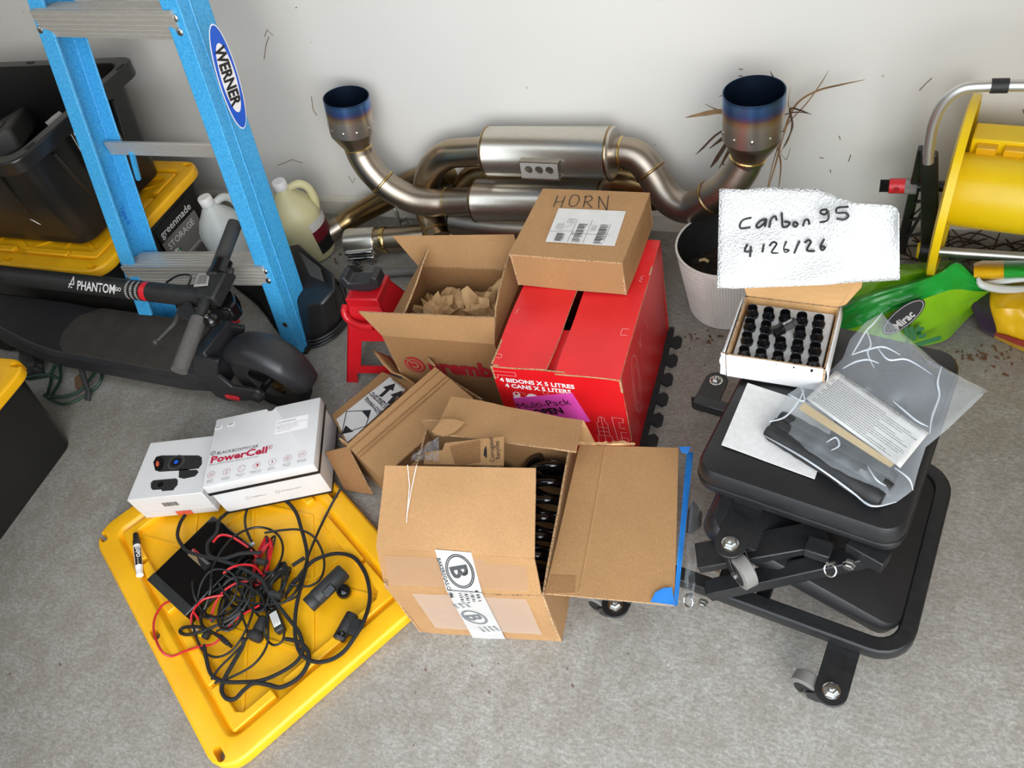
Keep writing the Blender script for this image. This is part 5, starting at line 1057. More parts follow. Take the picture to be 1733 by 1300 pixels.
def creeper():
    T = thing('creeper_seat', CR(-.28, .2, 0), 'black folding mechanic creeper seat with two vinyl pads and swivel casters', 'creeper seat')
    f = CR
    z = .108; pts = []
    for cx, cy, a0 in ((-.0635, .0635, -90), (-.0635, .345, 0)):
        for k in range(7):
            a = math.radians(a0+15*k); pts.append((cx+.0485*math.cos(a), cy+.0485*math.sin(a)))
    path = [(-.53, .015)]+pts+[(-.40, .3935)]
    m = MB(); up = Vector((0, 0, 1)); rings = []
    for i, (x, y) in enumerate(path):
        a = Vector(path[max(i-1, 0)]); b = Vector(path[min(i+1, len(path)-1)]); t = (b-a).normalized(); n_ = Vector((-t.y, t.x)); h = .0145; r_ = []
        for dx, dz in ((-h, -.012), (-h+.003, -.016), (h-.003, -.016), (h, -.012), (h, .012), (h-.003, .016), (-h+.003, .016), (-h, .012)): r_.append(f(x+n_.x*dx, y+n_.y*dx, z+dz))
        rings.append(r_)
    m.loft(rings); fr_ = m.build('frame_tube', 'frame_black', T, bevel=.001)
    m = MB(); m.box(f, -.33, -.305, 0.02, .39, .096, .12); m.build('cross_tube', 'frame_black', T, bevel=.003)
    m = MB(); m.box(f, -.262, -.237, .02, .2, .088, .1); m.build('brace', 'frame_black', T, bevel=.002)
    for x in (-.1, -.49): caster(T, f.at(x, -.077), .092, PI*.93 if x == -.1 else PI*.95)
    # lower pad sloping up to the left
    def pad(g, w, d, th, name, drop=.006):
        m = MB(); R = lambda e, z_, r=.035: [g(x, y, z_) for x, y in rrect(w+e, d+e, r, 5)]
        m.loft([R(-.02, -.002), R(0, .0, .03), R(.002, th*.35), R(0, th*.75), R(-.012, th*.95, .03), R(-.04, th, .03), R(-.12, th+drop*.6, .03)])
        o = m.build(name, 'vinyl', T); return o
    r0, r1 = f(-.038, .045, .09), f(-.038, .372, .09); l0 = f(-.26, .045, .19)
    g = Fr(r0, (r0-l0), (r1-r0)); L = .36
    p2 = pad(g.at(-L/2, .164), L, .327, .038, 'lower_pad')
    # link arms and latch
    def bar(a, b, w, h, nm, mt='frame_black', par=T):
        ax = (b-a).normalized(); q = Fr(a, ax, None, (0, 0, 1)); m = MB(); m.box(q, 0, (b-a).length, -w/2, w/2, -h/2, h/2); return m.build(nm, mt, par, bevel=.002)
    a0, a1 = P(1198, 1000, .135), P(1478, 938, .255); lk = bar(a0, a1, .03, .03, 'link_arm'); bar(a0+f.ey*.3, a1+f.ey*.3, .03, .03, 'link_arm')
    bar(P(1180, 945, .2), P(1400, 905, .25), .05, .02, 'seat_bar')
    b1 = P(1462, 935, .27); bar(b1-f.ex*.025+f.ey*.01, b1+f.ex*.035-f.ey*.006, .03, .03, 'latch_block'); b2 = P(1385, 930, .265); bar(b2-f.ex*.02, b2+f.ex*.02, .03, .022, 'latch_block')
    def ringpin(u, v, zz):
        c = P(u, v, zz); q = Fr(c, (.6, -.2, .3), None, (-.2, -.6, .6)); m = MB(); m.tube([q(x, y, 0) for x, y in circ(0, 0, .0105, 20)[:-1]], .0016, 6, True, 0, True); m.build('ring_pin', 'chrome', T)
        m = MB(); m.cyl(q(0, .011, -.01), q(0, .011, .008), .0035, 8); m.build('pin', 'zinc', T)
    ringpin(1405, 965, .262); ringpin(1165, 1018, .125)
    for u, v, zz, r_ in ((1437, 955, .262, .0085), (1190, 1020, .118, .007)):
        c = P(u, v, zz); q = Fr(c, f.ex, None, -f.ey); m = MB(); m.lathe(q, [(r_*1.2, -.004), (r_*1.2, .001), (r_, .0015), (r_, .007), (r_*.8, .008)], 6); m.build('bolt_head', 'zinc', T, smooth=False)
    # seat
    zt = .35; fl, fr2 = P(1172, 795, zt-.012), P(1527, 915, zt-.012); g = Fr((fl.x, fl.y, .292), (fr2.x-fl.x, fr2.y-fl.y, 0)); W_ = (fr2-fl).length; Dp = .40
    pad(g.at(W_/2, Dp/2), W_, Dp, .053, 'seat_pad', .005)
    m = MB(); R = lambda e, z_: [g.at(W_/2, Dp/2)(x, y, z_) for x, y in rrect(W_+e, Dp+e, .036, 5)]; m.loft([R(.004, .012), R(.007, .015), R(.004, .019)]); m.build('piping', 'vinyl', T)
    m = MB(); m.box(g, .03, W_-.02, .012, Dp-.02, -.028, -.001); m.build('seat_frame', 'frame_black', T, bevel=.004)
    q = P(1236, 921, .262); caster(T, Fr((q.x, q.y, 0), g.ex), .262, -PI*.2)
    q = P(1212, 645, .092); caster(T, Fr((q.x, q.y, 0), -f.ex, -f.ey), .092, PI*.35)
    m = MB(); m.box(Fr(P(1185, 682, .2), g.ex), -.012, .06, -.012, .012, -.012, .012); m.build('latch_block', 'frame_black', T, bevel=.002)
    return g, W_, Dp
SG, SW, SD = creeper()

# ================================================================== LUG NUT BOX
def nut_box():
    k = crop(1200, 480, 6.19); zt, zb = .412, .3535
    FL, FR_, BL, BR = [P(*k(*p), zt) for p in ((180, 742), (1222, 902), (272, 112), (1335, 242))]
    f = Fr((FL.x, FL.y, zb), (FR_.x-FL.x, FR_.y-FL.y, 0)); w = (FR_-FL).length; d = (BL-FL).dot(f.ey); h = zt-zb
    T = thing('nut_carton', f(w/2, d/2, 0), 'open white carton with foam tray of black lug nuts on creeper seat', 'box')
    M2 = ['white_card', 'corrugated_edge']; th = .003
    for q in ((f(0, 0, 0), f(w, 0, 0), f(w, 0, h), f(0, 0, h)), (f(w, 0, 0), f(w, d, 0), f(w, d, h), f(w, 0, h)), (f(0, d, 0), f(0, 0, 0), f(0, 0, h), f(0, d, h)), (f(w, d, 0), f(0, d, 0), f(0, d, h), f(w, d, h))):
        m = MB(); m.sheet(q, th, 5, 2, .0012, 12, 3); m.build('wall', M2, T)
    m = MB(); m.sheet((f(th, d-.0035, .0), f(w-th, d-.0035, 0), f(w-th, d-.0035, h), f(th, d-.0035, h)), .001); m.build('liner', ['card_tan', 'card_tan'], T)
    for x in (th+.0006, w-th-.0006):
        m = MB(); m.sheet((f(x, d-.004, 0), f(x, th, 0), f(x, th, h*.98), f(x, d-.004, h*.98)), .0006); m.build('liner', ['card_tan', 'card_tan'], T)
    # bulged left wing and right wing
    m = MB(); m.grid(lambda u, v: f(-.001-.010*math.sin(PI*v)*(1-.3*u)-.004*v, d*u, h*(.2+.82*v)), 8, 8); o = m.build('wing', 'white_card', T); md = o.modifiers.new('s', 'SOLIDIFY'); md.thickness = .002
    m = MB(); m.grid(lambda u, v: f(w+.0015+.004*math.sin(PI*v), d*u, h*(.2+.85*v)), 8, 8); o = m.build('wing', 'white_card', T); md = o.modifiers.new('s', 'SOLIDIFY'); md.thickness = .002
    m = MB(); m.sheet((f(-.012, -.001, .004), f(-.001, -.002, .004), f(-.001, -.002, h+.003), f(-.010, .002, h+.001)), .002); m.build('side_tuck', M2, T)
    # foam tray and lid leaf
    m = MB(); m.box(f, .008, w-.008, .004, d-.006, .002, h-.013); fo = m.build('foam_tray', 'foam_white', T, bevel=.002)
    hl, hr = f(.002, d, h), f(w-.002, d, h); tl, tr = P(1252, 466, .435), P(1462, 460, .44)
    m = MB(); m.sheet((hl, hr, tr, tl), .003, 8, 6, .003, 10, 2); m.b.normal_update(); m.build('lid_leaf', ['card_tan', 'corrugated_edge'], T)
    m = MB(); m.sheet((hr+Vector((0, 0, .001)), P(1432, 515, .415), P(1458, 486, .425), tr), .0025, 3, 3, .002); m.build('lid_tuck', ['card_tan', 'corrugated_edge'], T)
    gs = Fr(f(w+.006, .02, .004), f.ey, f.ez)
    strokes([[(0, .012), (.01, .012)], [(.005, .006), (.005, .018)], [(.014, .004), (.014, .02)], [(.0, .03), (.012, .03)]], gs, .002, 'black_print', T, 'print_mark')
    # twenty nuts, nineteen standing
    c00, c10, c01, c11 = [P(*k(*p), zt+.007) for p in ((455, 258), (1153, 362), (368, 688), (1093, 800))]
    proto = {}
    def nut(p, label, ax=None):
        fr_ = Fr(p, (1, 0, 0), (0, 1, 0)) if ax is None else ax
        R = thing('lug_nut', p, label, 'lug nut', 'lug nuts in the white carton')
        if ax is None and proto:
            for ch in proto['o'].children: c = ch.copy(); COL.objects.link(c); c.parent = R
            return
        m = MB(); m.lathe(fr_, [(.0105, -.012), (.0112, .004), (.0112, .007), (.0098, .010), (.0092, .0115), (.0092, .021), (.0086, .0222), (.0078, .0215), (.0075, .012), (.004, .011)], 22); m.build('nut_body', 'gloss_black', R)
        m = MB(); m.lathe(fr_.at(0, 0, .0), [(.0115, .0045), (.0118, .0065), (.0112, .0072)], 6); m.build('collar', 'gloss_black', R, smooth=False)
        if ax is None: proto['o'] = R
    cols = ['first', 'second', 'middle', 'fourth', 'last']; rows = ['back', 'second', 'third', 'front']
    for j in range(4):
        for i in range(5):
            if (i, j) == (2, 1): continue
            u, v = i/4, j/3; p = (c00*(1-u)+c10*u)*(1-v)+(c01*(1-u)+c11*u)*v; p = Vector((p.x, p.y, zb+h-.0125))
            nut(p, 'black lug nut standing in the foam tray, %s row, %s from left' % (rows[j], cols[i]))
    a, b = P(*k(690, 510), zt+.014), P(*k(905, 395), zt+.02); ax = (b-a).normalized()
    R = thing('lug_nut', a, 'black hexagonal lug nut lying across the others in the foam tray', 'lug nut', 'lug nuts in the white carton'); q = Fr(a, ax, None, (0, 0, 1)); L = (b-a).length
    m = MB(); m.lathe(q, [(.008, -.004), (.0112, -.003), (.0112, .004), (.0104, .006), (.0104, L*.3), (.0112, L*.32), (.0112, L*.36), (.009, L*.4)], 24, 'x'); m.build('nut_body', 'gloss_black', R)
    m = MB(); m.lathe(q, [(.0098, L*.38), (.0098, L*.8), (.0085, L*.84), (.0085, L)], 6, 'x'); hx = m.build('hex_body', 'matte_black', R, smooth=False)
    text('SPORT', Fr(q(L*.42, -.002, .0086), q.ex, q.ey), .006, 'white_print', hx)
nut_box()
# white card on the seat
m = MB(); k = crop(1100, 450, 2.6); zc = .3535
q = [P(*k(x, y), zc) for x, y in ((315, 785), (725, 936), (770, 800), (430, 515))]
c3 = q[3]+(q[1]-q[0])
m.sheet((q[0], q[1], c3, q[3]), .0025, 6, 6, .0012, 14); o = m.build('foam_sheet', ['foam_white', 'foam_white']); tag(o, 'thin white foam sheet lying on the black creeper seat', 'foam sheet')

# ================================================================== PAPER TOWEL WITH THE HANDWRITTEN NOTE
def towel():
    T = thing('paper_towel', P(1368, 480, .46), 'white paper towel with handwritten name and date propped on the open carton', 'paper towel')
    top = [(1217.5, 319), (1260, 321), (1300, 317), (1345, 319.5), (1383, 320), (1400, 326), (1425, 337), (1452, 344), (1480, 345.5), (1508, 347), (1518, 352), (1522, 362)]
    bot = [(1214, 487), (1240, 488.5), (1270, 487.5), (1300, 486), (1335, 485), (1370, 483.5), (1400, 482), (1430, 479), (1455, 477), (1480, 476), (1505, 474.5), (1523, 473.5)]
    def at(L, u): x = u*(len(L)-1); i = min(int(x), len(L)-2); t = x-i; return (L[i][0]*(1-t)+L[i+1][0]*t, L[i][1]*(1-t)+L[i+1][1]*t)
    zf = lambda u, v: .475+.125*v+.007*noise.noise(Vector((u*3, v*3, 4)))
    def fn(u, v):
        a, b = at(bot, u), at(top, u); return P(a[0]*(1-v)+b[0]*v, a[1]*(1-v)+b[1]*v, zf(u, v))
    m = MB(); m.grid(fn, 33, 18); o = m.build('sheet', 'paper_towel', T); md = o.modifiers.new('s', 'SOLIDIFY'); md.thickness = .0012; md.offset = -1
    k = crop(1000, 100, 2.888)
    S_ = [[(785, 775), (745, 785), (728, 810), (735, 828), (780, 822)], [(858, 782), (830, 790), (808, 815), (820, 825), (845, 805), (858, 782), (850, 820)], [(872, 825), (880, 785), (900, 768), (908, 790)], [(932, 750), (935, 790), (938, 820), (960, 818), (972, 800), (945, 795)], [(998, 795), (988, 808), (998, 820), (1012, 808), (998, 795)], [(1036, 818), (1045, 790), (1062, 785), (1068, 810)],
          [(1155, 735), (1128, 738), (1122, 752), (1145, 760), (1158, 740), (1162, 775), (1150, 792), (1118, 798)], [(1260, 722), (1205, 727), (1203, 752), (1245, 752), (1258, 770), (1235, 785), (1200, 780)],
          [(765, 905), (752, 940), (790, 938)], [(782, 915), (778, 968)], [(845, 905), (838, 945)], [(872, 915), (890, 895), (908, 905), (882, 945), (915, 948)], [(955, 890), (942, 925), (950, 945), (968, 935), (945, 930)], [(1020, 888), (993, 950)], [(1045, 898), (1062, 885), (1075, 895), (1055, 935), (1095, 938)], [(1140, 880), (1122, 915), (1130, 935), (1145, 920), (1125, 915)]]
    m = MB(); kx = lambda u: (u-1214)/309
    for s in S_:
        pts = []
        for x, y in s:
            u, v = k(x, y); uu = min(max(kx(u), 0), 1); a, b = at(bot, uu), at(top, uu); vv = (a[1]-v)/(a[1]-b[1]); p_ = P(u, v, zf(uu, vv)); pts.append(p_+(Vector((0, 0, HC))-p_).normalized()*.0035)
        m.tube(pts, .0019, 6, True, 3)
    m.build('handwriting', 'black_print', T)
towel()

# ================================================================== CLEAR BAG WITH STUDS AND INSTRUCTION SHEET
def bag():
    k = crop(1280, 520, 3.7146)
    T = thing('plastic_bag', P(1440, 760, .354), 'clear plastic bag holding a printed sheet and black studs on the seat', 'plastic bag')
    L = [(40, 800), (75, 715), (200, 545), (330, 460), (480, 385), (545, 320), (590, 200), (690, 90), (795, 30)]
    R = [(720, 1252), (880, 1225), (985, 1150), (1010, 1040), (1060, 900), (1200, 780), (1320, 660), (1455, 525), (1455, 524)]
    R2 = [(720, 1252), (885, 1225), (985, 1150), (1020, 1020), (1065, 880), (1210, 760), (1455, 525), (1160, 370), (800, 60)]
    def at(Q, t): x = t*(len(Q)-1); i = min(int(x), len(Q)-2); r = x-i; return (Q[i][0]*(1-r)+Q[i+1][0]*r, Q[i][1]*(1-r)+Q[i+1][1]*r)
    def fn(sgn):
        def g(u, v):
            a, b = at(L, v), at(R2, v); x, y = a[0]*(1-u)+b[0]*u, a[1]*(1-u)+b[1]*u
            e = math.sin(PI*u)**.5 if 0 < u < 1 else 0.; e *= min(1, v*6)
            n_ = noise.noise(Vector((u*4, v*5, 1+sgn)))+.3*noise.noise(Vector((u*8, v*8, 3))); r_ = abs(noise.noise(Vector((u*6+3, v*7, 9))))
            base = .356+.03*max(0, v-.45)+(.05*max(0, v-.72))
            if sgn > 0: zz = base+e*(.047+.010*n_-.022*r_*(.4+v)) + .02*max(0, v-.5)*n_
            else: zz = base+.002
            return P(*k(x, y), zz)
        return g
    m = MB(); m.grid(fn(1), 30, 34); m.build('film', 'clear_plastic', T)
    m = MB(); m.grid(fn(-1), 20, 24); m.build('film', 'clear_plastic', T)
    # printed sheet, slightly wavy
    c = [(310, 575), (905, 1010), (1085, 790), (500, 395)]
    def sh(u, v):
        x = (c[0][0]*(1-u)+c[1][0]*u)*(1-v)+(c[3][0]*(1-u)+c[2][0]*u)*v; y = (c[0][1]*(1-u)+c[1][1]*u)*(1-v)+(c[3][1]*(1-u)+c[2][1]*u)*v
        return P(*k(x, y), .378+.006*math.sin(u*7)*(1-v)+.004*v)
    m = MB(); m.grid(sh, 18, 8); s = m.build('instruction_sheet', 'label_white', T); md = s.modifiers.new('t', 'SOLIDIFY'); md.thickness = .0006; md.offset = -1
    m = MB(); rn = random.Random(5)
    for i in range(15):
        v = .80-.052*i; u0 = .04+.03*(i % 3 == 0); u1 = .78+.2*rn.random() if i % 4 else .6; u = u0
        while u < u1:
            w_ = .012+.03*rn.random(); q0, q1 = sh(u, v), sh(min(u+w_, u1), v); up = (sh(u, v+.012)-q0); q0 = q0+Vector((0, 0, .0009)); q1 = q1+Vector((0, 0, .0009)); m.face([m.v(q) for q in (q0, q1, q1+up, q0+up)]); u += w_+.008
    o = m.build('print_line', 'black_print', s, smooth=False, recalc=False); o['kind'] = 'stuff'
    a, b = sh(.12, .88), sh(.9, .88); tf = Fr(a+Vector((0, 0, .0065)), b-a, None, Vector((0, 0, 1))); text('Motorsport Hardware STUD INSTALLATION GUIDE', tf, .0082, 'black_print', s, sx=.82)
    c2 = [(280, 625), (850, 1005), (865, 985), (300, 605)]; m = MB(); m.prism([P(*k(x, y), .374) for x, y in ((265, 640), (840, 1010), (870, 985), (300, 600))], (0, 0, .0008)); m.build('card_strip', 'sand', T, smooth=False)
    for i, (x0, y0, x1, y1, r) in enumerate(((70, 775, 790, 1215, .0145), (105, 735, 850, 1150, .0145), (150, 690, 870, 1085, .0135))):
        m = MB(); a, b = P(*k(x0, y0), .368), P(*k(x1, y1), .368); n = 20; m.tube([a.lerp(b, t/n) for t in range(n+1)], [r*(.8 if t in (0, n) else 1+.1*noise.noise(Vector((t*.9, i*3, 0)))) for t in range(n+1)], 12); m.build('stud_sleeve', 'matte_black', T)
    for pl in ([(545, 385), (620, 345), (700, 330), (770, 352)], [(785, 45), (735, 105), (690, 150), (640, 235), (600, 300)], [(690, 140), (720, 230), (700, 290), (740, 380)], [(860, 590), (930, 650), (1010, 715), (1082, 752)], [(1165, 375), (1140, 470), (1150, 560), (1105, 690), (1090, 800)], [(600, 300), (690, 270), (800, 250), (905, 300)], [(80, 720), (180, 690), (260, 600), (300, 520)],
               [(45, 805), (250, 920), (420, 1030), (600, 1160), (725, 1250), (880, 1225)], [(440, 850), (500, 820), (520, 870), (470, 900)], [(700, 1000), (760, 1090), (830, 1130)], [(870, 1010), (960, 1080), (985, 1150)], [(760, 250), (830, 330), (950, 330), (1100, 420)], [(200, 545), (300, 590), (280, 500)]):
        m = MB(); zz = lambda x, y: .402 if y > 480 else .412+.02*(480-y)/450
        m.tube([P(*k(x, y), zz(x, y)-(.03 if y > 1100 or x < 60 else 0)) for x, y in pl], [.0006]+[.0016]*(len(pl)-2)+[.0006], 6, True, 5); m.build('fold_glint', 'fold_glint', T)  # whitish tubes along the folds stand in for bright glints on the film
bag()
# ================================================================== POTTED DRY PLANT
def pot():
    c = Vector((-.312, 1.497, 0)); T = thing('potted_plant', c, 'ribbed white plastic pot with a dead plant under the right exhaust pipe', 'potted plant')
    f = Fr(c, (1, 0, 0), (0, 1, 0)); H_, r0, r1 = .205, .096, .122; n = 120
    m = MB(); rings = []
    for z, r, rib in ((0, .085, 0), (.003, r0, 0), (H_*.5, (r0+r1)/2, 0), (H_-.012, r1-.002, 0), (H_-.009, r1+.001, 0), (H_, r1+.001, 0), (H_, r1-.004, 0), (H_-.002, r1-.004, 0)):
        rings.append([f(math.cos(2*PI*k/n)*r, math.sin(2*PI*k/n)*r, z) for k in range(n)])
    m.loft(rings, True, False); m.build('pot', 'pot_plastic', T)
    m = MB(); m.lathe(f, [(r1-.0045, H_-.001), (.117, H_-.02), (.1, .09), (.09, .08)], 48, 'z', False); m.build('inner_pot', 'matte_black', T)
    rr = lambda z: r0+(r1-r0)*z/H_
    m = MB()
    for i in range(22):                      # horizontal ribs on the left, vertical ribs to the right
        z = .012+i*.0083; m.tube([f(math.cos(a)*rr(z), math.sin(a)*rr(z), z) for a in [math.radians(150+q*8) for q in range(14)]], .0019, 5)
    for i in range(34):
        a = math.radians(-98+i*3.3); m.tube([f(math.cos(a)*rr(.01), math.sin(a)*rr(.01), .01), f(math.cos(a)*rr(H_-.014), math.sin(a)*rr(H_-.014), H_-.014)], .0017, 5)
    o = m.build('rib', 'pot_plastic', T); o['kind'] = 'stuff'
    m = MB(); m.grid(lambda u, v: f((u-.5)*.2*math.sqrt(max(0, 1-(2*v-1)**2*.5)), (v-.5)*.2*math.sqrt(max(0, 1-(2*u-1)**2*.5)), .105+.012*noise.noise(Vector((u*9, v*9, 1)))), 24, 24); m.build('soil', 'soil', T)
    m = MB(); m.tube([f(.02, .0, .13), f(.016, .005, .17), f(.0, .01, .215)], [.014, .011, .008], 9); m.tube([f(.02, .0, .13), f(.035, .005, .18), f(.03, .015, .225)], [.012, .009, .006], 8); m.build('stem', 'dry_leaf', T)
    m = MB(); m.tube([P(1184, 441, .15), P(1192, 439, .155), P(1199, 443, .15)], .004, 6); m.build('twig', 'sand', T)
    def leaf(pts, w, y=None, mat='dry_leaf'):
        w3 = []; n = len(pts)
        for i, p_ in enumerate(pts):
            yy = p_[2] if len(p_) > 2 else 1.70; w3.append(D(p_[0], p_[1], yy))
        P2, R2 = spline(w3, [w*(.45+.55*math.sin(PI*min(1, (i+.3)/(n-.2)))) if i < n-1 else w*.12 for i in range(n)], 6); m = MB(); vs = []
        for i, q in enumerate(P2):
            t = (P2[min(i+1, len(P2)-1)]-P2[max(i-1, 0)]).normalized(); sd = t.cross((Vector((0, 0, HC))-q).normalized()).normalized(); sd = (sd*.8+Vector((0, .5, .2))).normalized(); vs.append((m.v(q-sd*R2[i]), m.v(q), m.v(q+sd*R2[i]), m.v(q+Vector((0, .0012, 0)))))
        for a, b in zip(vs, vs[1:]):
            for i in range(4): m.face([a[i], a[(i+1) % 4], b[(i+1) % 4], b[i]])
        m.build('leaf', mat, T)
    b0 = (1290, 300, 1.66)
    for L, w, mt in (([(1296, 330, 1.56), (1312, 280, 1.64), (1325, 230, 1.70), (1345, 180, 1.72), (1380, 155, 1.73), (1425, 143, 1.73), (1464, 135, 1.73)], .0032, 0), ([(1296, 330, 1.56), (1310, 270, 1.66), (1330, 215, 1.72), (1365, 175, 1.73), (1390, 140, 1.73), (1403, 118, 1.73)], .0018, 0),
                     ([(1318, 260, 1.66), (1335, 235, 1.7), (1340, 200, 1.72), (1334, 175, 1.72), (1338, 145, 1.72)], .0012, 0), ([(1326, 250, 1.68), (1341, 215, 1.7), (1337, 185, 1.72), (1355, 187, 1.71), (1373, 194, 1.70)], .0028, 1), ([(1318, 315, 1.66), (1321, 280, 1.68), (1316, 245, 1.68), (1322, 215, 1.69)], .0016, 0),
                     ([(1318, 318, 1.6), (1322, 280, 1.66), (1317, 240, 1.68)], .0014, 0), ([(1240, 200, 1.66), (1222, 189, 1.68), (1195, 192, 1.69), (1160, 199, 1.69)], .006, 0), ([(1232, 190, 1.69), (1210, 184, 1.7), (1193, 176, 1.7)], .0012, 1), ([(1236, 213, 1.66), (1210, 230, 1.68), (1190, 250, 1.69), (1177, 262, 1.69)], .003, 1),
                     ([(1240, 225, 1.66), (1222, 235, 1.68), (1200, 252, 1.69)], .005, 1), ([(1238, 230, 1.64), (1225, 250, 1.66), (1212, 270, 1.67), (1202, 284, 1.67)], .006, 1), ([(1242, 235, 1.64), (1230, 262, 1.66), (1216, 286, 1.66)], .005, 0), ([(1246, 240, 1.64), (1226, 268, 1.65), (1224, 278, 1.65), (1230, 278, 1.65)], .0022, 1),
                     ([(1312, 140, 1.72), (1308, 130, 1.72), (1303, 120, 1.72)], .002, 1), ([(1338, 250, 1.7), (1330, 270, 1.7), (1320, 255, 1.7)], .001, 0), ([(1310, 200, 1.68), (1345, 190, 1.7), (1372, 193, 1.7)], .002, 1), ([(1236, 165, 1.69), (1222, 162, 1.7), (1216, 164, 1.7)], .001, 1)):
        leaf(L, w, None, 'dry_leaf_dark' if mt else 'dry_leaf')
pot()

# ================================================================== HOSE REEL
def reel():
    T = thing('hose_reel', (.3, 1.6, 0), 'yellow garden hose reel with aluminium handle and black legs at right edge', 'hose reel')
    y0 = 1.53
    m = MB(); m.tube([D(1571, 275, y0), D(1573, 245, y0), D(1581, 205, y0), D(1600, 170, y0), D(1630, 150, y0), D(1665, 146, y0), D(1700, 145, y0), D(1760, 145, y0), D(1860, 148, y0)], .0105, 14, True, 6); m.build('handle', 'tube_alu', T)
    m = MB(); m.tube([D(1677, 145.5, y0), D(1707, 145, y0)], .0135, 14); m.build('grip', 'matte_black', T)
    a, b = D(1569, 262, y0), D(1572, 425, 1.585)
    fx = Vector((1, 0, 0)); ax = (b-a).normalized(); f = Fr(a, fx, -ax); m = MB()
    m.hexa([b+fx*-.017+Vector((0, .0, 0)), b+fx*.02, b+fx*.02+Vector((0, .018, 0)), b+fx*-.017+Vector((0, .018, 0)), a+fx*-.012, a+fx*.02, a+fx*.02+Vector((0, .018, 0)), a+fx*-.012+Vector((0, .018, 0))]); m.build('front_leg', 'black_plastic', T, bevel=.004)
    m = MB(); m.lathe(Fr(b, fx), [(.0215, -.02), (.0235, -.016), (.0235, .016), (.0215, .02)], 24, 'x'); m.build('foot_socket', 'black_plastic', T)
    m = MB(); m.lathe(Fr(b+fx*-.022, fx), [(.0165, -.003), (.0185, -.001), (.0185, .002)], 22, 'x'); m.build('end_cap', 'reel_yellow', T)
    m = MB(); m.cyl(b+fx*.018, b+fx*.42, .0118, 16); m.build('foot_tube', 'tube_alu', T)
    c = D(1532, 385, 1.70); c.z = .03; hd = a+Vector((-.008, .014, 0)); m = MB(); m.hexa([c+fx*-.012, c+fx*.012, c+fx*.012+Vector((0, .02, 0)), c+fx*-.012+Vector((0, .02, 0)), hd+fx*-.01, hd+fx*.01, hd+fx*.01+Vector((0, .02, 0)), hd+fx*-.01+Vector((0, .02, 0))]); m.build('rear_leg', 'black_plastic', T, bevel=.003)
    for t in (.3, .48, .66, .84):
        p0 = hd.lerp(c, t)+Vector((0, .01, 0)); p1 = a.lerp(b, t*.97)+Vector((0, .01, 0)); m = MB(); m.tube([p0, p1], .004, 6); m.build('lattice_bar', 'black_plastic', T)
    m = MB(); m.tube([hd.lerp(c, .66)+Vector((0, .01, 0)), a.lerp(b, .48)+Vector((0, .01, 0)), hd.lerp(c, .98)+Vector((0, .01, 0))], .004, 6); m.build('lattice_bar', 'black_plastic', T)
    # side discs and drum
    dx = Vector((math.cos(.13), -math.sin(.13), 0)); ce = D(1606, 318, 1.60)+Vector((.0, 0, 0)); g = Fr(ce, dx, None, (0, 0, 1)); R = .192
    for nm, x0 in (('side_disc', 0), ('side_disc', .40)):
        m = MB(); m.lathe(g.at(x0, 0, 0), [(R*.35, -.002), (R*.8, -.004), (R*.93, -.002), (R, .002), (R, .017), (R*.94, .017), (R*.92, .006), (R*.36, .008)], 64, 'x'); o = m.build(nm, 'reel_yellow', T)
        cu = MB()
        for i in range(6):
            a0 = PI/6+i*PI/3; q = lambda rr, da: g(x0, math.cos(a0+da)*R*rr, math.sin(a0+da)*R*rr)
            cu.prism([q(.5, -.3)-dx*.05, q(.78, -.34)-dx*.05, q(.78, .34)-dx*.05, q(.5, .3)-dx*.05], dx*.12)
        cut(o, cu.build('cutter', 'reel_yellow'))
    m = MB(); m.lathe(g, [(.074, .004), (.078, .03), (.078, .40)], 48, 'x'); m.build('drum', 'reel_yellow', T)
    m = MB(); q = g.at(.02, .0, .0); m.box(q, 0, .38, .04 if g.ey.y > 0 else -.10, .10 if g.ey.y > 0 else -.04, .03, .098); tr = m.build('drum_tray', 'reel_yellow', T, bevel=.003)
    for i in range(7):
        m = MB(); xx = .012+i*.05; m.box(q, xx, xx+.038, .02 if g.ey.y > 0 else -.042, .042 if g.ey.y > 0 else -.02, .06, .09); m.build('tray_pocket', 'bag_yellow', tr, bevel=.002)
    # inlet connector
    p0, p1 = D(1489, 314.5, 1.6), D(1552, 315, 1.6); ax = (p1-p0); L = ax.length; f = Fr(p0, ax, None, (0, 0, 1)); 
    m = MB(); m.lathe(f, [(.009, 0), (.0145, 0)]+sum([[(.0145, L*.03*i+.001), (.0128, L*.03*i+.0022)] for i in range(8)], [])+[(.0145, L*.26), (.010, L*.27)], 22, 'x'); m.build('thread', 'black_plastic', T)
    m = MB(); m.lathe(f, [(.012, L*.24), (.0165, L*.26), (.0165, L*.68), (.014, L*.7)], 24, 'x'); rc = m.build('connector', 'red_plastic', T)
    m = MB(); m.lathe(Fr(f(L*.46, 0, 0)+Vector((0, -.0165, .003)), f.ex, (0, 0, 1)), [(.006, .0), (.005, .0015)], 14); m.build('button', 'dark_red_print', rc)
    m = MB(); m.loft([[f(x, math.cos(2*PI*k/48)*(r if k % 2 else r*.93), math.sin(2*PI*k/48)*(r if k % 2 else r*.93)) for k in range(48)] for x, r in ((L*.68, .0175), (L*1.0, .0175))]); m.build('collar_nut', 'grey_plastic', T, smooth=False)
    m = MB(); m.cyl(f(L, 0, 0), f(L*1.9, 0, 0), .012, 14); m.build('axle', 'black_plastic', T)
reel()

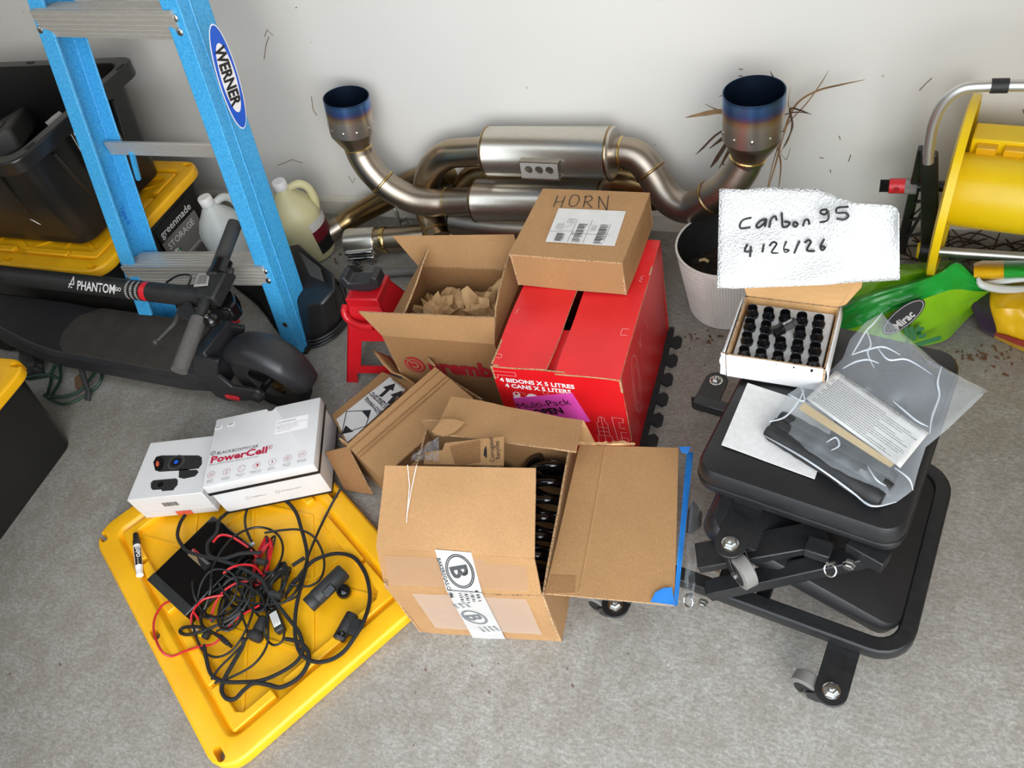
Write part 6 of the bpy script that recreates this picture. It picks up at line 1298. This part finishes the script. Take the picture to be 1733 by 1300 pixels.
# ================================================================== SOIL BAGS
def rows_mesh(m, rows, depth, sub=6, amp=.008, seed=0):
    """rows: lists of (u, v, z) -> bumpy sheet that closes behind itself"""
    nr, nc = len(rows), len(rows[0]); pt = [[P(*q) for q in r] for r in rows]
    def S_(L, t):
        x = t*(len(L)-1); i = min(int(x), len(L)-2); q, _ = spline(L[max(i-1, 0):i+3], [0]*len(L[max(i-1, 0):i+3]), 1) if False else (None, None); a = L[max(i-1, 0)]; b = L[i]; c = L[i+1]; d = L[min(i+2, len(L)-1)]; t = x-i
        return .5*((2*b)+(-a+c)*t+(2*a-5*b+4*c-d)*t*t+(-a+3*b-3*c+d)*t**3)
    def fn(u, v):
        p = S_([S_(r, u) for r in pt], v); n_ = noise.noise(Vector((u*5+seed, v*6, seed)))+.5*abs(noise.noise(Vector((u*12, v*9+seed, 2)))); e = math.sin(PI*min(max(v, 0), 1))
        return p+(Vector((0, 0, HC))-p).normalized()*(amp*n_)
    return fn
def soil_bags():
    T = thing('soil_bag', (.18, 1.5, 0), 'half empty green and lime plastic soil bag lying beside the hose reel foot', 'soil bag', 'garden soil bags')
    r_top = [(1395, 545, .09), (1440, 515, .15), (1490, 495, .17), (1545, 480, .19), (1590, 462, .20), (1622, 446, .21), (1660, 478, .16), (1712, 486, .12)]
    r_mid = [(1415, 560, .07), (1455, 552, .12), (1500, 530, .15), (1545, 513, .165), (1580, 500, .17), (1615, 490, .17), (1655, 493, .14), (1700, 492, .11)]
    r_low = [(1425, 590, .01), (1462, 590, .05), (1505, 580, .07), (1550, 562, .09), (1590, 545, .10), (1620, 530, .10), (1650, 512, .10), (1690, 500, .09)]
    r_bot = [(1430, 600, .003), (1470, 600, .003), (1515, 592, .004), (1560, 586, .006), (1600, 576, .012), (1622, 556, .02), (1650, 528, .04), (1690, 508, .06)]
    bt = [(1400, 535, .02), (1440, 500, .02), (1490, 480, .02), (1545, 465, .03), (1590, 450, .03), (1622, 440, .04), (1660, 470, .03), (1712, 480, .03)]
    m = MB(); m.grid(rows_mesh(m, [r_top, r_mid, ], .1, seed=1), 40, 8); m.build('top_band', 'bag_green', T)
    m = MB(); m.grid(rows_mesh(m, [r_mid, r_low, r_bot], .1, seed=1), 40, 14); bd = m.build('body', 'bag_lime', T)
    m = MB(); m.grid(rows_mesh(m, [bt, r_top], .1, seed=1), 40, 3); m.build('back', 'bag_green', T)
    m = MB(); m.tube([P(1655, 470, .175), P(1662, 482, .165), P(1690, 489, .15), P(1725, 490, .14), P(1760, 485, .13)], [.003, .008, .009, .008, .006], 8, True, 5); m.build('fold_edge', 'bag_white', T)
    # round black emblem and lettering
    o = P(1540, 533, .15); nx = (P(1562, 512, .16)-P(1502, 562, .10)).normalized(); up = (P(1540, 500, .172)-P(1560, 560, .09)); lf = Fr(o+(Vector((0, 0, HC))-o).normalized()*.017, nx, up)
    em = patch(lf.at(-.012, .006, 0), circ(0, 0, .052, 30, .023), 'black_print', T, 'emblem', .001); strokes([circ(-.012, .006, .048, 30, .020)], lf.at(0, 0, .001), .0012, 'label_white', em, 'emblem_ring')
    text('Mirac', lf.at(-.04, -.008, .0015), .026, 'label_white', em, bold=.03, sx=.8)
    o = P(1545, 570, .08); lf2 = Fr(o+(Vector((0, 0, HC))-o).normalized()*.03, (P(1570, 570, .075)-P(1520, 585, .06)), up); text('lit', lf2.at(-.015, -.008, 0), .05, 'green_print', T, bold=.05)
    patch(lf2.at(.024, -.022, 0), [(x, y) for x, y in rrect(.06, .011, .005, 4)], 'green_print', T, 'print_bar')
    lb = [P(u, v, .15) for u, v in ((1525, 470), (1548, 462), (1560, 470), (1548, 480))]; 
    # lime bag behind, yellow bag at the right edge
    U = thing('soil_bag', (.1, 1.62, 0), 'lime green soil bag flat behind the green bag, under hose reel', 'soil bag', 'garden soil bags')
    m = MB(); m.grid(rows_mesh(m, [[(1440, 470, .05), (1500, 452, .07), (1560, 445, .08), (1620, 440, .06)], [(1440, 495, .09), (1500, 470, .13), (1560, 458, .15), (1620, 455, .12)], [(1430, 520, .06), (1490, 500, .10), (1560, 480, .11), (1620, 470, .10)]], .1, seed=4, amp=.012), 24, 12); m.build('body', 'bag_lime', U)
    X = thing('soil_bag', (.38, 1.5, 0), 'yellow and dark purple soil bag on the floor at the right edge', 'soil bag', 'garden soil bags')
    A = [[(1655, 495, .09), (1690, 480, .12), (1740, 470, .12), (1830, 460, .12)], [(1645, 520, .09), (1690, 515, .13), (1740, 515, .14), (1830, 520, .14)], [(1660, 555, .05), (1700, 560, .08), (1745, 570, .09), (1830, 580, .09)], [(1655, 558, .003), (1695, 578, .004), (1745, 600, .004), (1830, 620, .004)]]
    m = MB(); m.grid(rows_mesh(m, A, .1, seed=6, amp=.012), 26, 18); m.build('body', 'bag_yellow', X)
    m = MB(); fb = rows_mesh(m, A, .1, seed=6, amp=.012); m.grid(lambda u, v: fb(u*.24, .12+v*.86)+Vector((-.001, -.003, .002)), 10, 12); m.build('dark_side', 'bag_purple', X)
    m = MB(); m.grid(lambda u, v: fb(.22+u*.5, .74+v*.12)+Vector((-.001, -.004, .003)), 10, 4); m.build('red_stripe', 'bag_red', X)
    Y = thing('soil_bag', (.36, 1.55, .1), 'rolled yellow and green bag top with white seam at right edge', 'soil bag', 'garden soil bags')
    for nm, us, mt in (('yellow_end', (1648, 1662, 1680, 1699), 'bag_yellow'), ('green_end', (1699, 1730, 1770, 1830), 'bag_green')):
        R_ = [[(u, 441+(4 if u == 1648 else 0), .15) for u in us], [(u, 452, .185) for u in us], [(u, 468+(u-1648)*-.02, .18) for u in us], [(u, 475, .14) for u in us]]
        m = MB(); m.grid(rows_mesh(m, R_, .1, seed=8, amp=.004), 12, 10); m.build(nm, mt, Y)
    m = MB(); m.tube([P(1650, 474, .15), P(1664, 480, .145), P(1690, 477, .15), P(1730, 472, .16), P(1830, 465, .16)], .007, 8, True, 4); m.build('seam', 'bag_white', Y)
    m = MB(); rn = random.Random(8)
    for i in range(46):
        a = P(rn.uniform(1530, 1733), rn.uniform(405, 450), .01); b = a+Vector((rn.uniform(-.22, .22), rn.uniform(-.06, .1), rn.uniform(0, .05))); m.tube([a, (a+b)/2+Vector((0, 0, rn.uniform(0, .04))), b], .0018, 4, True, 3)
    o = m.build('dry_stalks', 'dry_leaf_dark'); tag(o, 'heap of dry brown stalks behind the soil bags by the wall', 'dry stalks', None, 'stuff')
soil_bags()

# ================================================================== JUGS, RAMP, JACK STAND, POLE
def jug(name, f, mat, label, lab):
    T = thing(name, f.o, label, 'jug', 'plastic gallon jugs')
    n = 32; m = MB(); rings = []
    for z, w, r in ((0, .125, .05), (.006, .142, .06), (.03, .15, .062), (.15, .15, .062), (.172, .142, .062), (.2, .115, .052), (.225, .078, .0385), (.243, .05, .0249), (.25, .04, .0199), (.262, .036, .0179)):
        rings.append([f(x, y, z) for x, y in rrect(w, w, r, 7)])
    m.loft(rings); m.build('body', mat, T)
    m = MB(); m.tube([f(.018, 0, .243), f(.05, 0, .247), f(.072, 0, .225), f(.076, 0, .185), f(.07, 0, .15)], [.011, .0125, .0125, .013, .012], 12, True, 5); m.build('handle', mat, T)
    m = MB(); m.lathe(f, [(.0205, .252), (.0215, .254), (.0215, .276), (.0195, .279)], 26); m.build('cap', 'white_print', T)
    if lab:
        def onside(a0, a1, z0, z1, mt, nm):
            mm = MB(); mm.grid(lambda u, v: f(math.cos(a0+(a1-a0)*u)*.0815, math.sin(a0+(a1-a0)*u)*.0815, z0+(z1-z0)*v), 12, 2); return mm.build(nm, mt, T)
        a0, a1 = lab; onside(a0, a1, .115, .145, 'label_white', 'label_top'); onside(a0, a1, .075, .115, 'jug_label_red', 'label'); onside(a0, a1, .03, .075, 'black_print', 'label_base')
    return T
tz = Vector((-.04, .0, 1)).normalized()
jug('gallon_jug', Fr((-1.872, 1.452, .0), Vector((.5, .86, 0)), None, tz), 'jug_white', 'translucent white gallon jug standing beside the lower tote', None)
jug('gallon_jug', Fr((-1.655, 1.55, .0), Vector((.7, .6, 0)), None, (0, 0, 1)), 'jug_yellow', 'gallon jug of yellowish liquid with dark red label by the wall', (math.radians(-70), math.radians(-5)))
def ramp():
    T = thing('car_ramp', (-1.47, 1.28, 0), 'black plastic car ramp with ribbed foot behind the right ladder rail', 'car ramp')
    bot = [P(u, v, .0) for u, v in ((390, 478), (440, 520), (480, 572), (520, 590), (553, 580), (578, 560), (588, 535))]+[Vector((-1.50, 1.42, 0)), Vector((-1.78, 1.36, 0))]
    top = [P(u, v, z) for u, v, z in ((405, 455, .05), (452, 470, .1), (490, 505, .14), (520, 518, .15), (545, 515, .16), (568, 490, .17), (566, 464, .19), (505, 412, .2), (430, 425, .1))]
    mid = [b.lerp(t, .22) for b, t in zip(bot, top)]; c = sum(top, Vector())/len(top)
    m = MB(); m.loft([bot, mid, top, [t.lerp(c, .25)+Vector((0, 0, .006)) for t in top]]); m.build('body', 'black_plastic', T, bevel=.008)
    for k in (.05, .13, .21):
        ring = [b.lerp(t, k) for b, t in zip(bot, top)]; ce = sum(ring, Vector())/len(ring); m = MB(); m.tube([q+(q-ce).normalized()*.004 for q in ring], .004, 6, True, 3, True); m.build('rib', 'black_plastic', T)
    q = [P(u, v, z) for u, v, z in ((508, 428, .2), (545, 456, .195), (552, 480, .185), (528, 470, .185))]; n_ = (q[1]-q[0]).cross(q[3]-q[0]).normalized(); n_ = n_ if n_.z > 0 else -n_; m = MB(); m.prism([p+n_*.004 for p in q], n_*.008); m.build('top_panel', 'dark_grey', T, bevel=.003)
ramp()
def jack():
    c = Vector((-1.155, 1.185, 0)); f = yawf(c, 8); T = thing('jack_stand', c, 'red steel jack stand with black saddle left of the kraft paper box', 'jack stand')
    B, Tp, H_ = .115, .042, .235
    for k in range(4):
        g = Fr(c, f.ex if k == 0 else f.ey if k == 1 else -f.ex if k == 2 else -f.ey)
        w = lambda t: B+(Tp-B)*t
        outer = [(-B, 0), (-B+.035, 0), (-B+.04, .03), (B-.04, .03), (B-.035, 0), (B, 0), (Tp, H_), (-Tp, H_)]
        m = MB(); pts = [g(x, -(B+(Tp-B)*z/H_), z) for x, z in outer]; nrm = (g.ey*1.0).normalized(); m.prism(pts, nrm*.004); o = m.build('leg_panel', 'red_paint', T, smooth=False)
        cu = MB(); hole = [(-.058, .05), (.058, .05), (.034, .125), (-.034, .125)]; cu.prism([g(x, -(B+(Tp-B)*z/H_)-.03, z) for x, z in hole], nrm*.07); cut(o, cu.build('cutter', 'red_paint'))
    m = MB(); m.box(f, -.046, .046, -.046, .046, H_-.06, H_+.012); m.build('collar', 'red_paint', T, bevel=.004)
    m = MB(); m.box(f, -.017, .017, -.017, .017, H_-.02, H_+.035); m.build('post', 'matte_black', T)
    s = MB(); g = f.at(0, 0, H_+.03); s.prism([g(x, -.022, z) for x, z in ((-.052, .03), (-.052, .0), (-.03, -.012), (.03, -.012), (.052, 0), (.052, .03), (.036, .034), (.03, .014), (-.03, .014), (-.036, .034))], f.ey*.044); s.build('saddle', 'saddle_black', T, bevel=.004)
    m = MB(); m.tube([P(585, 517, .22), P(583, 530, .21), P(592, 543, .19), P(612, 552, .185), P(632, 553, .185)], .0095, 12, True, 5); m.build('lever', 'red_paint', T)
    m = MB(); m.box(f, .046, .105, -.012, .014, .12, .15); m.build('pawl', 'red_paint', T, bevel=.003)
jack()
T = thing('metal_pole', (-1.3, 1.43, 0), 'thin grey metal pole with black end on the floor behind jack stand', 'pole')
m = MB(); m.cyl(P(608, 466, .014), P(760, 455, .014), .0125, 14); m.build('tube', 'grey_plastic', T)
m = MB(); m.tube([P(590, 456, .016), P(598, 459, .017), P(612, 465, .016)], [.013, .018, .015], 12); m.build('end_plug', 'rubber', T)

# ================================================================== ELECTRIC SCOOTER
def scooter():
    T = thing('electric_scooter', (-1.9, .97, 0), 'folded black electric scooter lying in front of the ladder', 'scooter')
    zt = .15; a, b, c, d = P(290, 632, zt), P(88, 596, zt), P(114, 512, zt), P(312, 546, zt)
    f = Fr((b.x, b.y, 0), a-b); L = (a-b).length; Wd = (c-b).dot(f.ey)
    m = MB(); secs = []
    for x, y0, y1, zl, zh in ((-.36, .045, Wd-.045, .13, .215), (-.24, .02, Wd-.03, .10, .20), (-.1, .0, Wd, .088, .165), (.0, -.006, Wd+.006, .082, zt), (L*.6, -.006, Wd+.006, .08, zt), (L+.02, -.006, Wd+.006, .08, zt), (L+.1, .0, Wd, .085, zt), (L+.135, .02, Wd-.02, .09, zt-.005)):
        r = .012; secs.append([f(x, y, z) for y, z in ((y0+r, zl), (y1-r, zl), (y1, zl+r), (y1, zh-r), (y1-r, zh), (y0+r, zh), (y0, zh-r), (y0, zl+r))])
    m.loft(secs); m.build('deck', 'scooter_black', T, bevel=.002)
    m = MB(); pts = [f(x, y, zt+.0005) for x, y in ((.005, .03), (.05, .004), (L+.015, .004), (L+.015, Wd-.004), (.04, Wd-.004), (-.02, Wd*.75), (-.03, Wd*.45))]; m.prism(pts, (0, 0, .003)); mt = m.build('deck_mat', 'deck_rubber', T, bevel=.001)
    m = MB()
    for i in range(20):
        y = .012+(Wd-.024)*i/19; m.tube([f(.11+.02*(i % 2), y, zt+.0036), f(L-.06, y, zt+.0036)], .0011, 4)
    o = m.build('tread_line', 'deck_rubber', mt); o['kind'] = 'stuff'
    # rear fender, wheel and reflector
    rw = Fr(f(-.42, Wd/2, .115), f.ey, f.ex)
    m = MB(); m.lathe(rw, [(.07, -.03), (.1, -.03), (.115, -.015), (.115, .015), (.1, .03), (.07, .03)], 36, 'x'); m.build('rear_tyre', 'rubber', T)
    def fender(cen, ex, ey, R, w, a0, a1, nm, n=16):
        m = MB(); rings = []
        for k in range(n+1):
            t = math.radians(a0+(a1-a0)*k/n); dr = ex*math.cos(t)+Vector((0, 0, 1))*math.sin(t); ww = w*(1-.25*abs(2*k/n-1)**2)
            rings.append([cen+dr*(R+e)+ey*s*ww for s, e in ((-1, -.03), (-1, -.008), (-.8, .006), (-.4, .012), (.4, .012), (.8, .006), (1, -.008), (1, -.03), (.95, -.032), (.75, 0), (-.75, 0), (-.95, -.032))])
        m.loft(rings); return m.build(nm, 'scooter_black', T)
    fender(f(-.42, Wd/2, .115), f.ex, f.ey, .125, .06, 10, 170, 'rear_fender')
    m = MB(); p_ = P(22, 566, .12); m.lathe(Fr(p_, f.ex, None, (0, -1, .3)), [(.001, 0), (.02, 0), (.018, .003), (.001, .005)], 20); 
    for v in m.b.verts: v.co = p_+((v.co-p_).dot(f.ex)*1.2)*f.ex+((v.co-p_)-f.ex*(v.co-p_).dot(f.ex))*.55
    m.build('reflector', 'red_plastic', T)
    # front wheel, fork arms and fender
    wc = Vector((-1.385, .955, .112)); wy = (f.ey+f.ex*.0).normalized(); wx = f.ex
    wf = Fr(wc, wy, wx)
    m = MB(); m.lathe(wf, [(.072, -.022), (.098, -.024), (.112, -.014), (.115, 0), (.112, .014), (.098, .024), (.072, .022)], 48, 'x'); m.build('front_tyre', 'rubber', T)
    m = MB(); m.lathe(wf, [(.012, -.026), (.05, -.024), (.07, -.016), (.074, -.02), (.074, .02), (.07, .016), (.05, .024), (.012, .026)], 36, 'x'); m.build('wheel_hub', 'gloss_black', T)
    fender(wc, wx, wy, .126, .05, 0, 128, 'front_fender', 18)
    nb = f(L+.135, Wd/2, .15)
    for s in (-1, 1):
        m = MB(); e = wy*s*.052; pts = [wc+wx*-.19+Vector((0, 0, .05))+e, wc+wx*-.17+Vector((0, 0, -.045))+e, wc+wx*-.13+Vector((0, 0, -.055))+e, wc+wx*.005+Vector((0, 0, -.02))+e, wc+wx*.02+Vector((0, 0, .0))+e, wc+wx*.005+Vector((0, 0, .02))+e, wc+wx*-.08+Vector((0, 0, .015))+e, wc+wx*-.10+Vector((0, 0, .06))+e, wc+wx*-.06+Vector((0, 0, .12))+e, wc+wx*-.14+Vector((0, 0, .125))+e]
        m.prism(pts, wy*s*.014); fk = m.build('fork_arm', 'scooter_black', T, bevel=.004)
        if s == -1:
            m = MB(); q = Fr(wc+wx*-.1+Vector((0, 0, -.028))+e-wy*.014, wx, (0, 0, 1)); m.prism([q(x, y, 0) for x, y in rrect(.05, .016, .0079, 5)], -wy*.004); m.build('reflector', 'red_plastic', fk, bevel=.001)
            m = MB(); m.lathe(Fr(wc+e-wy*.014, -wy, wx), [(.016, -.004), (.0165, .006), (.013, .012), (.004, .014)], 20, 'x'); m.build('hub_nut', 'rubber', fk)
            m = MB(); m.cyl(wc-wy*.02, wc+e-wy*.01, .009, 12); m.build('axle', 'gloss_black', fk)
    m = MB(); m.loft([[wc+wx*x+Vector((0, 0, z))+wy*y for y, z in ((-.06, z0), (.06, z0), (.06, z1), (-.06, z1))] for x, z0, z1 in ((-.24, -.02, .03), (-.19, -.03, .07), (-.13, .0, .125), (-.1, .06, .14))]); m.build('neck', 'scooter_black', T, bevel=.006)
    # folding latch on top of the neck
    la, lb = P(404, 540, .215), P(364, 582, .20); m = MB(); m.tube([la, la.lerp(lb, .5)+Vector((0, 0, .004)), lb], .0075, 10, True, 4); m.build('latch_lever', 'red_plastic', T)
    q = Fr(la.lerp(lb, .5)-f.ex*.035+Vector((0, 0, -.02)), f.ex, (la-lb)); m = MB(); m.box(q, -.03, .022, -.05, .05, -.025, .01); m.build('latch_block', 'matte_black', T, bevel=.004)
    for k in (-.018, .012): m = MB(); m.box(q, .0, .012, k-.006, k+.006, .0101, .0125); m.build('warning_mark', 'red_plastic', T)
    for i in range(2):
        c0 = q(.045, -.02+.026*i, -.005); m = MB(); m.tube([c0, c0+f.ex*.035+Vector((0, 0, -.008))], .0022, 6); m.build('latch_spring', 'zinc', T)
    # stem
    s0, s1 = P(-60, 458, .335), P(352, 505, .325); m = MB(); m.cyl(s0, s1, .0265, 24); st = m.build('stem', 'matte_black', T)
    ax = (s1-s0).normalized(); vw = (Vector((0, 0, HC))-s0.lerp(s1, .6)).normalized(); up = (vw-ax*vw.dot(ax)).normalized(); sd = up.cross(ax)
    tf = lambda u, v, e: (lambda p_: Fr(p_, ax, None, up))(s0+ax*((P(u, v, .335)-s0).dot(ax))+up*e)
    g = tf(126, 482, .0272); text('PHANTOM', g.at(.03, -.016, 0), .034, 'label_white', st, bold=.015, sx=.84); text('GO', g.at(.168, -.008, 0), .014, 'label_white', st, bold=.02)
    strokes([[(0, -.013), (.016, .017), (.018, -.004), (.0, -.004)], [(.008, -.012), (.012, -.012)]], g, .003, 'label_white', st, 'emblem')
    def wrap(u0, u1, mt, nm, r_=.0268, half=1.2):
        x0 = (P(u0, 488, .335)-s0).dot(ax); x1 = (P(u1, 490, .335)-s0).dot(ax); m = MB(); m.grid(lambda a, b_: s0+ax*(x0+(x1-x0)*a)+(up*math.cos((b_-.5)*2*half)+sd*math.sin((b_-.5)*2*half))*r_, 1, 14); return m.build(nm, mt, st), x0, x1
    _, x0, x1 = wrap(219, 245, 'black_print', 'warning_label'); wrap(245, 254, 'red_plastic', 'warning_band')
    lt = MB()
    for i in range(13):
        an = -1.1+i*.17; n_ = up*math.cos(an)+sd*math.sin(an); t_ = -up*math.sin(an)+sd*math.cos(an)
        for j in range(3):
            p_ = s0+ax*(x0+.003+(x1-x0)*.32*j)+n_*.0271; lt.face([lt.v(p_+ax*aa+t_*bb) for aa, bb in ((0, -.0008), (.008, -.0008), (.008, .0008), (0, .0008))])
    o = lt.build('label_print', 'label_white', st, smooth=False, recalc=False); o['kind'] = 'stuff'
    # head block, display, handlebar, grips
    cb = P(345, 500, .33); hz = lambda u, v, z: P(u, v, z)
    far, near = P(398, 378, .40), P(303, 628, .305); hd = (near-far).normalized(); HL = (near-far).length
    m = MB(); m.cyl(far, far+hd*.17, .0185, 20); m.build('grip', 'matte_black' if False else 'dark_grey', T)
    m = MB(); m.cyl(near-hd*.145, near, .0195, 20); m.build('grip', 'grip_grey', T)
    m = MB(); m.cyl(far+hd*.15, near-hd*.13, .0135, 18); m.build('handlebar', 'matte_black', T)
    p_ = P(376, 452, .375); m = MB(); m.cyl(p_-hd*.016, p_+hd*.022, .0225, 20); m.build('throttle', 'gloss_black', T); m = MB(); m.box(Fr(p_+hd*.01, hd), -.008, .01, .018, .035, -.008, .004); m.build('thumb_lever', 'matte_black', T, bevel=.004)
    q = Fr(P(362, 480, .36), ax, -hd); m = MB(); m.box(q, -.03, .03, -.05, .045, -.03, .012); m.build('head_block', 'matte_black', T, bevel=.006)
    pq = [P(u, v, .372) for u, v in ((328, 486), (352, 484), (356, 464), (337, 464))]; m = MB(); m.prism(pq, (0, 0, .003)); dp = m.build('display', 'aluminium', T, smooth=False, bevel=.002)
    m = MB(); ce = sum(pq, Vector())/4; m.prism([ce+(p_-ce)*.72+Vector((0, 0, .003)) for p_ in pq], (0, 0, .0006)); m.build('display_glass', 'grey_print', dp, smooth=False)
    m = MB(); m.prism([P(u, v, .32) for u, v in ((368, 480), (394, 492), (398, 510), (388, 524), (352, 520), (340, 505))], (0, 0, -.045)); m.build('stem_head', 'gloss_black', T, bevel=.005)
    # brake lever, bell, cable
    m = MB(); m.hexa([P(u, v, z) for z in (.315, .335) for u, v in ((298, 530), (318, 502), (336, 534), (322, 547))]); m.build('brake_clamp', 'matte_black', T, bevel=.004)
    m = MB(); m.tube([P(305, 525, .325), P(297, 545, .32), P(283, 560, .315), P(266, 577, .31)], [.008, .0065, .005, .004], 10, True, 5); m.build('brake_lever', 'dark_grey', T)
    m = MB(); bmesh.ops.create_icosphere(m.b, subdivisions=2, radius=.0075); [setattr(v, 'co', v.co+P(263, 579, .31)) for v in m.b.verts]; m.build('lever_ball', 'dark_grey', T)
    bc = P(356, 541, .335); m = MB(); m.lathe(Fr(bc, hd, None, (Vector((0, -.5, .8)))), [(.018, -.012), (.02, -.004), (.017, .006), (.01, .011), (.0095, .013), (.003, .013)], 24); bl = m.build('bell', 'gloss_black', T); m = MB(); m.lathe(Fr(bc, hd, None, (Vector((0, -.5, .8)))), [(.0055, .0125), (.005, .017), (.001, .018)], 12); m.build('bell_knob', 'zinc', bl)
    m = MB(); m.tube([P(316, 500, .33), P(318, 485, .35), P(323, 470, .37), P(318, 465, .375), P(300, 467, .36), P(282, 478, .33)], .0028, 8, True, 6); m.build('brake_cable', 'cable_black', T)
    # kickstand
    m = MB(); m.tube([P(135, 615, .08), P(142, 640, .05), P(150, 665, .02), P(148, 678, .006)], .008, 8); m.build('kickstand', 'matte_black', T)
scooter()
# green cord
pts = [(100, 640), (75, 634), (45, 640), (55, 640), (85, 632), (98, 612), (102, 640), (92, 662), (80, 672), (86, 645), (88, 628), (100, 615), (130, 620), (165, 624), (172, 640), (160, 658), (135, 675), (110, 684), (88, 678), (75, 668), (100, 672), (130, 665), (150, 645), (166, 622)]
m = MB(); m.tube([P(u, v, .008+.004*(i % 3)) for i, (u, v) in enumerate(pts)], .0048, 8, True, 6); o = m.build('extension_cord', 'cord_green'); tag(o, 'dark green extension cord coiled on the floor under scooter deck', 'cord')
m = MB(); m.grid(lambda u, v: P(32+u*42+6*noise.noise(Vector((u*4, v*4, 1))), 590+v*45, .035*math.sin(PI*u)*math.sin(PI*v)+.014*abs(noise.noise(Vector((u*6, v*6, 3))))+.004), 14, 14); o = m.build('dark_cloth', 'dark_grey'); tag(o, 'crumpled dark rag on the floor between front tote and scooter', 'rag')
m = MB(); m.prism([P(u, v, .004) for u, v in ((126, 640), (136, 632), (144, 640), (142, 655), (134, 664), (127, 655))], (0, 0, .001)); o = m.build('dry_leaf', 'leaf_litter', smooth=False); tag(o, 'brown dry leaf on the floor inside the green cord coil', 'leaf')
# leaf litter and crumbs
m = MB(); rn = random.Random(11)
for (cu, cv, su, sv, n) in ((1640, 600, 60, 20, 26), (1180, 575, 50, 12, 20), (600, 440, 40, 14, 14), (1690, 610, 40, 20, 16), (640, 500, 40, 40, 8), (1100, 700, 300, 150, 16), (800, 1150, 500, 120, 18), (560, 420, 20, 20, 8)):
    for i in range(n):
        q = P(cu+rn.gauss(0, su*.6), cv+rn.gauss(0, sv*.6), .0015); s = rn.uniform(.001, .0035) if su < 100 else rn.uniform(.0007, .0016); a = rn.random()*6; e1 = Vector((math.cos(a), math.sin(a), 0))*s*rn.uniform(1, 3); e2 = Vector((-math.sin(a), math.cos(a), 0))*s
        m.hexa([q-e1-e2, q+e1-e2*.6, q+e1*.8+e2, q-e1*.7+e2]+[x+Vector((0, 0, .0016)) for x in (q-e1*.8-e2*.8, q+e1*.8-e2*.5, q+e1*.6+e2*.8, q-e1*.5+e2*.8)])
o = m.build('floor_debris', 'leaf_litter', smooth=False); tag(o, 'scattered leaf crumbs and grit on the concrete floor', 'debris', None, 'stuff')
